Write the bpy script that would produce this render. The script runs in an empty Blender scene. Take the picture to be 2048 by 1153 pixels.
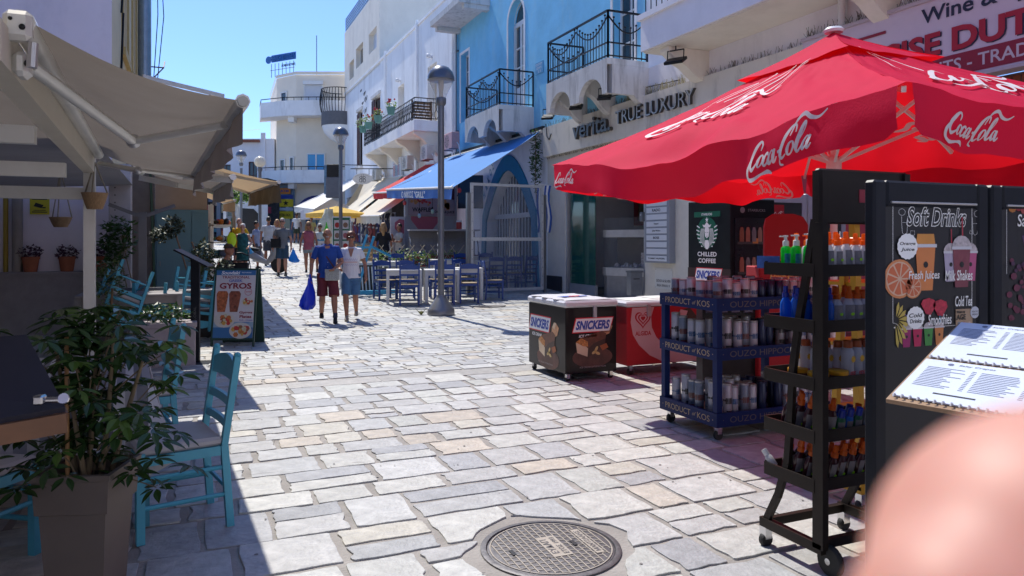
import bpy, bmesh, math, random
from mathutils import Vector, Matrix, noise
R = math.radians
random.seed(7)
SC = bpy.context.scene
COL = SC.collection
# ---------------------------------------------------------------- camera, sky, sun
cam_d = bpy.data.cameras.new("camera"); cam = bpy.data.objects.new("camera", cam_d); COL.objects.link(cam)
cam_d.sensor_width = 36; cam_d.lens = 1480/2048*36; cam_d.shift_y = -0.0452
cam_d.clip_start = 0.003; cam_d.clip_end = 600
cam_d.dof.use_dof = True; cam_d.dof.focus_distance = 8.0; cam_d.dof.aperture_fstop = 13.0
cam.location = (0, 0, 1.5); cam.rotation_euler = (R(90), 0, R(-23.5)); SC.camera = cam
world = bpy.data.worlds.new("World"); SC.world = world; world.use_nodes = True
nt = world.node_tree; bg = nt.nodes["Background"]
sky = nt.nodes.new("ShaderNodeTexSky"); sky.sky_type = 'NISHITA'; sky.sun_disc = False
sky.sun_elevation = R(56); sky.sun_rotation = R(-5); sky.air_density = 1.0; sky.dust_density = 0.4; sky.ozone_density = 2.6
tn = nt.nodes.new("ShaderNodeVectorMath"); tn.operation = 'MULTIPLY'; tn.inputs[1].default_value = (.62, .79, 1.12)
nt.links.new(sky.outputs[0], tn.inputs[0]); nt.links.new(tn.outputs[0], bg.inputs[0]); bg.inputs[1].default_value = 0.148
sun_d = bpy.data.lights.new("sun", 'SUN'); sun_d.energy = 4.4; sun_d.angle = R(0.53); sun_d.color = (1, 0.95, 0.86)
sun = bpy.data.objects.new("sun", sun_d); COL.objects.link(sun); sun.rotation_euler = (R(-34), 0, R(5)); sun.location = (0, 0, 30)
SC.view_settings.view_transform = 'Standard'; SC.view_settings.look = 'None'
SC.view_settings.gamma = 1; SC.view_settings.exposure = 0.36
SC.view_settings.use_curve_mapping = False
try:
    SC.cycles.use_denoising = True; SC.cycles.max_bounces = 8; SC.cycles.transparent_max_bounces = 12
    SC.cycles.sample_clamp_indirect = 6
except Exception: pass
# ---------------------------------------------------------------- helpers
def g(Y):                                    # the street climbs gently beyond the crossing
    t = Y-15; return 0.047*0.5*(t+math.sqrt(t*t+4))
_M = {}
def mat(name, col=(.5, .5, .5), rough=.6, metal=0, var=.12, scale=6, bump=0, bscale=None, alpha=1, trans=0, emit=0, attr=None, stretch=None, sss=0, transl=None, dirt=None, coat=0):
    if name in _M: return _M[name]
    m = bpy.data.materials.new(name); m.use_nodes = True; n = m.node_tree.nodes; l = m.node_tree.links
    b = n["Principled BSDF"]; out = n["Material Output"]
    b.inputs["Roughness"].default_value = rough; b.inputs["Metallic"].default_value = metal
    b.inputs["Base Color"].default_value = (*col, 1)
    if coat: b.inputs["Coat Weight"].default_value = coat
    src = None
    tc = n.new("ShaderNodeTexCoord"); co = tc.outputs["Object"]
    if stretch:
        mp = n.new("ShaderNodeMapping"); mp.inputs["Scale"].default_value = stretch; l.new(co, mp.inputs[0]); co = mp.outputs[0]
    if attr:
        a = n.new("ShaderNodeAttribute"); a.attribute_name = attr; src = a.outputs["Color"]
    if var > 0:
        nz = n.new("ShaderNodeTexNoise"); nz.inputs["Scale"].default_value = scale; nz.inputs["Detail"].default_value = 6; nz.inputs["Roughness"].default_value = .62
        l.new(co, nz.inputs["Vector"])
        mr = n.new("ShaderNodeMapRange"); mr.inputs[1].default_value = .3; mr.inputs[2].default_value = .7
        mr.inputs[3].default_value = 1-var; mr.inputs[4].default_value = 1+var; l.new(nz.outputs[0], mr.inputs[0])
        vm = n.new("ShaderNodeVectorMath"); vm.operation = 'SCALE'
        if src: l.new(src, vm.inputs[0])
        else: vm.inputs[0].default_value = col
        l.new(mr.outputs[0], vm.inputs["Scale"]); src = vm.outputs[0]
    if dirt:                                  # (colour, amount, scale): blotches or streaks of grime
        dc, da, ds = dirt
        nz2 = n.new("ShaderNodeTexNoise"); nz2.inputs["Scale"].default_value = 1; nz2.inputs["Detail"].default_value = 7; nz2.inputs["Roughness"].default_value = .7
        mp2 = n.new("ShaderNodeMapping"); mp2.inputs["Scale"].default_value = ds; l.new(tc.outputs["Object"], mp2.inputs[0]); l.new(mp2.outputs[0], nz2.inputs["Vector"])
        mr2 = n.new("ShaderNodeMapRange"); mr2.inputs[1].default_value = .5; mr2.inputs[2].default_value = .78; mr2.inputs[3].default_value = 0; mr2.inputs[4].default_value = da
        l.new(nz2.outputs[0], mr2.inputs[0])
        mx = n.new("ShaderNodeMix"); mx.data_type = 'RGBA'; l.new(mr2.outputs[0], mx.inputs[0])
        if src: l.new(src, mx.inputs[6])
        else: mx.inputs[6].default_value = (*col, 1)
        mx.inputs[7].default_value = (*dc, 1); src = mx.outputs[2]
    if src: l.new(src, b.inputs["Base Color"])
    if bump:
        nb = n.new("ShaderNodeTexNoise"); nb.inputs["Scale"].default_value = bscale or scale*4; nb.inputs["Detail"].default_value = 5
        l.new(co, nb.inputs["Vector"]); bp = n.new("ShaderNodeBump"); bp.inputs["Strength"].default_value = bump; bp.inputs["Distance"].default_value = .01
        l.new(nb.outputs[0], bp.inputs["Height"]); l.new(bp.outputs[0], b.inputs["Normal"])
    if trans: b.inputs["Transmission Weight"].default_value = trans
    if sss:
        b.inputs["Subsurface Weight"].default_value = sss; b.inputs["Subsurface Radius"].default_value = (1, .3, .15); b.inputs["Subsurface Scale"].default_value = .01
    if emit: b.inputs["Emission Color"].default_value = (*col, 1); b.inputs["Emission Strength"].default_value = emit
    if transl:
        tb = n.new("ShaderNodeBsdfTranslucent"); tb.inputs[0].default_value = (*transl[0], 1)
        ms = n.new("ShaderNodeMixShader"); ms.inputs[0].default_value = transl[1]
        l.new(b.outputs[0], ms.inputs[1]); l.new(tb.outputs[0], ms.inputs[2]); l.new(ms.outputs[0], out.inputs[0])
    if alpha < 1:
        tb = n.new("ShaderNodeBsdfTransparent"); ms = n.new("ShaderNodeMixShader"); ms.inputs[0].default_value = alpha
        l.new(tb.outputs[0], ms.inputs[1]); l.new(b.outputs[0], ms.inputs[2]); l.new(ms.outputs[0], out.inputs[0])
    _M[name] = m; return m
def frame(o, u=(1, 0, 0), v=(0, 0, 1)):
    u = Vector(u).normalized(); v = Vector(v); w = u.cross(v).normalized(); v = w.cross(u)
    m = Matrix.Identity(4)
    for i in range(3): m[i][0], m[i][1], m[i][2], m[i][3] = u[i], v[i], w[i], o[i]
    return m
def T(x, y, z=0, rz=0): return Matrix.Translation((x, y, z)) @ Matrix.Rotation(rz, 4, 'Z')
class MB:
    def __init__(s, M=None): s.v = []; s.f = []; s.mi = []; s.M = M or Matrix.Identity(4); s.k = 0; s.sm = []
    def add(s, vs, fs, smooth=False):
        o = len(s.v); s.v += [tuple(s.M @ Vector(p)) for p in vs]
        for f in fs: s.f.append([i+o for i in f]); s.mi.append(s.k); s.sm.append(smooth)
        return s
    def box(s, x0, y0, z0, x1, y1, z1, b=0):
        if x0 > x1: x0, x1 = x1, x0
        if y0 > y1: y0, y1 = y1, y0
        if z0 > z1: z0, z1 = z1, z0
        if b <= 0:
            vs = [(x, y, z) for z in (z0, z1) for y in (y0, y1) for x in (x0, x1)]
            return s.add(vs, [(0, 2, 3, 1), (4, 5, 7, 6), (0, 1, 5, 4), (2, 6, 7, 3), (0, 4, 6, 2), (1, 3, 7, 5)])
        c = ((x0+x1)/2, (y0+y1)/2, (z0+z1)/2); h = ((x1-x0)/2, (y1-y0)/2, (z1-z0)/2)
        b = min(b, min(h)*.95); vs = []; ix = {}
        for sx in (-1, 1):
            for sy in (-1, 1):
                for sz in (-1, 1):
                    S = (sx, sy, sz)
                    for ax in range(3):
                        p = [c[i]+S[i]*(h[i]-(0 if i == ax else b)) for i in range(3)]
                        ix[(S, ax)] = len(vs); vs.append(p)
        fs = []
        for ax in range(3):
            a, d = [i for i in range(3) if i != ax]
            for sg in (-1, 1):
                q = []
                for (p, r) in ((-1, -1), (1, -1), (1, 1), (-1, 1)):
                    S = [0]*3; S[ax] = sg; S[a] = p; S[d] = r; q.append(ix[(tuple(S), ax)])
                fs.append(q)
            for p in (-1, 1):
                for r in (-1, 1):
                    q = []
                    S = [0]*3; S[a] = p; S[d] = r
                    S[ax] = -1; A = tuple(S); S[ax] = 1; Bq = tuple(S)
                    fs.append([ix[(A, a)], ix[(A, d)], ix[(Bq, d)], ix[(Bq, a)]])
        for S in [(x, y, z) for x in (-1, 1) for y in (-1, 1) for z in (-1, 1)]: fs.append([ix[(S, 0)], ix[(S, 1)], ix[(S, 2)]])
        return s.add(vs, fs)
    def tube(s, pts, r, n=8, cap=True, smooth=True, flat=1):
        pts = [Vector(p) for p in pts]; rs = r if isinstance(r, (list, tuple)) else [r]*len(pts)
        vs = []; fs = []; ref = None
        for i, p in enumerate(pts):
            t = (pts[min(i+1, len(pts)-1)]-pts[max(i-1, 0)]).normalized()
            if ref is None: ref = Vector((1, 0, 0)) if abs(t.x) < .8 else Vector((0, 1, 0))
            a = (ref-t*ref.dot(t)).normalized(); b = t.cross(a); ref = a
            for j in range(n):
                w = 2*math.pi*j/n; vs.append(p+a*math.cos(w)*rs[i]+b*math.sin(w)*rs[i]*flat)
        for i in range(len(pts)-1):
            for j in range(n): fs.append((i*n+j, i*n+(j+1) % n, (i+1)*n+(j+1) % n, (i+1)*n+j))
        if cap: fs.append(tuple(range(n-1, -1, -1))); fs.append(tuple(range((len(pts)-1)*n, len(pts)*n)))
        return s.add(vs, fs, smooth)
    def bar(s, a, b, w, h=None, up=(0, 0, 1)):     # square bar from a to b
        h = h or w; a = Vector(a); b = Vector(b); t = (b-a).normalized(); u = Vector(up)
        if abs(t.dot(u)) > .98: u = Vector((0, 1, 0))
        x = t.cross(u).normalized(); y = x.cross(t)
        vs = [p+x*sx*w/2+y*sy*h/2 for p in (a, b) for sx, sy in ((-1, -1), (1, -1), (1, 1), (-1, 1))]
        return s.add(vs, [(0, 3, 2, 1), (4, 5, 6, 7)]+[(i, (i+1) % 4, (i+1) % 4+4, i+4) for i in range(4)])
    def lathe(s, prof, n=16, c=(0, 0, 0), sx=1, sy=1, smooth=True):
        vs = []; fs = []
        for r, z in prof:
            for j in range(n): w = 2*math.pi*j/n; vs.append((c[0]+r*sx*math.cos(w), c[1]+r*sy*math.sin(w), c[2]+z))
        for i in range(len(prof)-1):
            for j in range(n): fs.append((i*n+j, i*n+(j+1) % n, (i+1)*n+(j+1) % n, (i+1)*n+j))
        if prof[0][0] > 1e-4: fs.append(tuple(range(n-1, -1, -1)))
        if prof[-1][0] > 1e-4: fs.append(tuple(range((len(prof)-1)*n, len(prof)*n)))
        return s.add(vs, fs, smooth)
    def ball(s, c, r, n=12, m=8, smooth=True):
        r = r if isinstance(r, (tuple, list)) else (r, r, r); vs = [(c[0], c[1], c[2]-r[2])]; fs = []
        for i in range(1, m):
            a = math.pi*i/m
            for j in range(n): w = 2*math.pi*j/n; vs.append((c[0]+r[0]*math.sin(a)*math.cos(w), c[1]+r[1]*math.sin(a)*math.sin(w), c[2]-r[2]*math.cos(a)))
        vs.append((c[0], c[1], c[2]+r[2])); L = len(vs)-1
        for j in range(n):
            fs.append((0, 1+(j+1) % n, 1+j)); fs.append((L, L-n+j, L-n+(j+1) % n))
            for i in range(m-2): a0 = 1+i*n; fs.append((a0+j, a0+(j+1) % n, a0+n+(j+1) % n, a0+n+j))
        return s.add(vs, fs, smooth)
    def prism(s, pts, z0, z1):                    # 2-d outline (x,y) pushed along local z
        n = len(pts); vs = [(x, y, z0) for x, y in pts]+[(x, y, z1) for x, y in pts]
        return s.add(vs, [tuple(range(n-1, -1, -1)), tuple(range(n, 2*n))]+[(i, (i+1) % n, (i+1) % n+n, i+n) for i in range(n)])
    def quad(s, a, b, c, d): return s.add([a, b, c, d], [(0, 1, 2, 3)])
    def poly(s, pts, z=0): return s.add([(x, y, z) for x, y in pts], [tuple(range(len(pts)))])
    def build(s, name, mats, parent=None, bev=0, me_only=False, sol=0):
        me = bpy.data.meshes.new(name); me.from_pydata(s.v, [], s.f)
        if not isinstance(mats, (list, tuple)): mats = [mats]
        for m in mats: me.materials.append(m)
        me.polygons.foreach_set("material_index", s.mi); me.polygons.foreach_set("use_smooth", s.sm)
        me.update()
        if any(s.sm):
            try: me.set_sharp_from_angle(angle=R(40))
            except Exception: pass
        if me_only: return me
        return obj(name, me, parent)
KIDS = {}
def obj(name, me, parent=None, M=None):
    o = bpy.data.objects.new(name, me); COL.objects.link(o)
    if parent: o.parent = parent; KIDS.setdefault(parent.name, []).append(o)
    if M is not None: o.matrix_local = M
    return o
def tag(o, label, cat, group=None):
    o["label"] = label; o["category"] = cat
    if group: o["group"] = group
    return o
def thing(name, label, cat, loc=(0, 0, 0), rz=0, group=None):
    o = bpy.data.objects.new(name, None); COL.objects.link(o); o.location = loc; o.rotation_euler = (0, 0, rz); o.empty_display_size = .1
    return tag(o, label, cat, group)
def struct(o, k="structure"): o["kind"] = k; return o
def copytree(o, parent=None):
    c = o.copy(); COL.objects.link(c); c.parent = parent
    if parent: KIDS.setdefault(parent.name, []).append(c)
    for ch in list(KIDS.get(o.name, [])): copytree(ch, c)
    return c
def dup(o, loc, rz=0, label=None, group=None, scale=None):
    c = copytree(o); c.location = loc; c.rotation_euler = (0, 0, rz)
    if label: c["label"] = label
    if group: c["group"] = group
    if scale: c.scale = scale
    return c
TMP = bpy.data.scenes.new("tmp")
def evalmesh(o):
    TMP.collection.objects.link(o); vl = TMP.view_layers[0]; vl.update(); me = bpy.data.meshes.new_from_object(o.evaluated_get(vl.depsgraph)); TMP.collection.objects.unlink(o); return me
_TX = {}
def textmesh(s, bold=0, shear=0, ext=0, space=1, res=3):
    k = (s, bold, shear, ext, space, res)
    if k not in _TX:
        cu = bpy.data.curves.new("t", 'FONT'); cu.body = s; cu.size = 1; cu.offset = bold; cu.shear = shear; cu.extrude = ext; cu.align_x = 'CENTER'; cu.space_character = space; cu.resolution_u = res; cu.fill_mode = 'BOTH' if ext else 'FRONT'
        o = bpy.data.objects.new("t", cu); me = evalmesh(o)
        vs = [tuple(v.co) for v in me.vertices]; fs = [tuple(p.vertices) for p in me.polygons]
        bpy.data.objects.remove(o); bpy.data.curves.remove(cu); bpy.data.meshes.remove(me)
        if not vs: vs = [(0, 0, 0)]
        x0 = min(v[0] for v in vs); x1 = max(v[0] for v in vs); y0 = min(v[1] for v in vs); y1 = max(v[1] for v in vs)
        _TX[k] = ([(v[0]-(x0+x1)/2, v[1]-(y0+y1)/2, v[2]) for v in vs], fs, x1-x0, y1-y0)
    return _TX[k]
def tx(B, s, x, y, h, w=None, z=.002, bold=.01, shear=0, ext=0, space=1, mapf=None, subdiv=0):
    """lettering of cap height h centred at x,y in the builder's local plane"""
    vs, fs, W, H = textmesh(s, bold, shear, ext, space)
    if W <= 0: return
    sy = h/H; sx = (w/W) if w else sy
    pts = [(x+v[0]*sx, y+v[1]*sy, z+v[2]*sy) for v in vs]
    if mapf: pts = [mapf(*p) for p in pts]
    B.add(pts, fs)
def stroke(B, pts, ws, z=.002, mapf=None, closed=False, sub=6):
    """a brush stroke: Catmull-Rom through 2-d points with a width at each"""
    P = [Vector((p[0], p[1])) for p in pts]; n = len(P); ws = ws if isinstance(ws, (list, tuple)) else [ws]*n
    out = []; 
    rng = range(n) if closed else range(n-1)
    for i in rng:
        p0, p1, p2, p3 = P[(i-1) % n] if closed else P[max(i-1, 0)], P[i], P[(i+1) % n], P[(i+2) % n] if closed else P[min(i+2, n-1)]
        for k in range(sub):
            t = k/sub; q = .5*((2*p1)+(p2-p0)*t+(2*p0-5*p1+4*p2-p3)*t*t+(3*p1-p0-3*p2+p3)*t**3)
            out.append((q, ws[i]+(ws[(i+1) % n]-ws[i])*t))
    if not closed: out.append((P[-1], ws[-1]))
    vs = []; fs = []; m = len(out)
    for i, (q, w) in enumerate(out):
        a = out[(i-1) % m][0] if closed else out[max(i-1, 0)][0]; b = out[(i+1) % m][0] if closed else out[min(i+1, m-1)][0]
        d = (b-a); d = d.normalized() if d.length > 1e-9 else Vector((1, 0)); nn = Vector((-d.y, d.x))
        for sgn in (1, -1): p = q+nn*sgn*w/2; vs.append(mapf(p.x, p.y, z) if mapf else (p.x, p.y, z))
    for i in range(m if closed else m-1):
        j = (i+1) % m; fs.append((2*i, 2*i+1, 2*j+1, 2*j))
    B.add(vs, fs)
def circ(x, y, r, n=24, ry=None, a0=0, a1=2*math.pi): return [(x+r*math.cos(a0+(a1-a0)*i/n), y+(ry or r)*math.sin(a0+(a1-a0)*i/n)) for i in range(n if a1-a0 > 6.2 else n+1)]
def cola(B, cx, cy, w, z=.003, mapf=None, flip=False, wt=1.0):
    """flowing script lettering, drawn with strokes; unit design 10 x 3.4"""
    k = w/10.0; f = -1 if flip else 1
    def S(pts, ws): stroke(B, [(cx+f*(x+(y-1.3)*.35-5)*k, cy+(y-1.6)*k) for x, y in pts], [q*k*wt for q in ws], z, mapf)
    th, md, tk = .1, .2, .36
    # C with long ground swash
    S([(1.75, 2.1), (1.85, 2.6), (1.5, 2.95), (.95, 2.55), (.45, 1.7), (.4, .9), (.8, .5), (1.3, .75), (1.6, 1.1)], [th, md, md, tk, tk, tk, tk, md, th])
    S([(.45, 1.6), (-.1, .6), (.2, -.25), (1.1, -.45), (2.4, -.15), (3.3, -.05), (3.9, -.35)], [md, tk, tk, tk, md, tk, th])
    def o(x, s=1): S([(x+.5, 1.65), (x+.15, 1.55), (x-.02, 1.1), (x+.12, .65), (x+.45, .65), (x+.68, 1.1), (x+.6, 1.5), (x+.45, 1.65)], [th, md, tk, md, th, md, md, th])
    def c(x): S([(x+.6, 1.4), (x+.5, 1.65), (x+.2, 1.55), (x, 1.1), (x+.12, .68), (x+.4, .6), (x+.75, .95)], [md, md, md, tk, md, md, th])
    def a(x):
        S([(x+.55, 1.5), (x+.3, 1.68), (x+.05, 1.3), (x, .85), (x+.2, .6), (x+.5, .95)], [md, th, md, tk, md, th])
        S([(x+.68, 1.7), (x+.56, 1.1), (x+.6, .65), (x+.8, .62), (x+1.05, .95)], [md, tk, md, md, th])
    o(1.7); c(2.5); a(3.25)
    B_ = [(4.35, 1.25), (4.75, 1.3)]; S(B_, [.22, .22])
    S([(6.35, 2.35), (6.2, 2.95), (5.7, 3.0), (5.2, 2.4), (4.85, 1.5), (4.85, .8), (5.2, .5), (5.6, .75)], [th, md, md, tk, tk, tk, md, th])
    S([(5.75, 2.2), (6.1, 3.3), (6.9, 3.7), (7.8, 3.2), (8.8, 3.05), (9.6, 3.5)], [th, md, tk, tk, md, th])
    S([(4.8, .6), (4.9, 0.1), (5.4, -.1)], [th, md, th])
    o(5.75)
    S([(6.6, .95), (7.35, 2.3), (7.3, 2.95), (7.0, 2.5), (6.75, 1.2), (6.85, .65), (7.1, .65), (7.35, .95)], [th, th, md, tk, tk, md, md, th])
    a(7.5)
def voxelize(B, name, mats, parent, vox, smooth=3, M=None, nz=0):
    me = bpy.data.meshes.new(name); me.from_pydata(B.v, [], B.f); me.update()
    bm = bmesh.new(); bm.from_mesh(me); bmesh.ops.recalc_face_normals(bm, faces=bm.faces); bm.to_mesh(me); bm.free()
    o = bpy.data.objects.new(name, me)
    r = o.modifiers.new("r", 'REMESH'); r.mode = 'VOXEL'; r.voxel_size = vox; r.use_smooth_shade = True
    if smooth: q = o.modifiers.new("s", 'SMOOTH'); q.factor = .5; q.iterations = smooth
    m2 = evalmesh(o)
    bpy.data.objects.remove(o); bpy.data.meshes.remove(me)
    if nz:
        nn = [v.normal.copy() for v in m2.vertices]; co = []
        for v, n_ in zip(m2.vertices, nn):
            q = v.co; p_ = q+n_*(noise.noise(q*7)*nz+noise.noise(Vector((q.x*26, q.y*26, q.z*9)))*nz*.7); co += p_[:]
        m2.vertices.foreach_set("co", co)
    m2.materials.clear(); m2.materials.append(mats); m2.name = name
    m2.polygons.foreach_set("use_smooth", [True]*len(m2.polygons))
    return obj(name, m2, parent, M)
def rnd(a, b): return random.uniform(a, b)
ORD = ["first", "second", "third", "fourth", "fifth", "sixth", "seventh", "eighth", "ninth", "tenth", "eleventh", "twelfth", "thirteenth", "fourteenth"]
# ---------------------------------------------------------------- common materials
WHITE = mat("white_render", (.86, .86, .86), .85, var=.06, scale=.9, bump=.25, bscale=9, dirt=((.45, .43, .42), .6, (1.3, 1.3, .3)))
WARMW = mat("warm_white_render", (.82, .76, .66), .85, var=.06, scale=1.1, bump=.2, bscale=9, dirt=((.45, .38, .3), .35, (.9, .9, .3)))
CREAM = mat("cream_render", (.70, .58, .40), .85, var=.07, scale=1.2, bump=.25, bscale=8, dirt=((.4, .33, .25), .4, (1, 1, .3)))
GREYW = mat("weathered_white_render", (.68, .66, .63), .85, var=.10, scale=1.3, bump=.35, bscale=8, dirt=((.20, .18, .16), .85, (5, 5, .7)))
BLUEW = mat("sky_blue_render", (.22, .60, .86), .85, var=.12, scale=1.0, bump=.4, bscale=7, dirt=((.42, .66, .76), .75, (.9, .9, .35)))
LAV = mat("cool_white_render", (.84, .82, .84), .85, var=.06, scale=1, bump=.2, dirt=((.45, .44, .46), .4, (.8, .8, .3)))
IRON = mat("black_iron", (.012, .013, .016), .45, .6, var=.2)
DGLASS = mat("dark_window_glass", (.03, .04, .05), .06, 0, var=0, coat=.5)
INT = mat("shaded_interior_wall", (.055, .05, .05), .9, var=.3, scale=2)
GREYM = mat("grey_painted_metal", (.17, .18, .2), .4, .5, var=.08)
LGREY = mat("light_grey_metal", (.5, .5, .52), .35, .6, var=.06)
WPAINT = mat("white_paint", (.76, .76, .75), .45, var=.05, scale=12, dirt=((.5, .48, .45), .3, (3, 3, 3)))
WPLAS = mat("white_plastic", (.75, .75, .76), .35, var=.03)
DARKP = mat("dark_plastic", (.02, .021, .024), .4, var=.2)
RUB = mat("black_rubber", (.018, .018, .018), .7, var=.2)
CHROME = mat("chrome", (.6, .6, .62), .18, 1, var=0)
WOOD = mat("weathered_wood", (.22, .13, .07), .6, var=.3, scale=3, stretch=(8, 8, 1), bump=.2)
SLATE = mat("dark_slate_paint", (.03, .035, .05), .5, var=.15)
PBLACK = mat("print_black", (.01, .01, .012), .5, var=0)
PWHITE = mat("print_white", (.8, .8, .8), .5, var=0)
PRED = mat("print_red", (.62, .015, .03), .5, var=0)
PBLUE = mat("print_blue", (.02, .06, .35), .5, var=0)
TAUPEF = mat("taupe_awning_cloth", (.27, .242, .218), .9, var=.12, scale=2, bump=.15, bscale=60, transl=((.34, .29, .25), .16), dirt=((.19, .165, .145), .5, (1.2, 1.2, 1.2)))
BEIGEF = mat("beige_awning_cloth", (.72, .66, .54), .9, var=.06, scale=2, bump=.15, bscale=60, transl=((.7, .6, .45), .2))
TANF = mat("tan_awning_cloth", (.62, .46, .27), .9, var=.08, scale=2, bump=.15, bscale=60, transl=((.6, .42, .25), .3))
ALUW = mat("white_aluminium", (.66, .65, .62), .38, .15, var=.05, scale=3, dirt=((.35, .33, .3), .4, (2, 2, 2)))
LEAF = mat("green_leaf", (.035, .085, .02), .38, var=.35, scale=9, transl=((.09, .2, .03), .25))
LEAF2 = mat("light_green_leaf", (.10, .17, .035), .45, var=.35, scale=9, transl=((.2, .35, .05), .3))
SOIL = mat("potting_soil", (.03, .022, .016), .95, var=.4, scale=30, bump=.6)
TERRA = mat("terracotta", (.36, .12, .06), .8, var=.15)
# ---------------------------------------------------------------- ground, paving
def add_color(me, cols):
    a = me.color_attributes.new("tint", 'FLOAT_COLOR', 'CORNER'); buf = []
    for p in me.polygons: buf += list(cols[p.index])*p.loop_total
    a.data.foreach_set("color", buf)
MORTAR = mat("mortar", (.30, .28, .258), .95, var=.22, scale=3.2, bump=.7, bscale=55, dirt=((.2, .18, .16), .6, (1.3, 1.3, 1.3)))
STONE = mat("marble_paving_stone", (.5, .5, .5), .6, var=.24, scale=9, bump=.75, bscale=34, attr="tint", dirt=((.20, .205, .23), .75, (4, 11, 4)))
B = MB(); ys = [-30, -10, 0, 3, 6, 9, 12]+[13+i*.5 for i in range(12)]+[20, 25, 30, 40, 55, 80, 140, 300]; xs = [-160, -20, 0, 5, 9.2, 20, 60, 200]
B.add([(x, y, g(y)-.008) for y in ys for x in xs], [(j*len(xs)+i, j*len(xs)+i+1, (j+1)*len(xs)+i+1, (j+1)*len(xs)+i) for j in range(len(ys)-1) for i in range(len(xs)-1)], True)
pavement = struct(B.build("pavement", MORTAR))
random.seed(11)
MH = (1.62, 3.25)
PAL = [(.70, .70, .66), (.72, .73, .70), (.66, .67, .67), (.57, .58, .59), (.48, .49, .52), (.41, .43, .47), (.61, .61, .61), (.70, .66, .56), (.66, .57, .46), (.64, .66, .62), (.50, .52, .54), (.68, .62, .53)]
PW = [5, 5, 5, 4, 4, 3, 5, 3, 2, 3, 2, 1]
def stone_poly(x0, y0, x1, y1, j, rough):
    out = []
    c = [(x0, y0), (x1, y0), (x1, y1), (x0, y1)]
    c = [(x+rnd(-j, j), y+rnd(-j, j)) for x, y in c]
    for i in range(4):
        a, b = c[i], c[(i+1) % 4]; ln = math.hypot(b[0]-a[0], b[1]-a[1])
        cut = rnd(.004, .014) if random.random() < .86 else rnd(.02, .07); cut = min(cut, ln*.2)
        cut2 = rnd(.004, .012); cut2 = min(cut2, ln*.2)
        ux, uy = (b[0]-a[0])/ln, (b[1]-a[1])/ln
        out.append((a[0]+ux*cut, a[1]+uy*cut))
        k = 3 if rough else 1
        for q in range(k):
            t = (q+1)/(k+1)+rnd(-.08, .08); d = rnd(-.009, .009) if random.random() < .85 else rnd(0, .022)
            out.append((a[0]+(b[0]-a[0])*t-uy*d, a[1]+(b[1]-a[1])*t+ux*d))
        out.append((b[0]-ux*cut2, b[1]-uy*cut2))
    return out
stones = []   # (poly, colour, centre)
def add_stone(x0, y0, x1, y1, j=.008, rough=True, col=None):
    cx, cy = (x0+x1)/2, (y0+y1)/2
    p = stone_poly(x0, y0, x1, y1, j, rough)
    if y0 < 5:
        dm = math.hypot(cx-MH[0], cy-MH[1])
        if dm < .36: return
        q = []
        for x, y in p:
            d = math.hypot(x-MH[0], y-MH[1]); ang = math.atan2(y-MH[1], x-MH[0]); rr = .415+.03*math.sin(ang*4+1)+.02*math.sin(ang*9)
            if d < rr: x, y = MH[0]+math.cos(ang)*rr, MH[1]+math.sin(ang)*rr
            q.append((x, y))
        p = q
    b = random.choices(PAL, PW)[0] if col is None else col; f = rnd(.57, .70); b = tuple(q*.74+.26*r_ for q, r_ in zip(b, (.64, .62, .575)))
    stones.append((p, tuple(min(.8, c*f) for c in b)+(1,), (cx, cy)))
def lay(x0, x1, y0, y1, hs, wsr, gap, rough):
    y = y0
    while y < y1:
        h = rnd(*hs); x = x0+rnd(-.3, 0)
        while x < x1:
            w = rnd(*wsr)
            gx = gap*rnd(.8, 1.5); gy = gap*rnd(.45, .9)
            if h > hs[0]*1.35 and random.random() < .28:
                k = rnd(.42, .58)
                w2 = w if random.random() < .6 else w*1.3
                add_stone(x+gx/2, y+gy/2, x+w2-gx/2, y+h*k-gy/2, rough=rough); add_stone(x+gx/2, y+h*k+gy/2, x+w2-gx/2, y+h-gy/2, rough=rough); w = w2
            else: add_stone(x+gx/2, y+gy/2, x+w-gx/2, y+h-gy/2, rough=rough)
            x += w
        y += h
lay(-3.2, 12.5, 1.6, 7.75, (.25, .46), (.24, .52), .036, True)
x = -3.5
while x < 13:
    w = rnd(.9, 1.5); add_stone(x+.004, 7.80, x+w-.004, 8.13, .002, False, (.47, .445, .42)); x += w
lay(-3.2, 13, 8.19, 13.0, (.15, .29), (.18, .46), .022, True)
lay(-4, 13, 13.0, 27.0, (.20, .32), (.26, .5), .026, False)
lay(-1, 13, 27.0, 49, (.3, .45), (.4, .8), .05, False)
def stone_geo(p, z, tx_, ty_, cx, cy, V, F):
    n = len(p); o = len(V)
    for k, (ins, dz) in enumerate(((0, -.014), (0, -.0015), (.003, 0))):
        for x, y in p:
            dx, dy = x-cx, y-cy; d = math.hypot(dx, dy) or 1; f = 1-ins/d
            xx, yy = cx+dx*f, cy+dy*f; V.append((xx, yy, z+dz+dx*tx_+dy*ty_+(g(yy)-g(cy))))
    for k in range(2):
        for i in range(n): F.append((o+k*n+i, o+k*n+(i+1) % n, o+(k+1)*n+(i+1) % n, o+(k+1)*n+i))
    F.append(tuple(range(o+2*n, o+3*n)))
S_, C_ = math.sin(R(23.5)), math.cos(R(23.5))
def pix(x, y):
    d = S_*x+C_*y; return (1024+1480*(C_*x-S_*y)/max(d, .1), d)
def inview(x, y):
    px, d = pix(x, y); py = 484+1480*1.5/max(d, .1); return 400 < px < 2060 and d > 1 and py < 1200 and not (px > 1690 and py > 700)
vis = sorted([s for s in stones if inview(*s[2])], key=lambda s: pix(*s[2])[1])
near = set(id(s) for s in vis[:298])
V, F, CC = [], [], []
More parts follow.
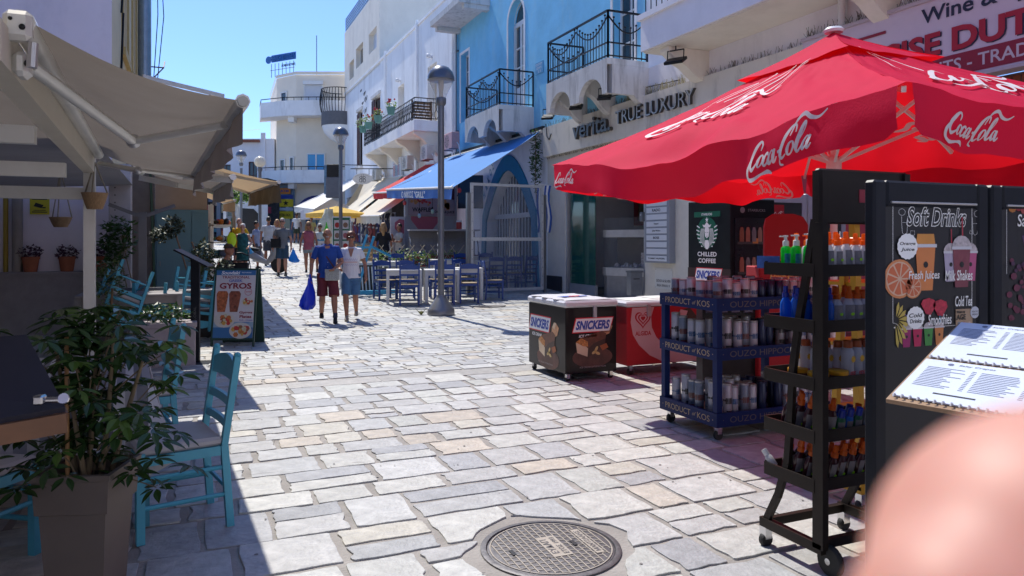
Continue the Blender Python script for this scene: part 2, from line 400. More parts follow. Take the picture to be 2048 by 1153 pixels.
for s in stones:
    p, c, (cx, cy) = s; z = g(cy)+rnd(-.002, .003); t1, t2 = rnd(-.006, .006), rnd(-.006, .006)
    if id(s) in near:
        v, f = [], []; stone_geo(p, z, t1, t2, cx, cy, v, f); zc = g(cy)
        me = bpy.data.meshes.new("paving_stone"); me.from_pydata([(a-cx, b-cy, d-zc) for a, b, d in v], [], f); me.materials.append(STONE); add_color(me, [c]*len(f))
        o = obj("paving_stone", me, pavement); o.location = (cx, cy, zc)
    else:
        k = len(F); stone_geo(p, z, t1, t2, cx, cy, V, F); CC += [c]*(len(F)-k)
me = bpy.data.meshes.new("paving_stones"); me.from_pydata(V, [], F); me.materials.append(STONE); add_color(me, CC)
struct(obj("paving_stones", me, pavement), "stuff")
# cracks, gum spots and litter on the stones
random.seed(31); B = MB()
for _ in range(90):
    x, y = rnd(.3, 6.5), rnd(3.0, 13); a = rnd(-.5, .5)+(0 if random.random() < .6 else 1.4); p = [(x, y)]
    for k in range(random.randint(3, 7)): a += rnd(-.7, .7); x += .035*math.cos(a); y += .03*math.sin(a); p.append((x, y))
    stroke(B, p, [.001]+[rnd(.0015, .004) for _ in p[2:]]+[.0008], .0045, sub=2)
struct(B.build("stone_cracks", mat("crack_dark", (.10, .085, .075), .9), pavement), "stuff")
B = MB()
for _ in range(420):
    x, y = rnd(.2, 8.5), rnd(2.6, 15); r = rnd(.003, .012); B.poly([(x+r*rnd(.6, 1.2)*math.cos(k), y+r*rnd(.6, 1.2)*math.sin(k)) for k in (0, .9, 1.8, 2.7, 3.6, 4.5, 5.4)], g(y)+.0052)
struct(B.build("gum_spots", mat("gum_dark", (.17, .16, .155), .8, var=.3), pavement), "stuff")
# manhole cover in its concrete collar
CONC = mat("concrete_patch", (.25, .235, .22), .9, var=.12, scale=5, bump=.4, bscale=40)
CAST = mat("cast_iron", (.115, .11, .115), .55, .55, var=.25, scale=14, bump=.3, bscale=40)
DUST = mat("dusty_iron_relief", (.36, .32, .27), .8, 0, var=.15, scale=20)
RZM = R(88)
t = thing("manhole_cover", "round cast iron manhole cover with brick relief set in the paving in the foreground", "manhole cover", (MH[0], MH[1], 0), RZM)
collar = MB().prism([( (.41+.03*math.sin(a*4+1+RZM*4)+.02*math.sin(a*9+RZM*9))*math.cos(a), (.41+.03*math.sin(a*4+1+RZM*4)+.02*math.sin(a*9+RZM*9))*math.sin(a)) for a in [i*math.pi/24 for i in range(48)]], -.016, -.005).build("collar", CONC, t)
MB().lathe([(.345, -.01), (.345, .004), (.338, .007), (.318, .007), (.313, .001), (.313, -.01)], 64).build("rim", CAST, t)
MB().lathe([(0.311, -.012), (.311, .001), (.300, .003), (.0001, .003)], 64).build("plate", CAST, t)
B = MB()
for r_, w in ((.295, .006),): B.add([((r_+w*s_)*math.cos(i*math.pi/32), (r_+w*s_)*math.sin(i*math.pi/32), .0065) for i in range(64) for s_ in (0, 1)], [(2*i, 2*i+1, (2*i+3) % 128, (2*i+2) % 128) for i in range(64)])
for i in range(-8, 9):
    y = i*.033; hw = math.sqrt(.29**2-y*y) if abs(y) < .29 else 0
    if hw < .05: continue
    segs = [(-hw, hw)]
    if -2 <= i <= 1: segs = [(-hw, -.12), (.12, hw)]
    if i == -6: segs = [(-hw, -.16), (.16, hw)] if hw > .17 else []
    for a, b in segs: B.box(a, y-.0028, .002, b, y+.0028, .0065)
    x = -.3+(i % 2)*.02
    while x < .3:
        if abs(x) < hw and math.hypot(x, y+.033) < .29 and not (abs(x) < .12 and -2 <= i <= 0): B.box(x-.0022, y+.003, .002, x+.0022, y+.030, .006)
        x += .042
B.build("brick_relief", DUST, t)
B = MB(); B.box(-.118, -.068, .003, .118, .035, .0072); B.box(-.15, -.218, .003, .15, -.176, .0072); B.build("name_panel", DUST, t)
B = MB(); tx(B, "ΕΥΔΑΠ", 0, .008, .036, .17, z=.0085, bold=.02); tx(B, "ΕΤΟΣ 1993", 0, -.042, .028, .2, z=.0085, bold=.02); tx(B, "ΜΑΝΤΖΑΛΗΣ", 0, -.197, .026, .26, z=.0085, bold=.02); B.build("lettering", CAST, t)
B = MB(); B.box(-.03, .19, .004, .03, .21, .0085); B.box(-.03, -.135, .004, .03, -.115, .0085); B.build("lifting_slot", PBLACK, t)
t = thing("drain_cover", "dark oval looking drain cover beside the clear restaurant screen", "drain cover", (6.13, 15.49, g(15.49)))
MB().lathe([(.42, -.01), (.42, .006), (.38, .006), (.37, .002), (.001, .002)], 40).build("plate", CAST, t)
# ---------------------------------------------------------------- buildings: tools
def FR(Y0, z0=0, X=9.2): return frame((X, Y0, z0), (0, -1, 0), (0, 0, 1))      # wall on the right of the street
def FC(X0, Y, z0=0): return frame((X0, Y, z0), (1, 0, 0), (0, 0, 1))             # wall that faces down the street
def wallgrid(B, w, y0, y1, ops, depth=.22):
    xs = sorted({0, w} | {o[0] for o in ops} | {o[2] for o in ops}); ys = sorted({y0, y1} | {o[1] for o in ops} | {o[3] for o in ops})
    xs = [x for x in xs if 0 <= x <= w]; ys = [y for y in ys if y0 <= y <= y1]
    for i in range(len(xs)-1):
        for j in range(len(ys)-1):
            mx, my = (xs[i]+xs[i+1])/2, (ys[j]+ys[j+1])/2
            if any(o[0] < mx < o[2] and o[1] < my < o[3] for o in ops): continue
            B.quad((xs[i], ys[j], 0), (xs[i+1], ys[j], 0), (xs[i+1], ys[j+1], 0), (xs[i], ys[j+1], 0))
    for a, b, c, d, *r in ops:
        top = d
        if r: # arched head: spandrels
            rad = (c-a)/2; cx = (a+c)/2; sp = d-rad; n = 10; top = sp
            for sg in (-1, 1):
                pts = [(cx+sg*rad*math.sin(k*math.pi/2/n), sp+rad*math.cos(k*math.pi/2/n)) for k in range(n+1)]
                for k in range(n):
                    p, q = pts[k], pts[k+1]
                    B.quad((p[0], p[1], 0), (q[0], q[1], 0), (q[0], d, 0), (p[0], d, 0))
                    B.quad((p[0], p[1], 0), (q[0], q[1], 0), (q[0], q[1], -depth), (p[0], p[1], -depth))
        else: B.quad((a, d, 0), (c, d, 0), (c, d, -depth), (a, d, -depth))
        B.quad((a, b, 0), (a, top, 0), (a, top, -depth), (a, b, -depth)); B.quad((c, b, 0), (c, top, 0), (c, top, -depth), (c, b, -depth))
        B.quad((a, b, 0), (c, b, 0), (c, b, -depth), (a, b, -depth))
def win(par, M, a, b, c, d, dep=.16, fm=WPAINT, pm=DGLASS, nx=2, ny=2, name="window", fw=.06):
    B = MB(M); z0, z1 = -dep-.05, -dep
    B.box(a, b, z0, a+fw, d, z1); B.box(c-fw, b, z0, c, d, z1); B.box(a+fw, b, z0, c-fw, b+fw, z1); B.box(a+fw, d-fw, z0, c-fw, d, z1)
    for i in range(1, nx): x = a+(c-a)*i/nx; B.box(x-fw*.4, b+fw, z0, x+fw*.4, d-fw, z1-.004)
    for j in range(1, ny): y = b+(d-b)*j/ny; B.box(a+fw, y-fw*.3, z0+.004, c-fw, y+fw*.3, z1-.008)
    o = B.build(name, fm, par)
    MB(M).box(a+fw, b+fw, z0+.01, c-fw, d-fw, z0+.02).build("pane", pm, o) if pm else None
    return o
def shutter(par, M, x0, y0, x1, y1, z, m, name="shutter"):
    B = MB(M); B.box(x0, y0, z, x0+.06, y1, z+.04); B.box(x1-.06, y0, z, x1, y1, z+.04); B.box(x0+.06, y0, z, x1-.06, y0+.08, z+.04); B.box(x0+.06, y1-.08, z, x1-.06, y1, z+.04)
    y = y0+.1
    while y < y1-.1: B.box(x0+.06, y, z+.008, x1-.06, y+.035, z+.03); y += .055
    return B.build(name, m, par)
def body(B, M_w, h0, h1, dp):                  # side walls, back and roof behind a front of width M_w
    w = M_w
    B.quad((0, h0, 0), (0, h1, 0), (0, h1, -dp), (0, h0, -dp)); B.quad((w, h0, 0), (w, h0, -dp), (w, h1, -dp), (w, h1, 0))
    B.quad((0, h1, 0), (w, h1, 0), (w, h1, -dp), (0, h1, -dp)); B.quad((0, h0, -dp), (0, h1, -dp), (w, h1, -dp), (w, h0, -dp))
def cloth(B, a, b, c, d, nu=16, nv=10, sag=.05, wr=.01, seed=0):
    """a,b wall edge; d,c front edge"""
    a, b, c, d = map(Vector, (a, b, c, d)); vs = []
    for j in range(nv+1):
        for i in range(nu+1):
            u, v = i/nu, j/nv; p = (a*(1-u)+b*u)*(1-v)+(d*(1-u)+c*u)*v
            p.z -= sag*math.sin(math.pi*v)*(1+.3*math.sin(u*9+seed))-wr*math.sin(u*40+seed)*v*(1-v)*2; vs.append(p)
    B.add(vs, [(j*(nu+1)+i, j*(nu+1)+i+1, (j+1)*(nu+1)+i+1, (j+1)*(nu+1)+i) for j in range(nv) for i in range(nu)], True)
def valance(B, p, q, h, n=40, sc=0, wave=.03, out=(-1, 0, 0), seed=0):
    p, q, out = Vector(p), Vector(q), Vector(out); vs = []
    for i in range(n+1):
        u = i/n; b = p*(1-u)+q*u; w = wave*math.sin(u*23+seed)+wave*.6*math.sin(u*51+seed*2)
        drop = h-(sc*abs(math.sin(u*n*math.pi/4)) if sc else 0)+.012*math.sin(u*17+seed)
        for k in range(4): vs.append(b+out*(w*k/3)+Vector((0, 0, -drop*k/3)))
    B.add(vs, [(i*4+k, i*4+k+1, i*4+k+5, i*4+k+4) for i in range(n) for k in range(3)], True)
def awning(label, W1, W2, F2, F1, h, m, vm=None, sc=0, grp=None, sag=.05, arms=True, metal=ALUW, seed=0, cat="awning", wave=.03):
    o = Vector(W1); t = thing("awning", label, cat, tuple(o), 0, grp)
    L = lambda p: Vector(p)-o
    W1, W2, F1, F2 = L(W1), L(W2), L(F1), L(F2)
    B = MB(); cloth(B, W1, W2, F2, F1, sag=sag, seed=seed); B.build("canopy", m, t)
    B = MB(); out = ((F1+F2)/2-(W1+W2)/2); out.z = 0; out.normalize(); valance(B, F1, F2, h, 48, sc, wave, out, seed); B.build("valance", vm or m, t)
    MB().tube([F1, F2], .035, 8).build("front_bar", metal, t); MB().tube([W1+Vector((0, 0, -.02)), W2+Vector((0, 0, -.02))], .05, 10).build("roller", metal, t)
    if arms:
        for f in (.12, .88):
            a = W1*(1-f)+W2*f+Vector((0, 0, -.12)); f2 = .03 if f < .5 else .97; b = F1*(1-f2)+F2*f2+Vector((0, 0, -.03)); mid = (a+b)/2+(W2-W1)*(.10 if f < .5 else -.10)+Vector((0, 0, -.02))
            MB().bar(a, mid, .05, .07).bar(mid, b, .04, .06).build("arm", metal, t)
    return t
def corbel_prof(p=1.0, h=.8):      # x outward 0..p, y down from 0 to -h
    pts = [(0, 0), (p, 0), (p, -.12*h)]
    for i in range(1, 8): a = i/8; pts.append((p*(1-a*.42)-.06*math.sin(a*math.pi)*0, -.12*h-.38*h*math.sin(a*math.pi/2)))
    pts += [(p*.55, -.56*h)]
    for i in range(1, 7): a = i/7; pts.append((p*(.55-.5*a), -.56*h-.40*h*math.sin(a*math.pi/2)))
    pts.append((0, -h)); return pts
# ================================================================ blue house
bb = thing("blue_house", "sky blue rendered house with wrought iron balconies above the jewellery shop", "building", (9.2, 26.4, 0))
def bl(M): return Matrix.Translation((-9.2, -26.4, 0)) @ M
M = bl(FR(26.4)); B = MB(M)
ops = [(.5, 5.9, 1.36, 8.4), (4.95, 5.45, 6.15, 8.95, 1), (11.25, 5.45, 12.2, 8.3), (9.2, 9.9, 10.2, 12)]
wallgrid(B, 12.6, 4.62, 13, ops, .3)
B.quad((0, 13, 0), (12.6, 13, 0), (12.6, 13, -5), (0, 13, -5)); B.quad((12.6, 4.62, 0), (12.6, 4.62, -5), (12.6, 13, -5), (12.6, 13, 0)); B.quad((0, 4.62, 0), (0, 13, 0), (0, 13, -5), (0, 4.62, -5))
B.build("upper_wall", BLUEW, bb)
B = MB(M)
for o in ops: # white plaster bands round the openings
    a, b, c, d = o[:4]; w = .09
    B.box(a-w, b, .001, a, d-(.6 if len(o) > 4 else 0), .02)
    B.box(c, b, .001, c+w, d-(.6 if len(o) > 4 else 0), .02)
    if len(o) > 4:
        cx = (a+c)/2; sp = d-(c-a)/2; r0, r1 = (c-a)/2, (c-a)/2+w
        for k in range(12):
            t0, t1 = math.pi*k/12, math.pi*(k+1)/12
            B.add([(cx+r*math.cos(t), sp+r*math.sin(t), z) for z in (.001, .02) for r in (r0, r1) for t in (t0, t1)], [(4, 5, 7, 6), (0, 1, 5, 4), (2, 6, 7, 3)])
    else: B.box(a-w, d, .001, c+w, d+w, .02)
B.build("window_surround", WHITE, bb)
win(bb, M, .5, 5.9, 1.36, 8.4, .2, nx=2, ny=4); win(bb, M, 11.25, 5.45, 12.2, 8.3, .2, nx=2, ny=4); win(bb, M, 9.2, 9.9, 10.2, 12, .2, nx=2, ny=3)
B = MB(M); B.box(4.97, 5.45, -.26, 5.1, 8.3, -.18); B.box(6.0, 5.45, -.26, 6.13, 8.3, -.18); B.box(5.1, 8.2, -.26, 6.0, 8.34, -.18); B.box(5.5, 5.45, -.26, 5.6, 8.2, -.17); B.box(5.1, 5.45, -.26, 5.5, 6.3, -.2); B.box(5.6, 5.45, -.26, 6.0, 6.3, -.2)
for y in (6.9, 7.5): B.box(5.1, y, -.25, 5.5, y+.04, -.19); B.box(5.6, y, -.25, 6.0, y+.04, -.19)
for k in range(8):
    t0, t1 = math.pi*k/8, math.pi*(k+1)/8
    B.add([(5.55+r*math.cos(t), 8.34+r*math.sin(t), -.2) for r in (.52, .6) for t in (t0, t1)], [(0, 1, 3, 2)])
d_ = B.build("arched_door", WPAINT, bb); B = MB(M); B.box(5.1, 6.3, -.25, 6.0, 8.2, -.24)
B.poly([(5.55+.55*math.cos(k*math.pi/14), 8.33+.55*math.sin(k*math.pi/14)) for k in range(15)], -.245); B.build("pane", DGLASS, d_)
def balcony(par, M, x0, x1, proj, zt, rails="swag", th=.75, fas=GREYW, name="balcony"):
    B = MB(M); B.box(x0, zt-.13, 0.002, x1, zt, proj, .0)
    L = x1-x0
    # street-side apron with two arches
    n = 2; pts = [(x0, zt-.132), (x0, zt-th)]
    seg = L/n
    for k in range(n):
        c = x0+seg*(k+.5); r = seg*.36; pts.append((c-r, zt-th))
        for i in range(1, 10): a = math.pi*(1-i/10); pts.append((c+r*math.cos(a), zt-th+min(.42, r)*math.sin(a)))
        pts.append((c+r, zt-th))
    pts += [(x1, zt-th), (x1, zt-.132)]
    Bf = MB(M); q = pts[::-1]
    top = zt-.132
    # build apron as strips so the arches stay open
    xs_ = [p[0] for p in pts[1:-1]]; bot = pts[1:-1]
    for i in range(len(bot)-1):
        (xa, ya), (xb, yb) = bot[i], bot[i+1]
        if abs(xb-xa) < 1e-6: continue
        for z in (proj-.12, proj): Bf.quad((xa, ya, z), (xb, yb, z), (xb, top, z), (xa, top, z))
        Bf.quad((xa, ya, proj-.12), (xb, yb, proj-.12), (xb, yb, proj), (xa, ya, proj))
    Bf.box(x1-.12, zt-th, .002, x1-.002, top, proj-.122); Bf.box(x0+.002, zt-th, .002, x0+.12, top, proj-.122)
    o = B.build(name, fas, par); Bf.build("apron", fas, o)
    for cx in (x0+.02+L*0, x0+L/2-.1, x1-.2):
        Mc = M @ frame((cx, zt-.135, 0), (0, 0, 1), (0, 1, 0)); MB(Mc).prism(corbel_prof(proj-.125, .85), -.2, 0).build("corbel", fas, o)
    rz = zt+1.02
    for (a, b, f) in (((x0+.03, proj-.04), (x1-.03, proj-.04), 1), ((x1-.03, proj-.04), (x1-.03, .02), 0), ((x0+.03, .02), (x0+.03, proj-.04), 0)):
        P0 = Vector((a[0], 0, a[1])); P1 = Vector((b[0], 0, b[1])); D_ = P1-P0; ln = D_.length; nb = max(3, int(ln/.125)); R_ = MB(M)
        at = lambda u, y: P0+D_*u+Vector((0, y, 0))
        R_.bar(at(0, rz), at(1, rz), .05, .035, (0, 1, 0)); R_.bar(at(0, zt+.34), at(1, zt+.34), .025, .03, (0, 1, 0)); R_.bar(at(0, zt+.06), at(1, zt+.06), .02, .03, (0, 1, 0)); R_.bar(at(0, zt), at(0, rz), .035); R_.bar(at(1, zt), at(1, rz), .035)
        ns = 2 if ln > 1.6 else 1; sw = lambda u: zt+.92-.34*math.sin(math.pi*((u*ns) % 1 if u < 1 else 0))
        k = 12*ns; pl = [at(i/k, zt+.92-.34*abs(math.sin(math.pi*i/k*ns))) for i in range(k+1)]
        for i in range(k): R_.bar(pl[i], pl[i+1], .02, .028, (0, 1, 0))
        R_.build("railing", IRON, o)
        for i in range(1, nb):
            u = i/nb; y1 = zt+.92-.34*abs(math.sin(math.pi*u*ns))+.09
            bb_ = MB(M).bar(at(u, zt+.02), at(u, y1), .014); bb_.ball(tuple(at(u, y1+.025)), .026, 6, 4); bb_.build("baluster", IRON, o)
            if i % 2 == 0 and i+1 < nb:
                um = (i+.5)/nb; w = ln/nb/2/ln
                for q_ in range(6):
                    a0, a1 = math.pi*q_/6, math.pi*(q_+1)/6
                    pass
    return o
balcony(bb, M, 4.0, 6.85, 1.11, 5.43); balcony(bb, M, 9.8, 12.74, 1.05, 5.43)
B = MB(M); B.box(.2, 9.4, 0, 3.4, 9.6, 1.1); B.box(.2, 9.25, 0, .45, 9.398, .9); B.box(3.1, 9.25, 0, 3.35, 9.398, .9); B.build("balcony_slab", GREYW, bb)
# street name plate
pl = MB(M).box(6.98, 6.32, .002, 7.48, 6.66, .02).build("street_name_plate", mat("plate_blue", (.08, .3, .5), .4, var=0), bb)
B = MB(M); tx(B, "ΠΟΛΙΟΥΧΟΥ", 7.23, 6.59, .07, .4, .022); tx(B, "ΣΩΜΑΤΑ", 7.23, 6.49, .07, .34, .022); tx(B, "Σ. 2", 7.26, 6.39, .06, .2, .022); B.build("lettering", PWHITE, pl)
# rainwater pipes between the blue and white houses
for dx, r_, m_ in ((-.06, .075, WPAINT), (.14, .05, WPAINT), (.27, .02, GREYM)):
    B = MB(bl(FR(26.4))); B.tube([(dx, .5, .1), (dx, 13, .1)], r_, 10)
    for y in (3.2, 5.6, 8.6, 11): B.box(dx-r_*1.3, y, 0, dx+r_*1.3, y+.05, .1+r_*1.1)
    B.build("rainwater_pipe", m_, bb)
# ground floor of the blue house: restaurant front with pointed blue arch (26.4 .. 18.66)
w = 7.74; B = MB(M)
def arch_y(x): # pointed arch outline height at x in opening 2.9..7.0
    c = 4.95; hw = 2.0; t_ = abs(x-c)/hw; return 3.75-1.9*t_**1.8 if t_ < 1 else 0
xs = [2.95+4.0*i/20 for i in range(21)]
wallgrid(B, 2.95, 0, 4.6, [], 0); B.M = M @ Matrix.Translation((6.95, 0, 0)); wallgrid(B, .79, 0, 4.6, [], 0); B.M = M
for i in range(20):
    a, c = xs[i], xs[i+1]; ya, yc = max(arch_y(a), .0), max(arch_y(c), .0)
    B.quad((a, ya, 0), (c, yc, 0), (c, 4.6, 0), (a, 4.6, 0)); B.quad((a, ya, 0), (c, yc, 0), (c, yc, -.35), (a, ya, -.35))
B.quad((7.74, 0, 0), (7.74, 0, -5), (7.74, 4.6, -5), (7.74, 4.6, 0))
B.build("ground_floor_wall", WHITE, bb)
BARCH = mat("blue_arch_paint", (.02, .22, .38), .6, var=.1)
B = MB(M); al = [(2.95, 0)]+[(x, arch_y(x)) for x in xs]+[(6.95, 0)]
for i in range(len(al)-1):
    p, q = Vector(al[i]), Vector(al[i+1]); d = (q-p); 
    if d.length < 1e-6: continue
    cn = Vector((4.95, .9)); f = 1.17
    P_ = [p, q, cn+(q-cn)*f, cn+(p-cn)*f]
    B.add([(a.x, a.y, z) for z in (.002, .06) for a in P_], [(4, 5, 6, 7), (0, 1, 5, 4), (3, 7, 6, 2)])
arch = B.build("arch_surround", BARCH, bb)
B = MB(M)
txt = "ΝΙΚΟΣ GRILL"
for i, ch in enumerate(txt):
    if ch == " ": continue
    x = 3.15+i*.19; y = arch_y(x+.12)+.62; sl = math.atan2(arch_y(x+.3)-arch_y(x), .3)*.75
    MM = B.M; B.M = M @ Matrix.Translation((x-.25, y+.1, .012)) @ Matrix.Rotation(sl, 4, 'Z'); tx(B, ch, 0, 0, .26, .14, 0, .02); B.M = MM
B.build("lettering", BARCH, bb)
B = MB(M)
for i in range(17):
    x = 3.1+i*.23; h_ = arch_y(x)
    if h_ > .2: B.box(x-.018, .1, -.3, x+.018, h_-.02, -.26)
B.box(3.05, 2.25, -.32, 6.85, 2.4, -.24); B.box(3.05, 0, -.32, 6.85, .35, -.24); B.build("arch_glazing_bars", WPAINT, bb)
MB(M).add([(x, 0 if k else max(arch_y(x), 0), -.34) for x in xs for k in (0, 1)], [(2*i, 2*i+1, 2*i+3, 2*i+2) for i in range(20)]).build("arch_pane", DGLASS, bb)
# ================================================================ white house with flower balcony
wb = thing("white_house", "long white rendered house with a flower balcony and pilasters beyond the blue house", "building", (9.2, 48.3, 0))
def wl(M): return Matrix.Translation((-9.2, -48.3, 0)) @ M
M = wl(FR(48.3)); B = MB(M)
X_ = lambda Y: 48.3-Y
ops = [(X_(35.0), 6.34, X_(33.85), 8.95), (X_(30.1), 6.34, X_(28.85), 8.85), (X_(40.5), 6.3, X_(38.6), 9.3), (X_(44.4), 6.0, X_(43.0), 9.2)]
shops = [(X_(47.6), 1.2, X_(43.5), 4.3), (X_(42.6), 1.0, X_(38.6), 4.2), (X_(37.6), 1.0, X_(33.2), 4.0), (X_(32.4), .8, X_(27.2), 3.9)]
wallgrid(B, 21.9, 0, 11.0, ops+shops, .35); body(B, 21.9, 0, 11.0, 6); B.box(0, 11.001, -.3, 21.9, 11.12, .06)
B.build("wall", WHITE, wb)
B = MB(M)
for Y, wd in ((37.25, .16), (31.46, .16), (26.72, .5)): B.box(X_(Y)-wd, 4.4, .001, X_(Y), 11.25, .10)
B.build("pilaster", WHITE, wb)
BROWN = mat("brown_shutter", (.09, .03, .022), .55, var=.15)
win(wb, M, *ops[0], .28, nx=1, ny=1, pm=mat("sand_blind", (.5, .42, .3), .6)); win(wb, M, *ops[1], .28, nx=1, ny=1, pm=_M["sand_blind"])
win(wb, M, *ops[2], .2, fm=BROWN, nx=2, ny=3); win(wb, M, *ops[3], .2, fm=BROWN, nx=2, ny=3)
shutter(wb, M, ops[2][0]-.0, 6.35, ops[2][0]+.7, 9.2, .0, BROWN); shutter(wb, M, ops[3][0]-.0, 6.05, ops[3][0]+.55, 9.1, .0, BROWN)
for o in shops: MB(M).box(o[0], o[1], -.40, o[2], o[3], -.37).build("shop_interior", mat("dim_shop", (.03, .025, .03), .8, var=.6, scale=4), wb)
for o in ops[2:4]:
    B = MB(M); B.box(o[0]-.12, o[1]-.2, .001, o[2]+.12, o[1]-.02, .14); B.box(o[0]-.1, o[3]+.02, .001, o[2]+.1, o[3]+.2, .07); B.build("stone_sill", GREYW, wb)
# balcony 28.4 .. 37.8
zt = 6.34; x0, x1, pj = X_(37.8), X_(28.4), 1.08
B = MB(M); B.box(x0, zt-.42, .002, x1, zt, pj); bal = B.build("balcony", WHITE, wb)
B = MB(M)
for cx in (x0+.3, x0+3.2, x0+6.2, x1-.5):
    B2 = MB(M @ frame((cx, zt-.422, 0), (0, 0, 1), (0, 1, 0))); B2.prism([(0, 0), (pj-.05, 0), (pj-.1, -.12), (pj*.6, -.3), (pj*.3, -.6), (0, -.95)], -.3, 0); B2.build("bracket", WARMW, bal)
for (a, b) in (((x0+.03, pj-.04), (x1-.03, pj-.04)), ((x1-.03, pj-.04), (x1-.03, .02)), ((x0+.03, .02), (x0+.03, pj-.04))):
    P0 = Vector((a[0], 0, a[1])); P1 = Vector((b[0], 0, b[1])); D_ = P1-P0; ln = D_.length; R_ = MB(M)
    at = lambda u, y: P0+D_*u+Vector((0, y, 0))
    for y, w_ in ((zt+.88, .05), (zt+.72, .02), (zt+.08, .02)): R_.bar(at(0, y), at(1, y), w_, .03, (0, 1, 0))
    R_.build("railing", IRON, bal); nb = int(ln/.24)
    for i in range(nb):
        u = (i+.5)/nb; Bq = MB(M); 
        ax = D_.normalized()
        for sg in (-1, 1):
            pts = [at(u, zt+.1+.62*k/8)+ax*sg*(.03+.06*math.sin(k/8*math.pi*2)) for k in range(9)]; Bq.tube(pts, .011, 4, False, False)
        Bq.bar(at(u+.5/nb, zt+.02), at(u+.5/nb, zt+.88), .014); Bq.build("baluster", IRON, bal)
for Y in (34.78, 29.76):
    B = MB(M); B.ball((X_(Y)+.25, 9.2, .16), .10, 8, 6); B.box(X_(Y)+.2, 9.12, 0, X_(Y)+.3, 9.22, .1); B.build("wall_lamp", WPLAS, wb)
B = MB(M)    # iron wall squiggles
for (px_, py_, s_) in ((5.8, 10.1, .16), (6.1, 9.75, .22), (5.35, 9.6, .12), (6.0, 9.1, .22), (4.9, 10.4, .1)):
    for k in range(2): B.tube([(px_+k*s_*1.3+s_*math.cos(a), py_+.2*s_*k-s_*1.1*math.sin(a), .02) for a in [math.pi*i/7 for i in range(8)]], .012, 4)
B.build("wall_ornament", IRON, wb)
# beige upper storey
B = MB(M); up = [(X_(46.7), 11.6, X_(45.3), 12.7), (X_(44.7), 11.9, X_(42.7), 13.1), (X_(41.2), 11.95, X_(39.3), 13.1)]
B.M = M; ws = MB(M @ Matrix.Translation((0, 0, .03))); wallgrid(ws, 9.64, 10.9, 15.0, [(a-0, b, c, d) for a, b, c, d in up], .3); body(ws, 9.64, 10.9, 15.0, 6); ws.build("upper_storey", WARMW, wb)
for i, o in enumerate(up): win(wb, M, *o, .22, pm=mat("window_blind", (.55, .6, .68), .4) if i == 2 else DGLASS, nx=1, ny=1)
B = MB(M)
for k in range(5): B.bar((0, 15.2+k*.18, -.05), (9.6, 15.2+k*.18, -.05), .03, .03, (0, 1, 0)); B.bar((9.6, 15.2+k*.18, -.05), (9.6, 15.2+k*.18, -5), .03, .03, (0, 1, 0))
B.build("roof_railing", IRON, wb)
for i in range(28): MB(M).bar((i*9.6/27, 15, -.05), (i*9.6/27, 15.95, -.05), .03).build("roof_railing_post", IRON, wb)
# ================================================================ jewellery shop and the balcony building beside it
js = thing("jewellery_shop", "cream shop building with grey raised fascia letters and a projecting lavender balcony", "building", (9.2, 18.66, 0))
def jl(M): return Matrix.Translation((-9.2, -18.66, 0)) @ M
M = jl(FR(18.66)); Y_ = lambda Y: 18.66-Y
FASC = mat("stained_cream_fascia", (.70, .65, .56), .7, var=.06, scale=1.5, dirt=((.2, .18, .15), .8, (2.5, 2.5, .7)))
B = MB(M); wallgrid(B, 6.66, 0, 3.86, [(1.06, .12, 4.86, 3.6)], .3)
B.build("shop_wall", mat("cream_shop_wall", (.66, .62, .54), .8, var=.05), js)
MB(M).box(.005, 0, .001, .9, .56, .03).build("dark_plinth", mat("plinth_dark", (.03, .03, .035), .5), js)
fas = MB(M).box(0, 3.86, -.1, 10.1, 4.68, .14).build("fascia", FASC, js)
B = MB(M); tx(B, "verita.", 2.82, 4.32, .44, 1.85, .15, .012, ext=.12); tx(B, "TRUE LUXURY", 5.4, 4.35, .30, 2.9, .15, .012, ext=.12); B.build("raised_lettering", mat("bronze_letter", (.09, .082, .075), .4, .6, var=.1), fas)
B = MB(M); tx(B, "verita.", 2.82, 4.32, .44, 1.85, .213, -.012); tx(B, "TRUE LUXURY", 5.4, 4.35, .30, 2.9, .213, -.008); B.build("letter_inlay", mat("letter_inlay", (.35, .34, .33), .3, .3, var=0), fas)
def spikes(par, M, x0, x1, y, z, n, m, h=.16):
    B = MB(M)
    for k in range(n): x = rnd(x0, x1); B.bar((x, y, z), (x+rnd(-.07, .07), y+rnd(h*.5, h), z+rnd(-.05, .06)), .004)
    struct(B.build("bird_spikes", m, par), "stuff")
SPK = mat("bird_spike", (.13, .11, .09), .6); spikes(fas, M, .1, 10, 4.68, .02, 420, SPK); spikes(fas, M, 4.2, 6.4, 4.68, .08, 160, mat("dry_grass", (.45, .4, .22), .8), .22); spikes(fas, M, .1, 6, 3.8, .06, 260, SPK, .08)
B = MB(M); B.tube([(3.2, 5.0, .5), (3.8, 4.85, .3), (4.6, 4.9, .05), (6.2, 4.8, .05)], .012, 5); B.tube([(.3, 4.75, .2), (.3, 4.4, .16), (.42, 4.3, .16), (.55, 4.45, .16)], .014, 5); B.build("loose_cable", IRON, fas)
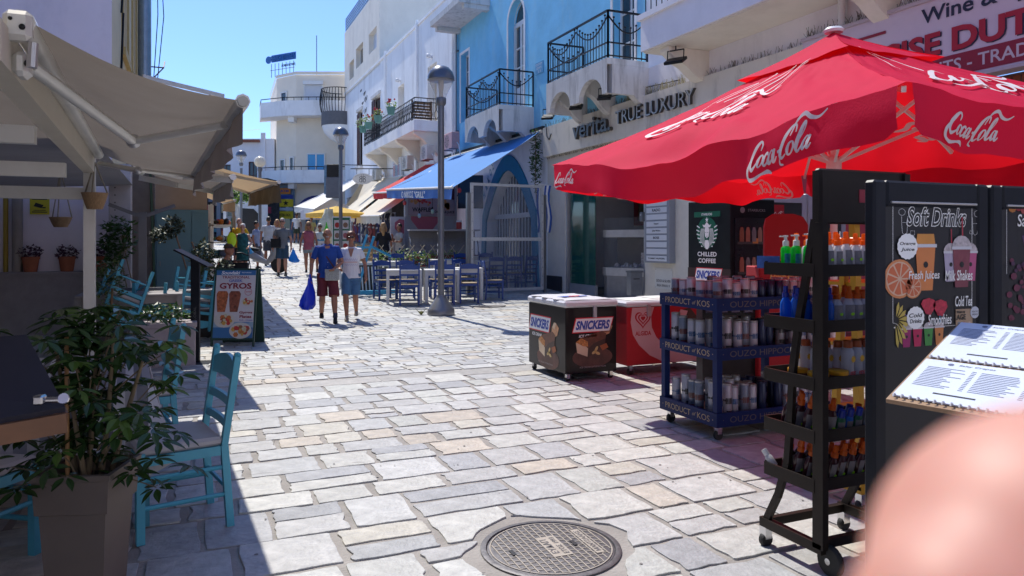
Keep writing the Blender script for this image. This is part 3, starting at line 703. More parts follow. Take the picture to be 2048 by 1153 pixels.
# wall above the fascia, balcony slab 12.35 .. 1
B = MB(M); B.box(6.3-1.44+.0, 4.681, -.3, 20, 5.3, 0); B.build("upper_wall", LAV, js)
B = MB(M); B.box(Y_(12.3), 5.22, .001, 20, 5.82, 1.1); B.box(Y_(12.3)-.05, 5.821, .001, 20, 5.93, 1.16)
sl = B.build("balcony", LAV, js); MB(M).box(Y_(12.3)+.03, 5.19, .003, 20, 5.217, 1.05).build("soffit", WARMW, sl)
for Y in (12.1, 7.9, 3.8): MB(M @ frame((Y_(Y)+.24, 5.186, 0), (0, 0, 1), (0, 1, 0))).prism(corbel_prof(.95, .62), -.26, 0).build("corbel", WARMW, sl)
B = MB(M)
for k in range(2): B.bar((Y_(12.2), 6.3+k*.5, 1.05), (20, 6.3+k*.5, 1.05), .03, .03, (0, 1, 0))
B.bar((Y_(12.2), 6.8, 0), (Y_(12.2), 6.8, 1.05), .04, .04, (0, 1, 0)); B.build("railing", IRON, sl)
for i in range(70): MB(M).bar((Y_(12.2)+i*.18, 5.9, 1.05), (Y_(12.2)+i*.18, 6.8, 1.05), .014).build("baluster", IRON, sl)
B = MB(M); wallgrid(B, 20, 5.93, 12, [(7.6, 5.95, 8.6, 8.2)], .2); 
B = MB(M @ Matrix.Translation((4.87, 0, -.01))); wallgrid(B, 15, 5.93, 12, [(2.2, 5.95, 3.4, 8.2)], .2); B.box(15, 0, -5, 30, 12, 0); B.quad((0, 4, 0), (0, 12, 0), (0, 12, -5), (0, 4, -5)); B.build("first_floor_wall", LAV, js)
MB(M).box(7.08, 5.95, -.3, 8.26, 8.2, -.25).build("balcony_door", DGLASS, js)
MB(M).tube([(10.35, 4.7, .12), (10.35, 5.18, .12)], .06, 10).build("rainwater_pipe", WPAINT, js)
# doorway, glass leaf, showcase, interior
B = MB(M); B.box(1.06, 3.55, -.12, 4.86, 3.62, -.02); B.box(1.06, .12, -.12, 1.14, 3.55, -.02); B.box(4.78, .12, -.12, 4.86, 3.55, -.02); B.box(1.2, .12, -.14, 2.55, .4, -.06); B.build("shopfront_frame", LGREY, js)
MB(M).box(1.2, .4, -.11, 2.5, 3.5, -.09).build("green_glass_leaf", mat("green_glass", (.01, .10, .075), .08, var=.05, alpha=.8, coat=.5), js)
INTL = mat("beige_interior", (.30, .26, .22), .8, var=.1)
B = MB(M); B.quad((-.9, 0, -3.4), (6.6, 0, -3.4), (6.6, 3.84, -3.4), (-.9, 3.84, -3.4)); B.quad((-.9, .1, -.31), (6.6, .1, -.31), (6.6, .1, -3.4), (-.9, .1, -3.4)); B.quad((-.9, 3.84, -.31), (6.6, 3.84, -.31), (6.6, 3.84, -3.4), (-.9, 3.84, -3.4)); B.quad((-.9, 0, -.31), (-.9, 0, -3.4), (-.9, 3.84, -3.4), (-.9, 3.84, -.31)); B.quad((6.6, 0, -.31), (6.6, 0, -3.4), (6.6, 3.84, -3.4), (6.6, 3.84, -.31)); B.build("shop_interior", INTL, js)
sc_ = thing("showcase", "curved glass jewellery showcase behind the green glass door", "display case", (10.1, 15.4, 0.11), R(-66.5))
DG = mat("display_grey", (.26, .25, .245), .5)
def curve(z0, z1, r=.0):
    pts = [(-.95, .5), (-.95, -.15), (-.75, -.3), (0, -.38), (.6, -.3), (.8, -.15), (.8, .5)]; return pts
MB().prism(curve(0, 0), 0, .55).build("base", DG, sc_); MB().prism([(x*1.04, y*1.04) for x, y in curve(0, 0)], .55, .75).build("ledge", mat("pale_ledge", (.5, .48, .46), .4), sc_)
MB().prism([(x*1.04, y*1.04) for x, y in curve(0, 0)], 1.5, 1.68).build("top_band", _M["pale_ledge"], sc_)
MB().box(-.9, .35, .76, .78, .48, 1.49).build("back_panel", mat("case_back", (.16, .15, .15), .6), sc_)
B = MB(); pp = [(x*1.01, y*1.01) for x, y in curve(0, 0)]
for i in range(len(pp)-1): B.quad((*pp[i], .75), (*pp[i+1], .75), (*pp[i+1], 1.5), (*pp[i], 1.5)); B.quad((*pp[i], 1.68), (*pp[i+1], 1.68), (*pp[i+1], 1.98), (*pp[i], 1.98))
B.build("glass", mat("clear_case_glass", (.4, .42, .42), .03, var=0, alpha=.12, coat=1), sc_)
B = MB()
for i in range(60): x = rnd(-.7, .7); y = rnd(-.2, .25); B.box(x, y, .76, x+rnd(.02, .07), y+.04, .76+rnd(.02, .11))
B.box(.05, .0, .76, .72, .1, 1.12)
o_ = B.build("jewellery_stock", mat("silver_stock", (.55, .55, .6), .3, .5, var=.6, scale=30), sc_); o_["kind"] = "stuff"
MB().box(.32, -.02, .85, .7, -.012, 1.02).build("red_card", PRED, sc_)
pm = thing("wall_mirror", "dark red framed lit wall cabinet above the jewellery showcase", "wall cabinet", (11.3, 16.2, 2.55), R(-66.5))
B = MB(); B.box(-.85, 0, -.62, -.72, .1, .62); B.box(.72, 0, -.62, .85, .1, .62); B.box(-.72, 0, .5, .72, .1, .62); B.box(-.72, 0, -.62, .72, .1, -.5); B.build("frame", mat("dark_red_frame", (.16, .01, .015), .5), pm)
MB().box(-.72, .03, -.5, .72, .06, .5).build("glass", mat("cabinet_glass", (.12, .10, .06), .2), pm); MB().ball((-.2, .0, .4), .035, 8, 6).build("spot_lamp", mat("lamp_glow", (1, .8, .45), emit=4, var=0), pm)
MB().box(.05, -.02, -.48, .45, .03, -.05).build("display_bust", DARKP, pm)
# brand board on the pillar
bd = thing("brand_board", "tall grey watch brand board with white strips on the cream pillar", "sign board", (9.2, 13.6, 1.05))
M2 = Matrix.Translation((-9.2, -13.6, -1.05)) @ FR(13.6, 1.05)
MB(M2).box(.02, 0, .001, .92, 1.52, .16, .01).build("cabinet", mat("board_grey", (.27, .29, .33), .4, .2, var=.04), bd)
names = ["CITIZEN", "", "RADO", "", "TISSOT", "Jules Nolson", "BOSS", "", "", "TOMMY HILFIGER"]
for i, nme in enumerate(names):
    y = 1.41-i*.146; st = MB(M2).box(.1, y-.055, .161, .84, y+.055, .166).build("name_strip", mat("strip_white", (.62, .64, .68), .4, var=0), bd)
    if nme:
        B = MB(M2); sz = {0: (.085, .5), 2: (.06, .3), 4: (.035, .18), 5: (.05, .3), 6: (.05, .22), 9: (.03, .62)}[i]; tx(B, nme, .47+(.05 if i == 0 else 0), y, sz[0], sz[1], .169, .02); B.build("lettering", PBLACK, st)
        if i == 0: MB(M2).poly(circ(.19, y, .04, 16), .169).build("red_dot", PRED, st)
gs = thing("wall_plaque", "small white plaque with black lettering below the brand board", "plaque", (9.2, 13.4, .5))
M2 = Matrix.Translation((-9.2, -13.4, -.5)) @ FR(13.4, .5)
MB(M2).box(.0, 0, .001, .62, .44, .012).build("plate", mat("plaque_white", (.66, .65, .6), .4, var=.03), gs)
B = MB(M2); tx(B, "GOLD & SILVER", .31, .17, .055, .52, .015, .01); tx(B, "RIGA FEREOU 9", .31, .07, .05, .46, .015, .01)
for p in ((.03, .03), (.59, .03), (.03, .41), (.59, .41)): B.poly(circ(*p, .008, 8), .015)
B.build("lettering", PBLACK, gs)
lb = thing("letter_box", "grey metal letter box at the doorway beside the cream pillar", "letter box", (9.02, 13.95, .32))
MB().prism([(-.14, -.09), (.14, -.09), (.14, .09), (-.14, .09)], 0, .5).build("box", mat("box_grey", (.2, .21, .23), .4, .4), lb); MB().prism([(-.16, -.12), (.16, -.12), (.16, .1), (-.16, .1)], .5, .54).build("lid", GREYM, lb); MB().box(-.08, -.095, .35, .08, -.09, .37).build("slot", PBLACK, lb)
mb_ = thing("door_buzzer", "small grey entry phone box at the left of the brand board", "entry phone", (9.16, 13.82, 2.05)); MB().box(-.06, -.05, -.1, .06, .05, .1, .01).build("case", GREYM, mb_); MB().box(-.065, -.02, .02, -.061, .02, .06).build("button", LGREY, mb_)
# flood lights under the balconies
def flood(x, y, z, label, rz=0, s=1):
    t = thing("flood_light", label, "flood light", (x, y, z), rz, "flood lights above the shop fascia")
    MB().bar((0, 0, 0), (0, 0, -.08), .02).bar((-.13*s, 0, -.08), (.13*s, 0, -.08), .02).bar((-.13*s, 0, -.08), (-.13*s, -.02, -.26), .015).bar((.13*s, 0, -.08), (.13*s, -.02, -.26), .015).build("bracket", IRON, t)
    Mx = Matrix.Translation((0, -.02, -.28)) @ Matrix.Rotation(R(28), 4, 'X'); MB(Mx).box(-.15*s, -.13, -.03, .15*s, .13, .03, .01).build("housing", IRON, t); MB(Mx).box(-.12*s, -.1, -.036, .12*s, .1, -.031).build("lens", mat("lamp_lens", (.3, .36, .3), .2), t)
flood(8.35, 11.5, 5.17, "flood light hanging under the lavender balcony slab", R(-60), 1.25)
flood(8.35, 16.9, 4.95, "flood light under the far arch of the nearer iron balcony", R(-40))
flood(8.35, 15.4, 4.95, "flood light under the middle of the nearer iron balcony", R(-40))
flood(8.35, 14.1, 4.95, "flood light at the near end of the nearer iron balcony", R(-40))
# wine shop sign
ws_ = thing("wine_shop_sign", "large white and dark red wine and spirits shop sign over the open shop", "shop sign", (9.2, 9.0, 3.6))
M2 = Matrix.Translation((-9.2, -9.0, -3.6)) @ FR(9.0, 3.6)
MB(M2).box(0, 0, .02, 7.5, 1.08, .22).build("panel", mat("sign_white", (.66, .55, .62), .35, var=.02), ws_)
DRED = mat("sign_dark_red", (.28, .012, .035), .4, var=0)
MB(M2).box(0, .03, .221, 7.5, .30, .226).build("red_band", DRED, ws_)
MB(M2).box(0, -.04, .0, 7.5, -.001, .26).box(0, 1.081, 0, 7.5, 1.13, .26).build("frame", mat("sign_frame", (.5, .42, .46), .4, var=.03), ws_)
B = MB(M2); tx(B, "Wine & Spirits", 3.05, .87, .26, 1.9, .228, .02); B.build("black_lettering", mat("sign_ink", (.02, .02, .05), .4, var=0), ws_)
MB(M2).box(.25, .83, .227, 1.55, .87, .231).build("rule_line", DRED, ws_)
B = MB(M2); tx(B, "EXCISE DUTY FREE", 2.92, .50, .31, 4.1, .232, .035); B.build("red_lettering", mat("sign_red2", (.42, .01, .03), .4, var=0), ws_)
B = MB(M2); tx(B, "EXCISE DUTY FREE", 2.94, .485, .31, 4.1, .229, .035); B.build("letter_shadow", _M["sign_ink"], ws_)
B = MB(M2); tx(B, "PARCHMENTS - TRADITIONAL PRODUCTS", 3.45, .165, .16, 4.6, .229, .012); B.build("white_lettering", mat("sign_pale", (.6, .5, .55), .4, var=0), ws_)
spikes(ws_, M2, .0, 7.5, 1.13, .12, 420, SPK, .2)
# open shop below: brick lintel, dark interior
BRK = mat("brick", (.22, .07, .03), .85, var=.3, scale=8, bump=.3)
lin = thing("brick_lintel", "brick lintel over the dark open shop under the wine sign", "lintel", (9.2, 8.6, 3.3))
MB(Matrix.Translation((-9.2, -8.6, -3.3)) @ FR(8.6, 3.3)).box(0, 0, -.3, 7.1, .25, .0).build("mortar_bed", mat("dark_mortar", (.12, .1, .09), .9), lin)
bm_ = MB().box(-.01, -.047, -.1, .012, .047, .1, .004).build("brick", BRK, me_only=True)
for i in range(64):
    o = obj("brick", bm_, lin); o.location = (-.005+rnd(0, .004), -.06-i*.11, .125+rnd(-.004, .004))
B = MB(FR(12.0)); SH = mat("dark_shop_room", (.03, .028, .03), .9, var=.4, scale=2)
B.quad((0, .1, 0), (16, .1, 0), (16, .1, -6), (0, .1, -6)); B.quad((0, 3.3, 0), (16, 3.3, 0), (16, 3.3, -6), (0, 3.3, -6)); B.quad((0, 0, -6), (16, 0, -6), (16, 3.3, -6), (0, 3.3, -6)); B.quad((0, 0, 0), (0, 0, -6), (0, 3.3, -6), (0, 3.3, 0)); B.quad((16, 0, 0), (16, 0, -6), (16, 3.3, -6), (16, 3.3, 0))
B.box(0, 3.31, -.3, 3.36, 3.85, 0); B.box(.0, 0, -.1, .3, 3.3, -.0)
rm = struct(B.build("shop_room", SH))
sg = thing("sliding_shop_panel", "cream and red shop window panels above the coffee fridge", "shop window", (9.2, 11.7, 0))
M2 = Matrix.Translation((-9.2, -11.7, 0)) @ FR(11.7)
MB(M2).box(0, 0, -.06, 1.5, 3.3, -.02).build("cream_panel", mat("cream_panel", (.6, .5, .33), .5, var=.05), sg); MB(M2).box(1.55, 0, -.06, 4.2, 3.3, -.02).build("red_panel", mat("deep_red_panel", (.33, .02, .04), .5, var=.05), sg)
B = MB(M2); [B.box(x, 0, -.02, x+.06, 3.3, .04) for x in (-.05, 1.49, 4.2)]; B.build("post", mat("lilac_post", (.4, .38, .45), .4), sg)
# ================================================================ corner house at the end of the street
F_ = Vector((S_, C_, 0)); R_v = Vector((C_, -S_, 0))
ch_ = thing("corner_house", "cream three storey corner house with curved balconies closing the end of the street", "building", (6.8, 51.6, 1.5))
O_ = Vector((6.8, 51.6, 1.5))
def cl(M): return Matrix.Translation(-O_) @ M
Mf = cl(frame(O_, R_v, (0, 0, 1)))                     # local x right as seen from the camera, z towards it
CH = mat("corner_cream", (.80, .72, .60), .85, var=.06, scale=.8, bump=.2)
def ring(B, pts, z0, z1):
    for i in range(len(pts)-1): B.quad((pts[i][0], z0, pts[i][1]), (pts[i+1][0], z0, pts[i+1][1]), (pts[i+1][0], z1, pts[i+1][1]), (pts[i][0], z1, pts[i][1]))
B = MB(Mf)
plan = [(-4.6, -8), (-1.95, -1.2), (-.25, 0), (3.4, 0), (9, -3)]
ring(B, plan, -1, 11.3); B.add([(x, 11.3, z) for x, z in plan]+[(9, 11.3, -12), (-4, 11.3, -12)], [(0, 1, 2, 3, 4, 5, 6)])
ring(B, [(x*1.01+.0, z+.06) for x, z in plan], 11.3, 11.5)
B.build("wall", CH, ch_)
B = MB(Mf)
for z0, z1, nm in ((8.35, 9.35, 0), (3.9, 4.75, 1)):
    pts = [(-3.3, -1.7), (-2.6, .15), (-.9, .95)]+[(-.6+.5*k, 1.05+.12*math.sin(k*math.pi/8)) for k in range(9)]+[(3.6, .6)]
    Bp = MB(Mf); ring(Bp, pts, z0, z1); ring(Bp, [(x, z-.12) for x, z in pts], z0, z1)
    n = len(pts); Bp.add([(x, z1, z) for x, z in pts]+[(x, z1, z-.12) for x, z in pts], [(i, i+1, n+i+1, n+i) for i in range(n-1)])
    Bp.add([(x, z0-.0, z) for x, z in pts]+[(3.6, z0, -.2), (-1.9, z0, -1.2)], [tuple(range(n+2))]); Bp.add([(x, z0+.12, z) for x, z in pts]+[(3.6, z0+.12, -.2), (-1.9, z0+.12, -1.2)], [tuple(range(n+2))])
    o = Bp.build("balcony", WHITE, ch_)
    Br = MB(Mf)
    for i in range(n-1):
        a, b = pts[i], pts[i+1]; Br.bar((a[0], z1+.22, a[1]-.06), (b[0], z1+.22, b[1]-.06), .04, .05, (0, 1, 0)); Br.bar((a[0], z1, a[1]-.06), (a[0], z1+.22, a[1]-.06), .03)
    Br.build("handrail", IRON, o)
    MB(Mf).box(-.6, z0-.35, -.3, -.2, z0-.001, .7).box(2.4, z0-.35, -.3, 2.8, z0-.001, .7).build("bracket", WHITE, o)
B = MB(Mf); SHUT = mat("white_roller_shutter", (.62, .64, .68), .5, var=.03)
def cwin(x0, y0, x1, y1, pm, M=None, nx=2, ny=1, z=.0):
    M = M or Mf; B = MB(M); w = .07
    B.box(x0-w, y0, z+.0, x0, y1+w, z+.08); B.box(x1, y0, z, x1+w, y1+w, z+.08); B.box(x0, y1, z, x1, y1+w, z+.08)
    for i in range(1, nx): x = x0+(x1-x0)*i/nx; B.box(x-.05, y0, z, x+.05, y1, z+.06)
    o = B.build("window", WPAINT, ch_); MB(M).box(x0, y0, z+.003, x1, y1, z+.03).build("pane", pm, o); return o
cwin(.35, 8.6, 1.5, 10.6, SHUT, nx=1); MB(Mf).box(.25, 10.6, .03, 1.6, 10.85, .2).build("shutter_box", WPAINT, ch_)
cwin(.55, 4.2, 1.65, 5.9, mat("bright_blue_pane", (.06, .33, .62), .15, var=.05), nx=2)
Ml = cl(frame(tuple(O_+R_v*-1.95+F_*1.2), tuple(R_v*.85+F_*-.6), (0, 0, 1)))
cwin(.5, 4.0, .9, 5.6, DGLASS, Ml, 1, z=.02); cwin(1.55, 4.0, 1.85, 5.7, DGLASS, Ml, 1, z=.02); cwin(.6, 8.6, 1.1, 10.2, DGLASS, Ml, 1, z=.02)
# ground floor of the corner house
MB(Mf).box(-.1, 1.6, .01, 2.1, 1.62, .05).build("plinth_line", BLUEW, ch_)
MB(Mf).box(-.24, -.5, .004, 3.4, .62, .03).build("blue_plinth", mat("plinth_blue", (.10, .2, .33), .7), ch_)
dv = MB(Mf).box(.4, -.4, .035, 1.9, 1.95, .06).build("shop_door", mat("blue_timber", (.06, .16, .32), .6), ch_)
MB(Mf).box(.55, -.3, .061, 1.1, 1.8, .07).box(1.2, -.3, .061, 1.75, 1.8, .07).build("pane", DGLASS, dv)
NAVY = mat("navy_canopy", (.012, .03, .22), .6, var=.05)
B = MB(Mf); n = 14
pa = [(1.15+1.35*math.cos(math.pi*k/n), 1.98+1.15*math.sin(math.pi*k/n)) for k in range(n+1)]
for i in range(n): B.quad((*pa[i], .05), (*pa[i+1], .05), (1.15+(pa[i+1][0]-1.15)*.92, 1.98+(pa[i+1][1]-1.98)*.75, .8), (1.15+(pa[i][0]-1.15)*.92, 1.98+(pa[i][1]-1.98)*.75, .8))
B.add([(1.15+(x-1.15)*.92, 1.98+(y-1.98)*.75, .8) for x, y in pa], [tuple(range(n+1))]); cn = B.build("arched_canopy", NAVY, ch_)
B = MB(Mf); cx, cy = 1.15, 2.52
for k in range(8):
    a = k*math.pi/4; r = .24 if k % 2 == 0 else .15
    B.add([(cx, cy, .81), (cx+.05*math.cos(a-.4), cy+.05*math.sin(a-.4), .81), (cx+r*math.cos(a), cy+r*math.sin(a), .81), (cx+.05*math.cos(a+.4), cy+.05*math.sin(a+.4), .81)], [(0, 1, 2, 3)])
B.build("star_emblem", PWHITE, cn)
# projecting blue timber frame with stacked shop signs, left corner
Mg = cl(frame(tuple(O_+R_v*-1.95+F_*1.2), tuple(R_v*.85+F_*-.6), (0, 0, 1)))
MB(Mg).box(.15, -.8, .01, .55, 3.85, .25).box(1.75, -.8, .01, 1.95, 3.85, .25).box(.55, 3.1, .01, 1.75, 3.85, .25).build("timber_frame", mat("pale_blue_timber", (.17, .27, .38), .6), ch_)
MB(Mg).box(.55, -.8, .02, 1.75, 3.09, .06).build("shop_window", DGLASS, ch_)
YEL = mat("sign_yellow", (.75, .62, .03), .5, var=0); ORG = mat("sign_orange", (.75, .25, .03), .5, var=0)
def sgn(y, m, txt_, tm, label, cat="shop sign", h=.45, w=1.15):
    t = thing("shop_sign", label, cat, (0, 0, 0)); t.location = tuple(Vector((6.8, 51.6, 1.5))+R_v*-1.0+F_*-.1+Vector((0, 0, y)))
    t.rotation_euler = (0, 0, R(-23.5))
    MB().box(-w/2, -.06, 0, w/2, .06, h, .01).build("panel", m, t)
    if txt_:
        B = MB(frame((0, -.064, 0), (1, 0, 0), (0, 0, 1))); tx(B, txt_, 0, h/2, h*.4, w*.7, 0, .03); B.build("lettering", tm, t)
sgn(3.22, ORG, "ATM", PBLUE, "small orange and blue ATM sign on the corner house", w=.8, h=.4); sgn(2.36, YEL, "", PBLUE, "yellow sign with a black star on the corner house", h=.5); sgn(1.55, YEL, "WESTERN UNION", PBLACK, "lower yellow and black money transfer sign on the corner house", h=.5); sgn(2.9, PBLUE, "", PWHITE, "blue strip sign between the orange and yellow signs", h=.25); sgn(2.1, mat("sign_palest", (.5, .6, .7), .5), "", PWHITE, "pale strip sign between the two yellow signs", h=.2)
st = MB(frame(tuple(Vector((6.8, 51.6, 1.5))+R_v*-.9+F_*-.17+Vector((0, 0, 2.6))), tuple(R_v), (0, 0, 1)))
pts = []
for k in range(10): r = .2 if k % 2 == 0 else .08; a = math.pi/2+k*math.pi/5; pts.append((r*math.cos(a), r*math.sin(a)))
st.prism(pts, 0, .01); tag(st.build("star_emblem", PBLACK), "black star mounted on the yellow corner sign", "emblem")
# roof sign, aerial
rs = thing("roof_sign", "blue lettered sign standing on the roof edge of the corner house", "roof sign", tuple(O_+R_v*-1.6+F_*1.0+Vector((0, 0, 11.4))))
MM = frame((0, 0, 0), tuple(R_v*.9+F_*-.5), (0, 0, 1)); B = MB(MM)
BLS = mat("roof_sign_blue", (.03, .14, .42), .4, var=0)
for i in range(7): B.bar((-.9+i*.35, 0, 0), (-.9+i*.35, .95, 0), .03)
B.bar((-1, .5, 0), (1.3, .5, 0), .03); B.build("frame", GREYM, rs)
B = MB(MM); tx(B, "ΕΘΝΙΚΗ ΤΡΑΠΕΖΑ", .2, 1.3, .36, 2.3, .02, .03, ext=.06); B.prism(circ(-1.15, 1.25, .26, 16), 0, .06); B.box(-.9, 1.05, -.03, 1.4, 1.55, -.01); B.build("sign_panel", BLS, rs)
B = MB(MM); tx(B, "Ασφαλιστική", .72, .72, .26, 1.3, .02, .02, ext=.04); B.build("lettering", mat("roof_sign_dark", (.03, .07, .16), .4, var=0), rs)
tag(MB(Matrix.Translation(O_+R_v*.6+F_*2+Vector((0, 0, 11.3)))).tube([(0, 0, 0), (0, 0, 3.2)], .03, 5).build("roof_aerial", GREYM), "thin roof aerial on the corner house", "aerial")
# round iron balcony at the far end of the white house
rb = thing("round_iron_balcony", "small round balcony with bulging iron bars at the far end of the white house", "balcony", (8.9, 48.7, 9.0))
MB().lathe([(.1, -1.1), (.55, -.85), (.95, -.45), (1.1, -.02), (1.1, 0), (0.001, 0)], 24).build("bowl", WHITE, rb); MB().lathe([(1.12, .0), (1.14, .0), (1.14, .85), (1.1, .85)], 24).build("kerb", mat("grey_kerb", (.13, .13, .14), .7), rb)
for i in range(22):
    a = math.pi*.45+i*math.pi*1.2/22; B = MB(); B.tube([((1.12+.12*math.sin(k/6*math.pi))*math.cos(a), (1.12+.12*math.sin(k/6*math.pi))*math.sin(a), .85+1.5*k/6) for k in range(7)], .02, 4); B.build("baluster", IRON, rb)
B = MB(); B.tube([(1.14*math.cos(a), 1.14*math.sin(a), 2.35) for a in [math.pi*.4+i*math.pi*1.25/16 for i in range(17)]], .03, 5); B.build("handrail", IRON, rb)
# ================================================================ far houses on the left
fh = thing("far_white_house", "low white house with a tiled roof edge and brown shutters far down on the left", "building", (3.4, 54, 1.7))
M = Matrix.Translation((-3.4, -54, -1.7)) @ frame((-2.5, 57.5, 1.7), tuple(R_v), (0, 0, 1))
B = MB(M); wallgrid(B, 8.6, -1, 7.0, [(4.9, 3.3, 5.55, 5.2), (6.8, 3.5, 7.4, 5.4)], .2); body(B, 8.6, -1, 7, 6); B.box(7.7, -1, .0, 8.0, 7.4, .12); B.build("wall", LAV, fh)
B = MB(M); B.add([(0, 6.9, .35), (7.6, 7.6, .35), (7.6, 7.75, -.4), (0, 7.0, -.4)], [(0, 1, 2, 3)]); B.box(0, 6.75, .0, 7.6, 6.9, .3); B.build("tiled_eaves", mat("roof_tile", (.28, .10, .06), .8, var=.25, scale=8), fh)
win(fh, M, 4.9, 3.3, 5.55, 5.2, .1, fm=BROWN, nx=2); win(fh, M, 6.8, 3.5, 7.4, 5.4, .1, fm=BROWN, nx=2)
MB(M).box(4.3, 7.2, -2, 4.7, 8.9, -1.6).box(4.22, 8.9, -2.08, 4.78, 9.0, -1.52).build("chimney", WHITE, fh)
MB(M).box(3.5, 1.9, .01, 8.6, 2.1, 1.2).box(3.5, 2.101, 1.08, 8.6, 2.9, 1.2).build("balcony", WHITE, fh)
# dark shops at street level, far left
fs = thing("far_souvenir_shop", "dark open fronted souvenir shop at the far left end of the street", "shop", (2.5, 50, 1.6))
M = Matrix.Translation((-2.5, -50, -1.6)) @ frame((-1.5, 51.2, 1.55), tuple(R_v), (0, 0, 1))
MB(M).box(0, 0, -2, 6.6, 3.5, -1.9).box(0, 3.5, -2, 6.6, 3.9, .4).build("back_wall", mat("shop_dark_far", (.03, .035, .045), .8, var=.7, scale=5), fs)
MB(M).box(3.3, -.2, -.2, 3.55, 3.5, .05).box(6.0, -.2, -.2, 6.3, 3.5, .05).build("pier", mat("grey_pier", (.12, .15, .2), .7), fs)
ODD = [(.02, .03, .06), (.5, .5, .5), (.08, .1, .16), (.3, .02, .06), (.5, .45, .3), (.04, .15, .2), (.02, .02, .02), (.6, .2, .05), (.1, .25, .12)]
for i in range(40):
    x = rnd(.2, 6.2); y = rnd(.2, 3.0); w = rnd(.12, .4); MB(M).box(x, y, rnd(-1.2, -.2), x+w, y+rnd(.15, .6), .0-rnd(.0, .15)).build("hanging_item", mat("odd%d" % (i % 9), ODD[i % 9], .7), fs)
at = thing("cash_machine", "white arch topped cash machine booth behind the man in the yellow shirt", "cash machine", tuple(Vector((2.35, 46.4, 1.48))), R(-20))
B = MB(frame((0, 0, 0), (1, 0, 0), (0, 0, 1))); B.prism([(-.42, 0), (.42, 0), (.42, 1.9)]+[(.42*math.cos(a), 1.9+.42*math.sin(a)) for a in [k*math.pi/10 for k in range(1, 10)]]+[(-.42, 1.9)], 0, .6); B.build("cabinet", WPLAS, at)
MB().box(-.24, -.612, 1.0, .24, -.602, 1.85).build("recess", mat("atm_grey", (.2, .22, .26), .4), at); MB().box(-.15, -.63, 1.5, .15, -.613, 1.75).build("screen", DGLASS, at); MB().box(-.15, -.68, 1.15, .15, -.613, 1.2).build("keypad", LGREY, at)
wpz = thing("printed_banner", "white and dark printed shop banner behind the cash machine", "banner", tuple(Vector((3.5, 47.6, 1.6))), R(-23.5))
MB().box(-.9, -.02, .2, .9, .02, 2.4).build("sheet", mat("banner_white", (.6, .64, .7), .7), wpz); B = MB(frame((0, -.024, 0), (1, 0, 0), (0, 0, 1))); B.poly([(-.85, .6), (-.5, .35), (.1, .4), (.25, .9), (.5, 1.2), (.35, 1.6), (.05, 1.9), (-.8, 1.95)]); B.build("dark_print", PBLACK, wpz)
# ================================================================ left side: near white house with its shade tint and yellow house front
lh = thing("shade_tinted_house", "tall white house end wall tinted with shade behind the restaurant awning, cream street front", "building", (-1.2, 14, 0))
LO = Matrix.Translation((1.2, -14, 0))
WSHADE = mat("white_wall_shade_tint", (.78, .72, .76), .85, var=.05, scale=.8, bump=.15, dirt=((.38, .37, .42), .5, (.6, .6, .4)))  # white wall; the lavender of its shade is mixed into the colour
M = LO @ FC(-9, 14); B = MB(M); wallgrid(B, 7.8, 0, 12, [(4.9, 0, 6.08, 2.55)], .15); B.build("end_wall", WSHADE, lh)
MB(M).box(4.95, 0, -.14, 6.05, 2.5, -.1).build("grey_door", mat("grey_door", (.16, .17, .2), .5), lh); B = MB(M); [B.box(x, y, -.1, x+.42, y+.9, -.085) for x in (5.03, 5.55) for y in (.2, 1.3)]; B.build("door_panel", mat("grey_door_light", (.2, .21, .25), .5), lh)
MB(M).tube([(6.32, 0, .06), (6.32, 4.2, .06)], .035, 8).build("yellow_pipe", mat("yellow_pipe", (.4, .28, .03), .5), lh); MB(M).tube([(6.48, 0, .08), (6.48, 5, .08)], .075, 10).build("rainwater_pipe", mat("beige_pipe", (.3, .27, .24), .5), lh)
MB(M).box(6.2, 0, .001, 7.76, .98, .3).box(6.2, .981, .001, 7.76, 1.02, .36).build("ledge", mat("ledge_grey", (.28, .26, .27), .8), lh)
MB(LO).box(-9, -12, 0, -5.2, 13.98, 9).build("terrace_wing", WSHADE, lh)
M = LO @ frame((-1.2, 14, 0), (0, 1, 0), (0, 0, 1)); YW = mat("yellow_front", (.62, .54, .36), .85, var=.08, scale=1, bump=.2, dirt=((.4, .34, .22), .5, (1, 1, .4)))
B = MB(M); wl_ = [(2.0, 5.2, 3.2, 7.2), (4.6, 5.2, 5.8, 7.4)]; wallgrid(B, 13.5, 0, 12, wl_, .2); B.quad((13.5, 0, 0), (13.5, 12, 0), (13.5, 12, -6), (13.5, 0, -6)); B.build("street_wall", YW, lh)
YF = mat("yellow_trim", (.50, .38, .16), .7)
for o in wl_:
    a, b, c, d = o; MB(M).box(a-.15, b, .001, a, d, .04).box(c, b, .001, c+.15, d, .04).box(a-.2, d, .001, c+.2, d+.18, .06).box(a-.2, b-.15, .001, c+.2, b, .08).build("window_trim", YF, lh); win(lh, M, a, b, c, d, .1)
MB(M).tube([(6.8, 3, .14), (6.8, 12, .14)], .16, 14).build("large_flue_pipe", mat("galvanised", (.28, .33, .38), .35, .6, var=.12), lh)
B = MB(M)
for k in range(6): B.tube([(1.4+.1*k, 4.6+.9*k+.3*math.sin(k), .03), (1.5+.1*k, 5.5+.9*k+.3*math.sin(k+1), .06)], .02, 4)
B.tube([(9, 5, .2), (9.5, 8, .35), (9.7, 11, .3)], .012, 4); B.tube([(9.4, 4.5, .2), (9.6, 8, .5), (9.2, 12, .3)], .012, 4); B.build("loose_cable", IRON, lh)
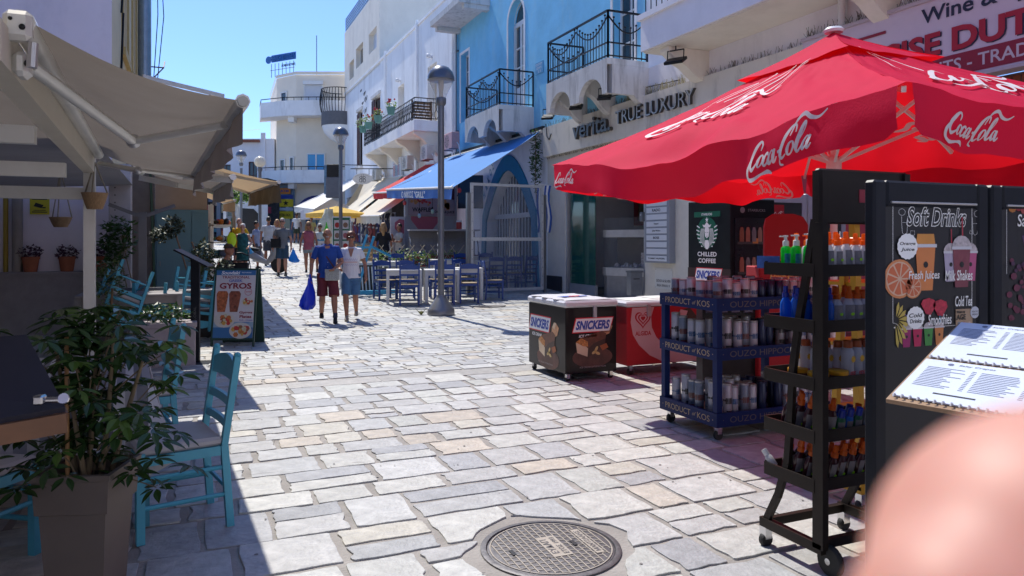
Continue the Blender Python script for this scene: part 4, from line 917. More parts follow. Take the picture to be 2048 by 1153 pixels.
B = MB(M); B.bar((9.5, 6.5, 0), (9.5, 6.5, .5), .03).bar((9.5, 5.9, 0), (9.5, 6.5, .5), .03).bar((10.5, 6.9, .5), (9.5, 6.5, .5), .03).bar((6.2, 10, 0), (6.2, 10, .5), .03).bar((6.2, 10, .5), (8.2, 10, .5), .03); B.build("wall_bracket", mat("rusty_iron", (.12, .04, .03), .7), lh)
# yellow camera notice
nt_ = thing("camera_notice", "yellow security camera notice on the pale wall above the three flower pots", "notice", (-2.36, 13.97, 1.94))
MB().box(0, 0, 0, .27, .012, .29).build("plate", mat("notice_yellow", (.55, .48, .02), .5, var=.03), nt_)
B = MB(frame((0, -.002, 0), (1, 0, 0), (0, 0, 1))); B.prism([(.05, .13), (.16, .10), (.19, .15), (.08, .19)], 0, .001); B.box(.17, .1, 0, .22, .12, .001); B.box(.03, .235, 0, .24, .26, .001); B.box(.03, .03, 0, .24, .045, .001); B.box(.05, .06, 0, .22, .07, .001); B.build("print", PBLACK, nt_)
vc = thing("camera_dome", "small white security camera with a dark eye under the awning beam", "security camera", (-1.95, 13.9, 2.62)); MB().ball((0, 0, 0), .06, 10, 8).box(-.03, 0, -.03, .03, .1, .03).build("body", WPLAS, vc); MB().ball((-.01, -.045, 0), .028, 8, 6).build("lens", PBLACK, vc)
# corner column and doorway
cc = thing("panelled_column", "white panelled corner column hung with ivy beside the red door", "column", (-1.0, 13.6, 0))
MB().box(-.2, -.15, 0, .12, .15, 2.75, .01).build("shaft", mat("column_white", (.40, .39, .41), .6), cc); B = MB()
for y in range(20): B.box(-.12, -.153, .2+y*.12, -.1, -.151, .22+y*.12)
B.build("screw_holes", PBLACK, cc)
rd = thing("red_door", "narrow red framed door in the recess behind the column", "door", (-1.05, 15.2, 0))
MB().box(-.06, -.45, 0, 0, .45, 2.3).build("frame", mat("pale_frame", (.42, .4, .4), .6), rd); MB().box(.001, -.34, .1, .02, .34, 2.2).build("leaf", mat("dark_red_leaf", (.25, .01, .02), .5), rd); MB().box(.03, -.1, 1.15, .06, .1, 1.18).build("handle", LGREY, rd)
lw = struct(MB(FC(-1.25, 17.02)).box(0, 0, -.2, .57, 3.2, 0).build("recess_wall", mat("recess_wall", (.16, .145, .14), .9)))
# low beige shop block with blue-green cupboard
bk = thing("beige_shop_block", "low beige shop block behind the stacked blue chairs", "building", (-.67, 17.0, 0))
MB().box(0, 0, 0, 1.0, 13, 3.3).build("wall", mat("beige_block", (.33, .26, .21), .85, var=.06, bump=.2), bk)
gc = thing("blue_green_cupboard", "large blue green two leaf metal cupboard against the beige shop block", "cupboard", (-.67, 16.9, 0))
TEAL = mat("teal_paint", (.085, .19, .24), .55, var=.05, scale=3)
MB().box(0, 0, 0, 1.02, .09, 2.17).build("carcass", TEAL, gc); MB().box(.03, -.025, .05, .68, -.001, 2.14, .004).build("door", TEAL, gc); MB().box(.70, -.02, .05, 1.0, -.001, 2.08, .004).build("door", TEAL, gc)
MB().box(.09, -.05, 1.0, .11, -.026, 1.1).build("handle", GREYM, gc); MB().tube([(-.09, -.05, 3.2), (-.06, -.06, 2.4), (-.02, -.06, 1.2), (0, -.05, .3)], .025, 6).build("green_hose", mat("green_hose", (.02, .07, .045), .5), gc)

bw = thing("rear_house", "white house closing the small square behind the camera", "building", (0, -13, 0)); MB().box(-9, -5, 0, 9.2, 0, 10).build("wall", WHITE, bw); MB().box(2, .001, 0, 4, .03, 3).build("door", BROWN, bw); MB().box(-4, .001, 4, -2.8, .03, 6).build("window", DGLASS, bw)
# ================================================================ street lamps
def lamp(x, y, label, h=5.0, globe=False):
    z = g(y); t = thing("street_lamp", label, "street lamp", (x, y, z), 0, "street lamps along the paved street")
    s = h/5.0
    MB().lathe([(.27, 0), (.275, .03), (.27, .10), (.25, .13), (.12, .33), (.095, .36), (.085, .4)], 24).build("base", mat("lamp_base_grey", (.22, .22, .23), .4, .5, var=.08), t)
    MB().tube([(0, 0, .35), (0, 0, 4.25*s)], .064, 16).build("pole", GREYM, t)
    if globe:
        MB().lathe([(.08, 4.2*s), (.1, 4.3*s), (.07, 4.4*s)], 14).build("collar", GREYM, t); MB().ball((0, 0, 4.4*s+.2), .22, 20, 14).build("globe", mat("opal_globe", (.8, .78, .7), .25, var=0, transl=((.8, .78, .7), .3)), t)
    else:
        MB().lathe([(.075, 4.2), (.1, 4.24), (.105, 4.34), (.09, 4.36)], 18).build("collar", GREYM, t)
        MB().lathe([(.095, 4.36), (.12, 4.42), (.19, 4.56), (.235, 4.66), (.25, 4.72)], 24).build("glass_bowl", mat("lamp_glass", (.65, .66, .68), .08, var=0, alpha=.32, coat=.6), t)
        MB().lathe([(.035, 4.36), (.045, 4.5), (.06, 4.6), (.055, 4.7)], 12).build("bulb_holder", mat("lamp_inner", (.5, .45, .36), .4), t)
        MB().lathe([(.255, 4.70), (.275, 4.715), (.27, 4.78), (.23, 4.88), (.16, 4.96), (.08, 4.995), (.0001, 5.0)], 28).build("cap", mat("lamp_cap", (.15, .16, .185), .3, .6, var=.05), t)
    return t
l1 = lamp(4.62, 14.2, "nearest grey street lamp with a clear bowl, in front of the blue chairs")
B = MB(Matrix.Rotation(R(-200), 4, 'Z'))
for z, s_ in ((1.62, .05), (1.38, .07), (1.25, .09), (1.2, .05), (.55, .03)):
    B.add([(.074*math.cos(a), .074*math.sin(a), z+dz) for a in (R(-10+s_*100), R(20+s_*200)) for dz in (0, s_*.7)], [(0, 1, 3, 2)])
B.build("torn_sticker", PWHITE, l1)
lamp(4.86, 26.3, "second street lamp with a clear bowl, rising behind the walking couple", 5)
lamp(2.5, 30.5, "street lamp with a white ball globe, beyond the left awnings", 4.2, True)
lamp(2.4, 40.4, "farthest street lamp with a clear bowl, half hidden by the left awning", 4.8)
# ================================================================ right side awnings
BLT = mat("blue_awning_top", (.07, .27, .66), .8, var=.06, scale=2, transl=((.05, .2, .6), .25), stretch=(1, 9, 1)); BLV = mat("blue_awning_valance", (.01, .12, .48), .55, var=.12, scale=5)
def zz(Y, h): return g(Y)+h
aw = awning("bright blue restaurant awning with white Greek lettering on its valance", (9.05, 18.75, 4.62), (9.05, 27.4, 4.72), (6.3, 25.5, 3.32), (6.3, 18.4, 2.92), .30, BLT, BLV, grp=None, sag=.03, seed=1)
B = MB(Matrix.Translation((-9.05, -18.75, -4.62)) @ FR(22.05, 2.98, 6.255)); tx(B, 'Ο ΝΙΚΟΣ "GRILL"', 0, -.03, .2, 2.6, 0, .02, mapf=lambda x, y, z: (x, y-x*.056, z)); B.build("lettering", PWHITE, aw)
MB(Matrix.Translation((-9.05, -18.75, -4.62))).bar((9.1, 18.7, 4.7), (9.1, 27.5, 4.8), .08, .1).build("top_rail", IRON, aw)
awning("red awning strip showing above and behind the blue restaurant awning", (9.1, 25, 4.5), (9.1, 30, 4.75), (6.9, 30.2, 3.5), (6.9, 26, 3.3), .25, mat("red_awning", (.6, .03, .03), .8, transl=((.6, .02, .02), .25)), seed=2)
awning("cream awning with a scalloped edge, nearest one beyond the blue awning", (9.1, 27.8, 4.3), (9.1, 33.4, 4.5), (6.7, 32.5, 2.62), (6.7, 28.2, 2.5), .36, BEIGEF, sc=.07, grp="cream shop awnings", seed=3)
awning("cream awning with scalloped edge whose top lies partly in shade, second beyond the blue one", (9.1, 33.6, 4.6), (9.1, 38, 4.8), (6.75, 37.2, 2.85), (6.75, 33.2, 2.7), .36, BEIGEF, sc=.07, grp="cream shop awnings", seed=4)
awning("steep cream and brown striped awning hanging higher behind the oval sign", (9.1, 37.8, 5.0), (9.1, 42, 5.2), (8.0, 42, 3.5), (8.0, 37.8, 3.3), .0001+.05, BEIGEF, grp="cream shop awnings", seed=5)
awning("large bright white awning at the far end reaching over the street", (9.1, 41.5, 5.2), (9.1, 47, 5.4), (5.6, 45, 3.55), (5.6, 37.6, 3.1), .32, mat("white_awning", (.78, .77, .74), .9, var=.04, transl=((.7, .65, .55), .2)), sc=.05, seed=6)
def parasol(label, x, y, z0, zt, hw, m, rz=0, val=.18, logo=None):
    t = thing("parasol", label, "parasol", (x, y, g(y)), rz); z0 -= 0
    B = MB(); ap = (0, 0, zt-g(y)); c = [(-hw, -hw, z0-g(y)), (hw, -hw, z0-g(y)), (hw, hw, z0-g(y)), (-hw, hw, z0-g(y))]
    for i in range(4): B.add([c[i], c[(i+1) % 4], ap], [(0, 1, 2)]); a, b = c[i], c[(i+1) % 4]; B.quad(a, b, (b[0], b[1], b[2]-val), (a[0], a[1], a[2]-val))
    B.build("canopy", m, t); MB().tube([(0, 0, 0), (0, 0, zt-g(y)+.05)], .03, 8).build("pole", WPAINT, t)
    return t
parasol("yellow parasol open over the stall behind the green menu board", 5.8, 32.4, 2.72, 3.05, .95, mat("yellow_parasol", (.75, .5, .1), .8, transl=((.7, .45, .05), .3)), R(20))
pw = parasol("white parasol with a red round logo, farther back under the white awning", 6.9, 40.6, 3.2, 3.85, 1.2, mat("white_parasol", (.7, .68, .7), .8, transl=((.6, .5, .5), .3)), R(10), .5)
MB(frame((.3, -1.21, 2.15-.2), (1, 0, 0), (0, 0, 1))).poly(circ(0, 0, .16, 16), .004).build("round_logo", PRED, pw)
cpz = thing("folded_parasol", "crumpled yellow and white folded parasol left of the green menu board", "folded parasol", (4.75, 29.3, g(29.3)), 0)
def fold(B, h0, h1, r, lean):
    pts = []; n = 14
    for i in range(9):
        u = i/8; pts.append([((r*(.35+.65*math.sin(math.pi*min(u*1.1, 1)))*(1+.25*math.sin(5*a+u*4)))*math.cos(a)+lean*u, (r*(.35+.65*math.sin(math.pi*min(u*1.1, 1)))*(1+.25*math.sin(5*a+u*4)))*math.sin(a), h0+(h1-h0)*u) for a in [2*math.pi*k/n for k in range(n)]])
    vs = [p for q in pts for p in q]; B.add(vs, [(i*n+j, i*n+(j+1) % n, (i+1)*n+(j+1) % n, (i+1)*n+j) for i in range(8) for j in range(n)], True)
B = MB(); fold(B, .5, 2.1, .38, .2); B.build("cloth", mat("yellow_white_cloth", (.72, .68, .5), .8, var=.35, scale=2.2), cpz); MB().tube([(0, 0, 0), (.2, 0, 2.2)], .03, 6).build("pole", WPAINT, cpz)
# ================================================================ signs and boxes along the right facades
def ac(x, y, z, label, w=.82, red=False):
    t = thing("air_conditioner", label, "air conditioner", (x, y, z), R(-90), "air conditioner units on the right facades")
    MB().box(-w/2, -.3, 0, w/2, 0, .58, .015).build("casing", mat("ac_pink" if red else "ac_cream", (.6, .3, .28) if red else (.56, .54, .48), .5, dirt=((.3, .28, .25), .4, (3, 3, 3))), t)
    B = MB(frame((-w*.12, -.303, .29), (1, 0, 0), (0, 0, 1)))
    for r in (.06, .12, .18, .23): stroke(B, circ(0, 0, r, 16), .012, 0, closed=True, sub=2)
    for k in range(8): a = k*math.pi/4; B.add([(0, 0, .001), (.22*math.cos(a), .22*math.sin(a), .001), (.22*math.cos(a+.12), .22*math.sin(a+.12), .001)], [(0, 1, 2)])
    B.build("fan_grille", DARKP, t)
    MB().bar((-w*.35, 0, -.02), (-w*.35, -.36, -.02), .03).bar((w*.35, 0, -.02), (w*.35, -.36, -.02), .03).build("bracket", GREYM, t)
    MB().tube([(w/2, -.1, .2), (w/2+.12, -.08, .1), (w/2+.1, 0, -.3)], .02, 6).build("hose", WPLAS, t)
ac(8.85, 25.5, 4.85, "red tinged air conditioner at the corner of the blue house above the red awning", .9, True)
ac(8.8, 28.3, 4.75, "cream air conditioner under the near end of the flower balcony")
ac(8.8, 31.2, 4.62, "cream air conditioner right of the coloured figures sign"); ac(8.8, 37.0, 4.6, "farther cream air conditioner beside the hanging oval sign")
for (y_, z_, k) in ((30.0, 4.5, 0), (32.4, 4.45, 1)):
    pass
t = thing("figures_sign", "white square sign with a row of coloured standing figures on the white house", "shop sign", (9.1, 35.4, 4.45))
M2 = Matrix.Translation((-9.1, -35.4, -4.45)) @ FR(35.4, 4.45, 9.18)
MB(M2).box(0, 0, 0, 1.5, 1.05, .14, .01).build("panel", mat("sign_pale_blue", (.62, .66, .72), .4, var=.02), t)
FC_ = [(.5, .05, .04), (.45, .1, .06), (.04, .05, .12), (.03, .2, .3), (.05, .07, .2), (.4, .05, .1), (.03, .03, .06)]
for i in range(7):
    B = MB(M2); x = .24+i*.17; B.box(x-.04, .35, .141, x+.04, .72, .145); B.poly(circ(x, .79, .04, 10), .143); B.box(x-.035, .2, .141, x-.008, .35, .145); B.box(x+.008, .2, .141, x+.035, .35, .145); B.build("printed_figure", mat("fig%d" % i, FC_[i], .5, var=0), t)
t = thing("oval_sign", "white oval hanging sign with a double B monogram beside the second street lamp", "hanging sign", (7.7, 35.9, 4.55), R(-23.5))
M2 = frame((0, -.03, 0), (1, 0, 0), (0, 0, 1)); MB(M2).prism(circ(0, 0, .47, 32, .27), 0, .06).build("panel", mat("oval_white", (.72, .7, .66), .4, var=.02), t)
B = MB(M2)
for s_ in (1, -1):
    stroke(B, [(s_*.03, -.15), (s_*.03, .13)], .03, .063); stroke(B, [(s_*.03, .13), (s_*.13, .1), (s_*.12, .02), (s_*.05, 0)], .022, .064); stroke(B, [(s_*.05, 0), (s_*.15, -.04), (s_*.13, -.14), (s_*.03, -.15)], .022, .064); B.poly(circ(s_*.045, .19, .018, 8), .064)
B.build("monogram", PBLACK, t); B = MB(M2); stroke(B, circ(0, 0, .4, 24, .2, .5, 2.7), .008, .063); stroke(B, circ(0, 0, .4, 24, .2, 3.6, 5.8), .006, .063); B.build("fine_print", GREYM, t)
MB().bar((-.6, 0, .5), (1.5, 0, .5), .04).bar((-.3, 0, .25), (-.3, 0, .5), .02).bar((.3, 0, .22), (.3, 0, .5), .02).build("bracket", IRON, t)
t = thing("hanging_lightbox", "dark grey double hanging sign box with rounded frame left of the second lamp head", "hanging sign", (6.75, 38.6, 3.75), R(-23.5))
MB().box(-.38, -.1, 0, .38, .1, 1.1, .05).build("grey_box", mat("box_slate", (.09, .1, .13), .5), t); MB().box(-.32, -.12, 1.102, .38, .12, 1.72, .02).build("black_box", DARKP, t); MB().box(-.5, .12, .2, -.2, .16, 1.7).build("blue_cloth", mat("faded_blue_cloth", (.12, .22, .33), .8, var=.3), t); MB().bar((0, 0, 1.72), (2.2, .8, 1.75), .04).build("bracket", IRON, t)
# flower pots on the far balcony rail
PINKF = mat("red_flower", (.45, .02, .05), .6, var=.3); WHF = mat("white_flower", (.7, .66, .6), .6)
def leafmass(B, c, r, n, s, flat=.6):
    for _ in range(n):
        th = rnd(0, 6.28); ph = math.acos(rnd(-1, 1)); rr = rnd(.3, 1)**.6
        p = Vector((c[0]+r[0]*rr*math.sin(ph)*math.cos(th), c[1]+r[1]*rr*math.sin(ph)*math.sin(th), c[2]+r[2]*rr*math.cos(ph)))
        a = Vector((rnd(-1, 1), rnd(-1, 1), rnd(-flat, flat))).normalized(); b = a.cross(Vector((rnd(-.4, .4), rnd(-.4, .4), 1))).normalized(); q = s*rnd(.6, 1.3)
        nn = a.cross(b)*q*.15
        B.add([p, p+a*q*.5+b*q*.28+nn, p+a*q, p+a*q*.5-b*q*.28+nn], [(0, 1, 2, 3)])
for i, (Y, nm, fm, big) in enumerate(((37.2, "white flowers and long trailing leaves, farthest", WHF, 1.6), (35.9, "dark red and yellow flowers, second from the far end", PINKF, 1.2), (33.9, "bright red geraniums, third from the far end", PINKF, 1), (31.5, "a single dark pink bloom, nearest to the bench", PINKF, .9))):
    t = thing("flower_pot", "teal balcony pot with "+nm, "flower pot", (7.98, Y, 7.0), 0, "flower pots on the balcony rail")
    MB().lathe([(.14, 0), (.2, .3), (.215, .32), (.2, .33), (.19, .29), (.001, .29)], 14).build("pot", mat("teal_pot", (.10, .26, .24), .6), t)
    B = MB(); leafmass(B, (0, 0, .45), (.28*big, .28*big, .2*big), int(60*big), .12); struct(B.build("foliage", LEAF2, t), "stuff")
    B = MB(); [B.ball((rnd(-.2, .2)*big, rnd(-.2, .2)*big, rnd(.5, .72)), rnd(.04, .065), 6, 4) for _ in range(7)]; struct(B.build("blossoms", fm, t), "stuff")
t = thing("wooden_bench", "slatted wooden bench back standing on the near end of the flower balcony", "bench", (8.6, 28.9, 6.35), 0)
for k in range(6): MB().box(-.42, -.02, .1+k*.12, .42, .02, .19+k*.12).build("slat", WOOD, t)
MB().box(-.42, .0, 0, -.36, .06, .85).box(.36, 0, 0, .42, .06, .85).build("frame", WOOD, t)
# ================================================================ restaurant terrace
def make_chair(cm, sm, label, group, name="chair", cush=False):
    t = thing(name, label, "chair", (0, 0, 0), 0, group); w = .205
    for sx in (-1, 1):
        MB().add([], []); B = MB(); B.bar((sx*w, -.2, 0), (sx*w, -.2, .47), .038); B.build("leg", cm, t)
        B = MB(); B.bar((sx*w, .22, 0), (sx*w, .19, .45), .036, .036); B.bar((sx*w, .19, .45), (sx*w*1.02, .255, .93), .036, .032); B.ball((sx*w*1.02, .256, .935), .02, 6, 4); B.build("rear_post", cm, t)
        B = MB(); B.tube([(sx*w, -.2, .33), (sx*w, .2, .33)], .013, 6); B.tube([(sx*w, -.2, .18), (sx*w, .2, .18)], .013, 6); B.build("side_stretcher", cm, t)
    B = MB(); B.tube([(-w, -.2, .27), (w, -.2, .27)], .013, 6); B.tube([(-w, .2, .22), (w, .2, .22)], .013, 6); B.build("cross_stretcher", cm, t)
    MB().box(-w, -.215, .4, w, -.185, .45).box(-w, .175, .4, w, .205, .45).box(-w-.015, -.18, .4, -w+.015, .17, .45).box(w-.015, -.18, .4, w+.015, .17, .45).build("seat_frame", cm, t)
    MB().box(-w-.01, -.215, .451, w+.01, .185, .50 if cush else .472, .015).build("cushion" if cush else "rush_seat", sm, t)
    def rail(z, h, arch): 
        B = MB(); n = 8; y = lambda z_: .19+(z_-.45)*.135
        for i in range(n):
            u0, u1 = -1+2*i/n, -1+2*(i+1)/n; q = []
            for yy in (-.010, .010):
                for u in (u0, u1):
                    for zz_ in (z-h/2, z+h/2+arch*(1-u*u)): q.append((u*w*.93, y(zz_)+yy+.012*(1-u*u), zz_))
            B.add(q, [(0, 2, 3, 1), (4, 5, 7, 6), (1, 3, 7, 5), (0, 4, 6, 2)])
        return B
    rail(.84, .09, .035).build("top_rail", cm, t); rail(.68, .045, .0).build("back_rail", cm, t); rail(.56, .04, 0).build("back_rail", cm, t)
    return t
def make_table(tm, label, group, w=.8, d=.8, h=.76, name="table"):
    t = thing(name, label, "table", (0, 0, 0), 0, group)
    MB().box(-w/2, -d/2, h-.03, w/2, d/2, h, .005).build("tabletop", tm, t)
    MB().box(-w/2+.05, -d/2+.04, h-.13, w/2-.05, -d/2+.06, h-.031).box(-w/2+.05, d/2-.06, h-.13, w/2-.05, d/2-.04, h-.031).box(-w/2+.04, -d/2+.06, h-.13, -w/2+.06, d/2-.06, h-.031).box(w/2-.06, -d/2+.06, h-.13, w/2-.04, d/2-.06, h-.031).build("apron", tm, t)
    for sx in (-1, 1):
        for sy in (-1, 1): MB().box(sx*(w/2-.035)-.035, sy*(d/2-.035)-.035, 0, sx*(w/2-.035)+.035, sy*(d/2-.035)+.035, h-.031).build("leg", tm, t)
    return t
NBL = mat("navy_chair_paint", (.007, .045, .22), .4, var=.08); RUSH = mat("rush_seat", (.33, .25, .15), .8, var=.2, scale=20, bump=.3)
TGW = mat("table_white", (.62, .61, .58), .5, var=.04)
c0 = make_chair(NBL, RUSH, "", "navy blue taverna chairs on the terrace", "taverna_chair"); first = [c0]
def pc(x, y, rz, label):
    z = g(y)+.004
    if first: c = first.pop(); c.location = (x, y, z); c.rotation_euler = (0, 0, rz); c["label"] = label; return c
    return dup(c0, (x, y, z), rz, label)
t0 = make_table(TGW, "", "white tables on the terrace", .8, .8, .76, "restaurant_table"); ft = [t0]
def pt(x, y, rz, label):
    z = g(y)+.004
    if ft: c = ft.pop(); c.location = (x, y, z); c.rotation_euler = (0, 0, rz); c["label"] = label; return c
    return dup(t0, (x, y, z), rz, label)
pt(4.52, 16.65, R(-14), "white restaurant table at the street end of the terrace, nearest the walking couple"); pt(5.38, 16.5, R(-14), "white restaurant table in line behind the nearest lamp post"); pt(6.1, 16.9, R(-14), "white restaurant table between the lamp post and the clear screen")
pt(4.9, 19.4, R(-10), "small white table in the second row in front of the trellis"); pt(6.6, 19.9, R(-10), "white table in the second row beside the serving counter"); pt(7.7, 19.2, 0, "white table seen through the left half of the clear screen"); pt(8.3, 21.2, 0, "white table against the arch behind the clear screen")
pc(4.50, 16.12, R(180-14), "navy chair with its back to the camera at the street end table"); pc(5.28, 16.0, R(180-14), "navy chair with its back to the camera just left of the lamp post")
pc(4.25, 17.35, R(5), "navy chair on the far side of the street end table"); pc(4.75, 17.35, R(-12), "navy chair beside the far corner of the street end table"); pc(5.55, 17.25, R(-12), "navy chair facing the camera behind the second table"); pc(5.9, 16.15, R(170), "navy chair right of the lamp post with its back to the camera")
pc(6.35, 17.7, R(0), "navy chair behind the table next to the clear screen"); pc(6.75, 16.7, R(80), "navy chair turned sideways by the left post of the clear screen"); pc(4.6, 20.2, 0, "navy chair at the small table in front of the trellis"); pc(5.3, 20.1, 0, "second navy chair at the small table in front of the trellis")
pc(7.5, 18.5, R(180), "navy chair behind the left part of the clear screen"); pc(8.1, 18.6, R(170), "navy chair behind the middle of the clear screen"); pc(8.55, 18.7, R(200), "navy chair behind the right part of the clear screen"); pc(7.2, 20.0, R(0), "navy chair beyond the table behind the clear screen"); pc(8.0, 20.1, R(0), "farther navy chair beyond the table behind the clear screen"); pc(6.2, 20.7, R(10), "navy chair by the serving counter")
# clear vinyl screen
sc2 = thing("clear_screen", "tall white framed clear vinyl screen standing across the restaurant terrace", "screen", (7.55, 17.72, g(17.7)), R(3))
B = MB(); FRM = mat("screen_frame", (.5, .5, .5), .5, var=.1, scale=10)
B.box(-1.02, -.03, .08, -.95, .03, 2.86); B.box(1.02, -.03, .08, 1.09, .03, 2.86); B.box(-.95, -.03, 2.79, 1.02, .03, 2.86); B.box(-.95, -.03, .08, 1.02, .03, .15); B.box(-.95, -.03, 1.38, 1.02, .03, 1.47); B.build("frame", FRM, sc2)
VIN = mat("clear_vinyl", (.25, .28, .33), .1, var=.1, alpha=.15, coat=.6)
MB().box(-.95, -.004, .15, 1.02, .004, 1.38).build("lower_pane", VIN, sc2); MB().box(-.95, -.004, 1.47, 1.02, .004, 2.79).build("upper_pane", VIN, sc2); MB().box(-1.13, -.05, 0, -1.04, .05, 2.6).build("post", mat("screen_post", (.2, .21, .22), .4, .5), sc2); MB().box(1.10, -.05, 0, 1.16, .05, 2.6).build("post", _M["screen_post"], sc2)
B = MB(); [B.ball((x, -.032, z), .012, 6, 4) for x in (-.985, 1.055) for z in [.2+.24*k for k in range(11)]]; B.build("screws", GREYM, sc2)
fg = thing("greek_flag", "blue and white striped Greek flag hanging behind the right edge of the clear screen", "flag", (8.95, 18.35, 1.75))
for k in range(7):
    B = MB(); x0, x1 = -.22+k*.06, -.22+(k+1)*.06; B.add([(x+.03*math.sin(z*5), .03*math.sin(z*6+x*9), z) for z in [1.3*i/6 for i in range(7)] for x in (x0, x1)], [(2*i, 2*i+1, 2*i+3, 2*i+2) for i in range(6)], True); B.build("stripe", mat("flag_blue", (.03, .1, .38), .8) if k % 2 == 0 else PWHITE, fg)
MB().tube([(-.25, .05, 1.35), (.25, .05, 1.3)], .012, 6).build("flag_pole", WPAINT, fg)
iv = thing("climbing_ivy", "dark ivy climbing down the wall above the clear screen", "ivy", (8.95, 18.9, 2.6)); B = MB(); leafmass(B, (0, 0, 1.2), (.15, .22, .95), 420, .1); struct(B.build("foliage", LEAF, iv), "stuff"); B = MB(); B.tube([(0, 0, 2.1), (.05, .1, 1.4), (-.02, 0, .6), (.03, 0, 0)], .015, 5); B.build("stem", WOOD, iv)
# serving kiosk
kz = g(24); kk = thing("waffle_kiosk", "pale serving kiosk with a waffle poster and pink heart under the blue awning", "kiosk", (6.64, 24, kz))
KW = mat("kiosk_grey", (.36, .34, .35), .6, var=.05)
B = MB(); B.box(0, 0, 0, 1.65, .08, 2.55); B.box(-.1, -.08, 0, 0, .1, 2.9); B.box(1.65, -.05, 0, 1.72, .1, 2.9); B.box(-.1, -.03, 1.2, 1.7, -.001, 1.26); B.box(.75, -.03, 0, .78, -.001, 1.2); B.build("panel_wall", KW, kk)
MB().box(-.6, -.1, .0, -.12, -.02, 1.9).build("side_panel", mat("kiosk_side", (.5, .48, .5), .6), kk)
PK = mat("heart_pink", (.42, .10, .14), .6, var=0); B = MB(frame((.62, -.004, 1.5), (1, 0, 0), (0, 0, 1)))
B.poly([(0, -.28), (.28, .02), (.5, .3), (.5, .42), (-.5, .42), (-.5, .3), (-.28, .02)], .0); B.build("heart_print", PK, kk); B = MB(frame((-.36, -.104, 1.4), (1, 0, 0), (0, 0, 1))); B.poly([(.22, -.2), (.22, .4), (.05, .42), (-.1, .3), (-.1, .1)], 0); B.build("heart_print", PK, kk)
ps = thing("waffle_poster", "poster of waffles with red berries above the pink heart on the kiosk", "poster", (6.66, 23.94, kz+1.95))
MB().box(0, 0, 0, 1.62, .03, 1.0).build("sheet", mat("poster_pink_grey", (.34, .25, .27), .6, var=.08), ps); M2 = frame((0, -.002, 0), (1, 0, 0), (0, 0, 1))
B = MB(M2)
for _ in range(34): B.poly(circ(rnd(.08, .85), rnd(.42, .85), rnd(.03, .08), 8), rnd(.001, .004))
B.build("berry_print", mat("berry_red", (.45, .03, .03), .5, var=.2, scale=30), ps); B = MB(M2); [B.poly(circ(rnd(.05, .8), rnd(.35, .6), rnd(.03, .06), 6), .005) for _ in range(8)]; [B.poly(circ(rnd(1.05, 1.5), rnd(.2, .5), rnd(.06, .12), 8), .005) for _ in range(8)]; B.build("waffle_print", mat("waffle_orange", (.5, .22, .07), .5, var=.2, scale=30), ps)
MB(M2).poly([(.85, .98), (1.6, .98), (1.6, .55), (1.1, .6)], .0015).build("dark_print", mat("poster_dark", (.10, .02, .03), .5), ps)
B = MB(M2); tx(B, "WAFFLES", .48, .2, .14, .72, .006, .03); tx(B, "ORANGE JUICE", 1.25, .12, .11, .7, .006, .03); B.build("lettering", PBLACK, ps)
ct = thing("serving_counter", "curved glass serving counter with a red front behind the lamp post", "counter", (7.1, 21.9, g(22)), R(-10))
MB().box(-.9, 0, 0, 1.2, .7, .75).build("red_front", mat("counter_red", (.2, .02, .025), .5, var=.3, scale=6), ct); B = MB()
pr_ = [(-.0, .75), (.02, .95), (.12, 1.15), (.3, 1.28), (.6, 1.3)]
for i in range(4): B.quad((-.9, pr_[i][0], pr_[i][1]), (1.2, pr_[i][0], pr_[i][1]), (1.2, pr_[i+1][0], pr_[i+1][1]), (-.9, pr_[i+1][0], pr_[i+1][1]))
B.build("curved_glass", VIN, ct); B = MB()
for x in (-.9, .15, 1.2): B.tube([(x, a-.01, b) for a, b in pr_], .02, 6)
B.build("glass_rib", GREYM, ct); MB().box(-.9, .6, .751, 1.2, .7, 1.5).build("back", mat("counter_back", (.2, .2, .21), .5), ct); MB().box(-.95, -.05, 1.5, 1.25, .7, 1.55).build("shelf", KW, ct)
tvs = thing("wall_screen", "dark screen hanging inside the restaurant beside the clear screen", "television", (8.5, 23.0, 2.6), R(-23)); MB().box(-.42, 0, 0, .42, .06, 1.1, .01).build("panel", DARKP, tvs); MB().box(-.4, -.004, .03, .4, -.001, 1.07).build("glass", DGLASS, tvs)
jr = thing("sauce_jar", "jar with a red lid standing on the serving counter shelf", "jar", (7.75, 22.0, g(22)+1.56)); MB().lathe([(.08, 0), (.09, .02), (.09, .2), (.07, .22)], 12).build("jar", mat("jar_red", (.45, .05, .05), .4), jr); MB().lathe([(.085, .221), (.085, .28), (.001, .28)], 12).build("lid", WPLAS, jr)
for i, (x, y, z, c) in enumerate(((6.35, 23.3, 2.75, 0), (7.2, 20.4, 3.0, 1), (6.9, 23.5, 2.35, 2), (7.35, 23.5, 2.5, 3))):
    t = thing("hanging_bulb", ["red glass hanging bulb at the left edge of the kiosk", "red hanging bulb on a long cord right of the lamp post", "pale blue hanging bulb in front of the waffle poster", "pale green hanging bulb in front of the waffle poster"][c], "light bulb", (x, y, z)); MB().ball((0, 0, 0), (.06, .06, .08), 10, 8).build("bulb", mat("bulb%d" % c, [(.5, .05, .05), (.45, .04, .04), (.4, .6, .7), (.45, .65, .5)][c], .15, var=0), t); MB().tube([(0, 0, .08), (0, 0, .15)], .02, 6).tube([(0, 0, .15), (0, 0, .5)], .006, 4).build("cord", IRON, t)
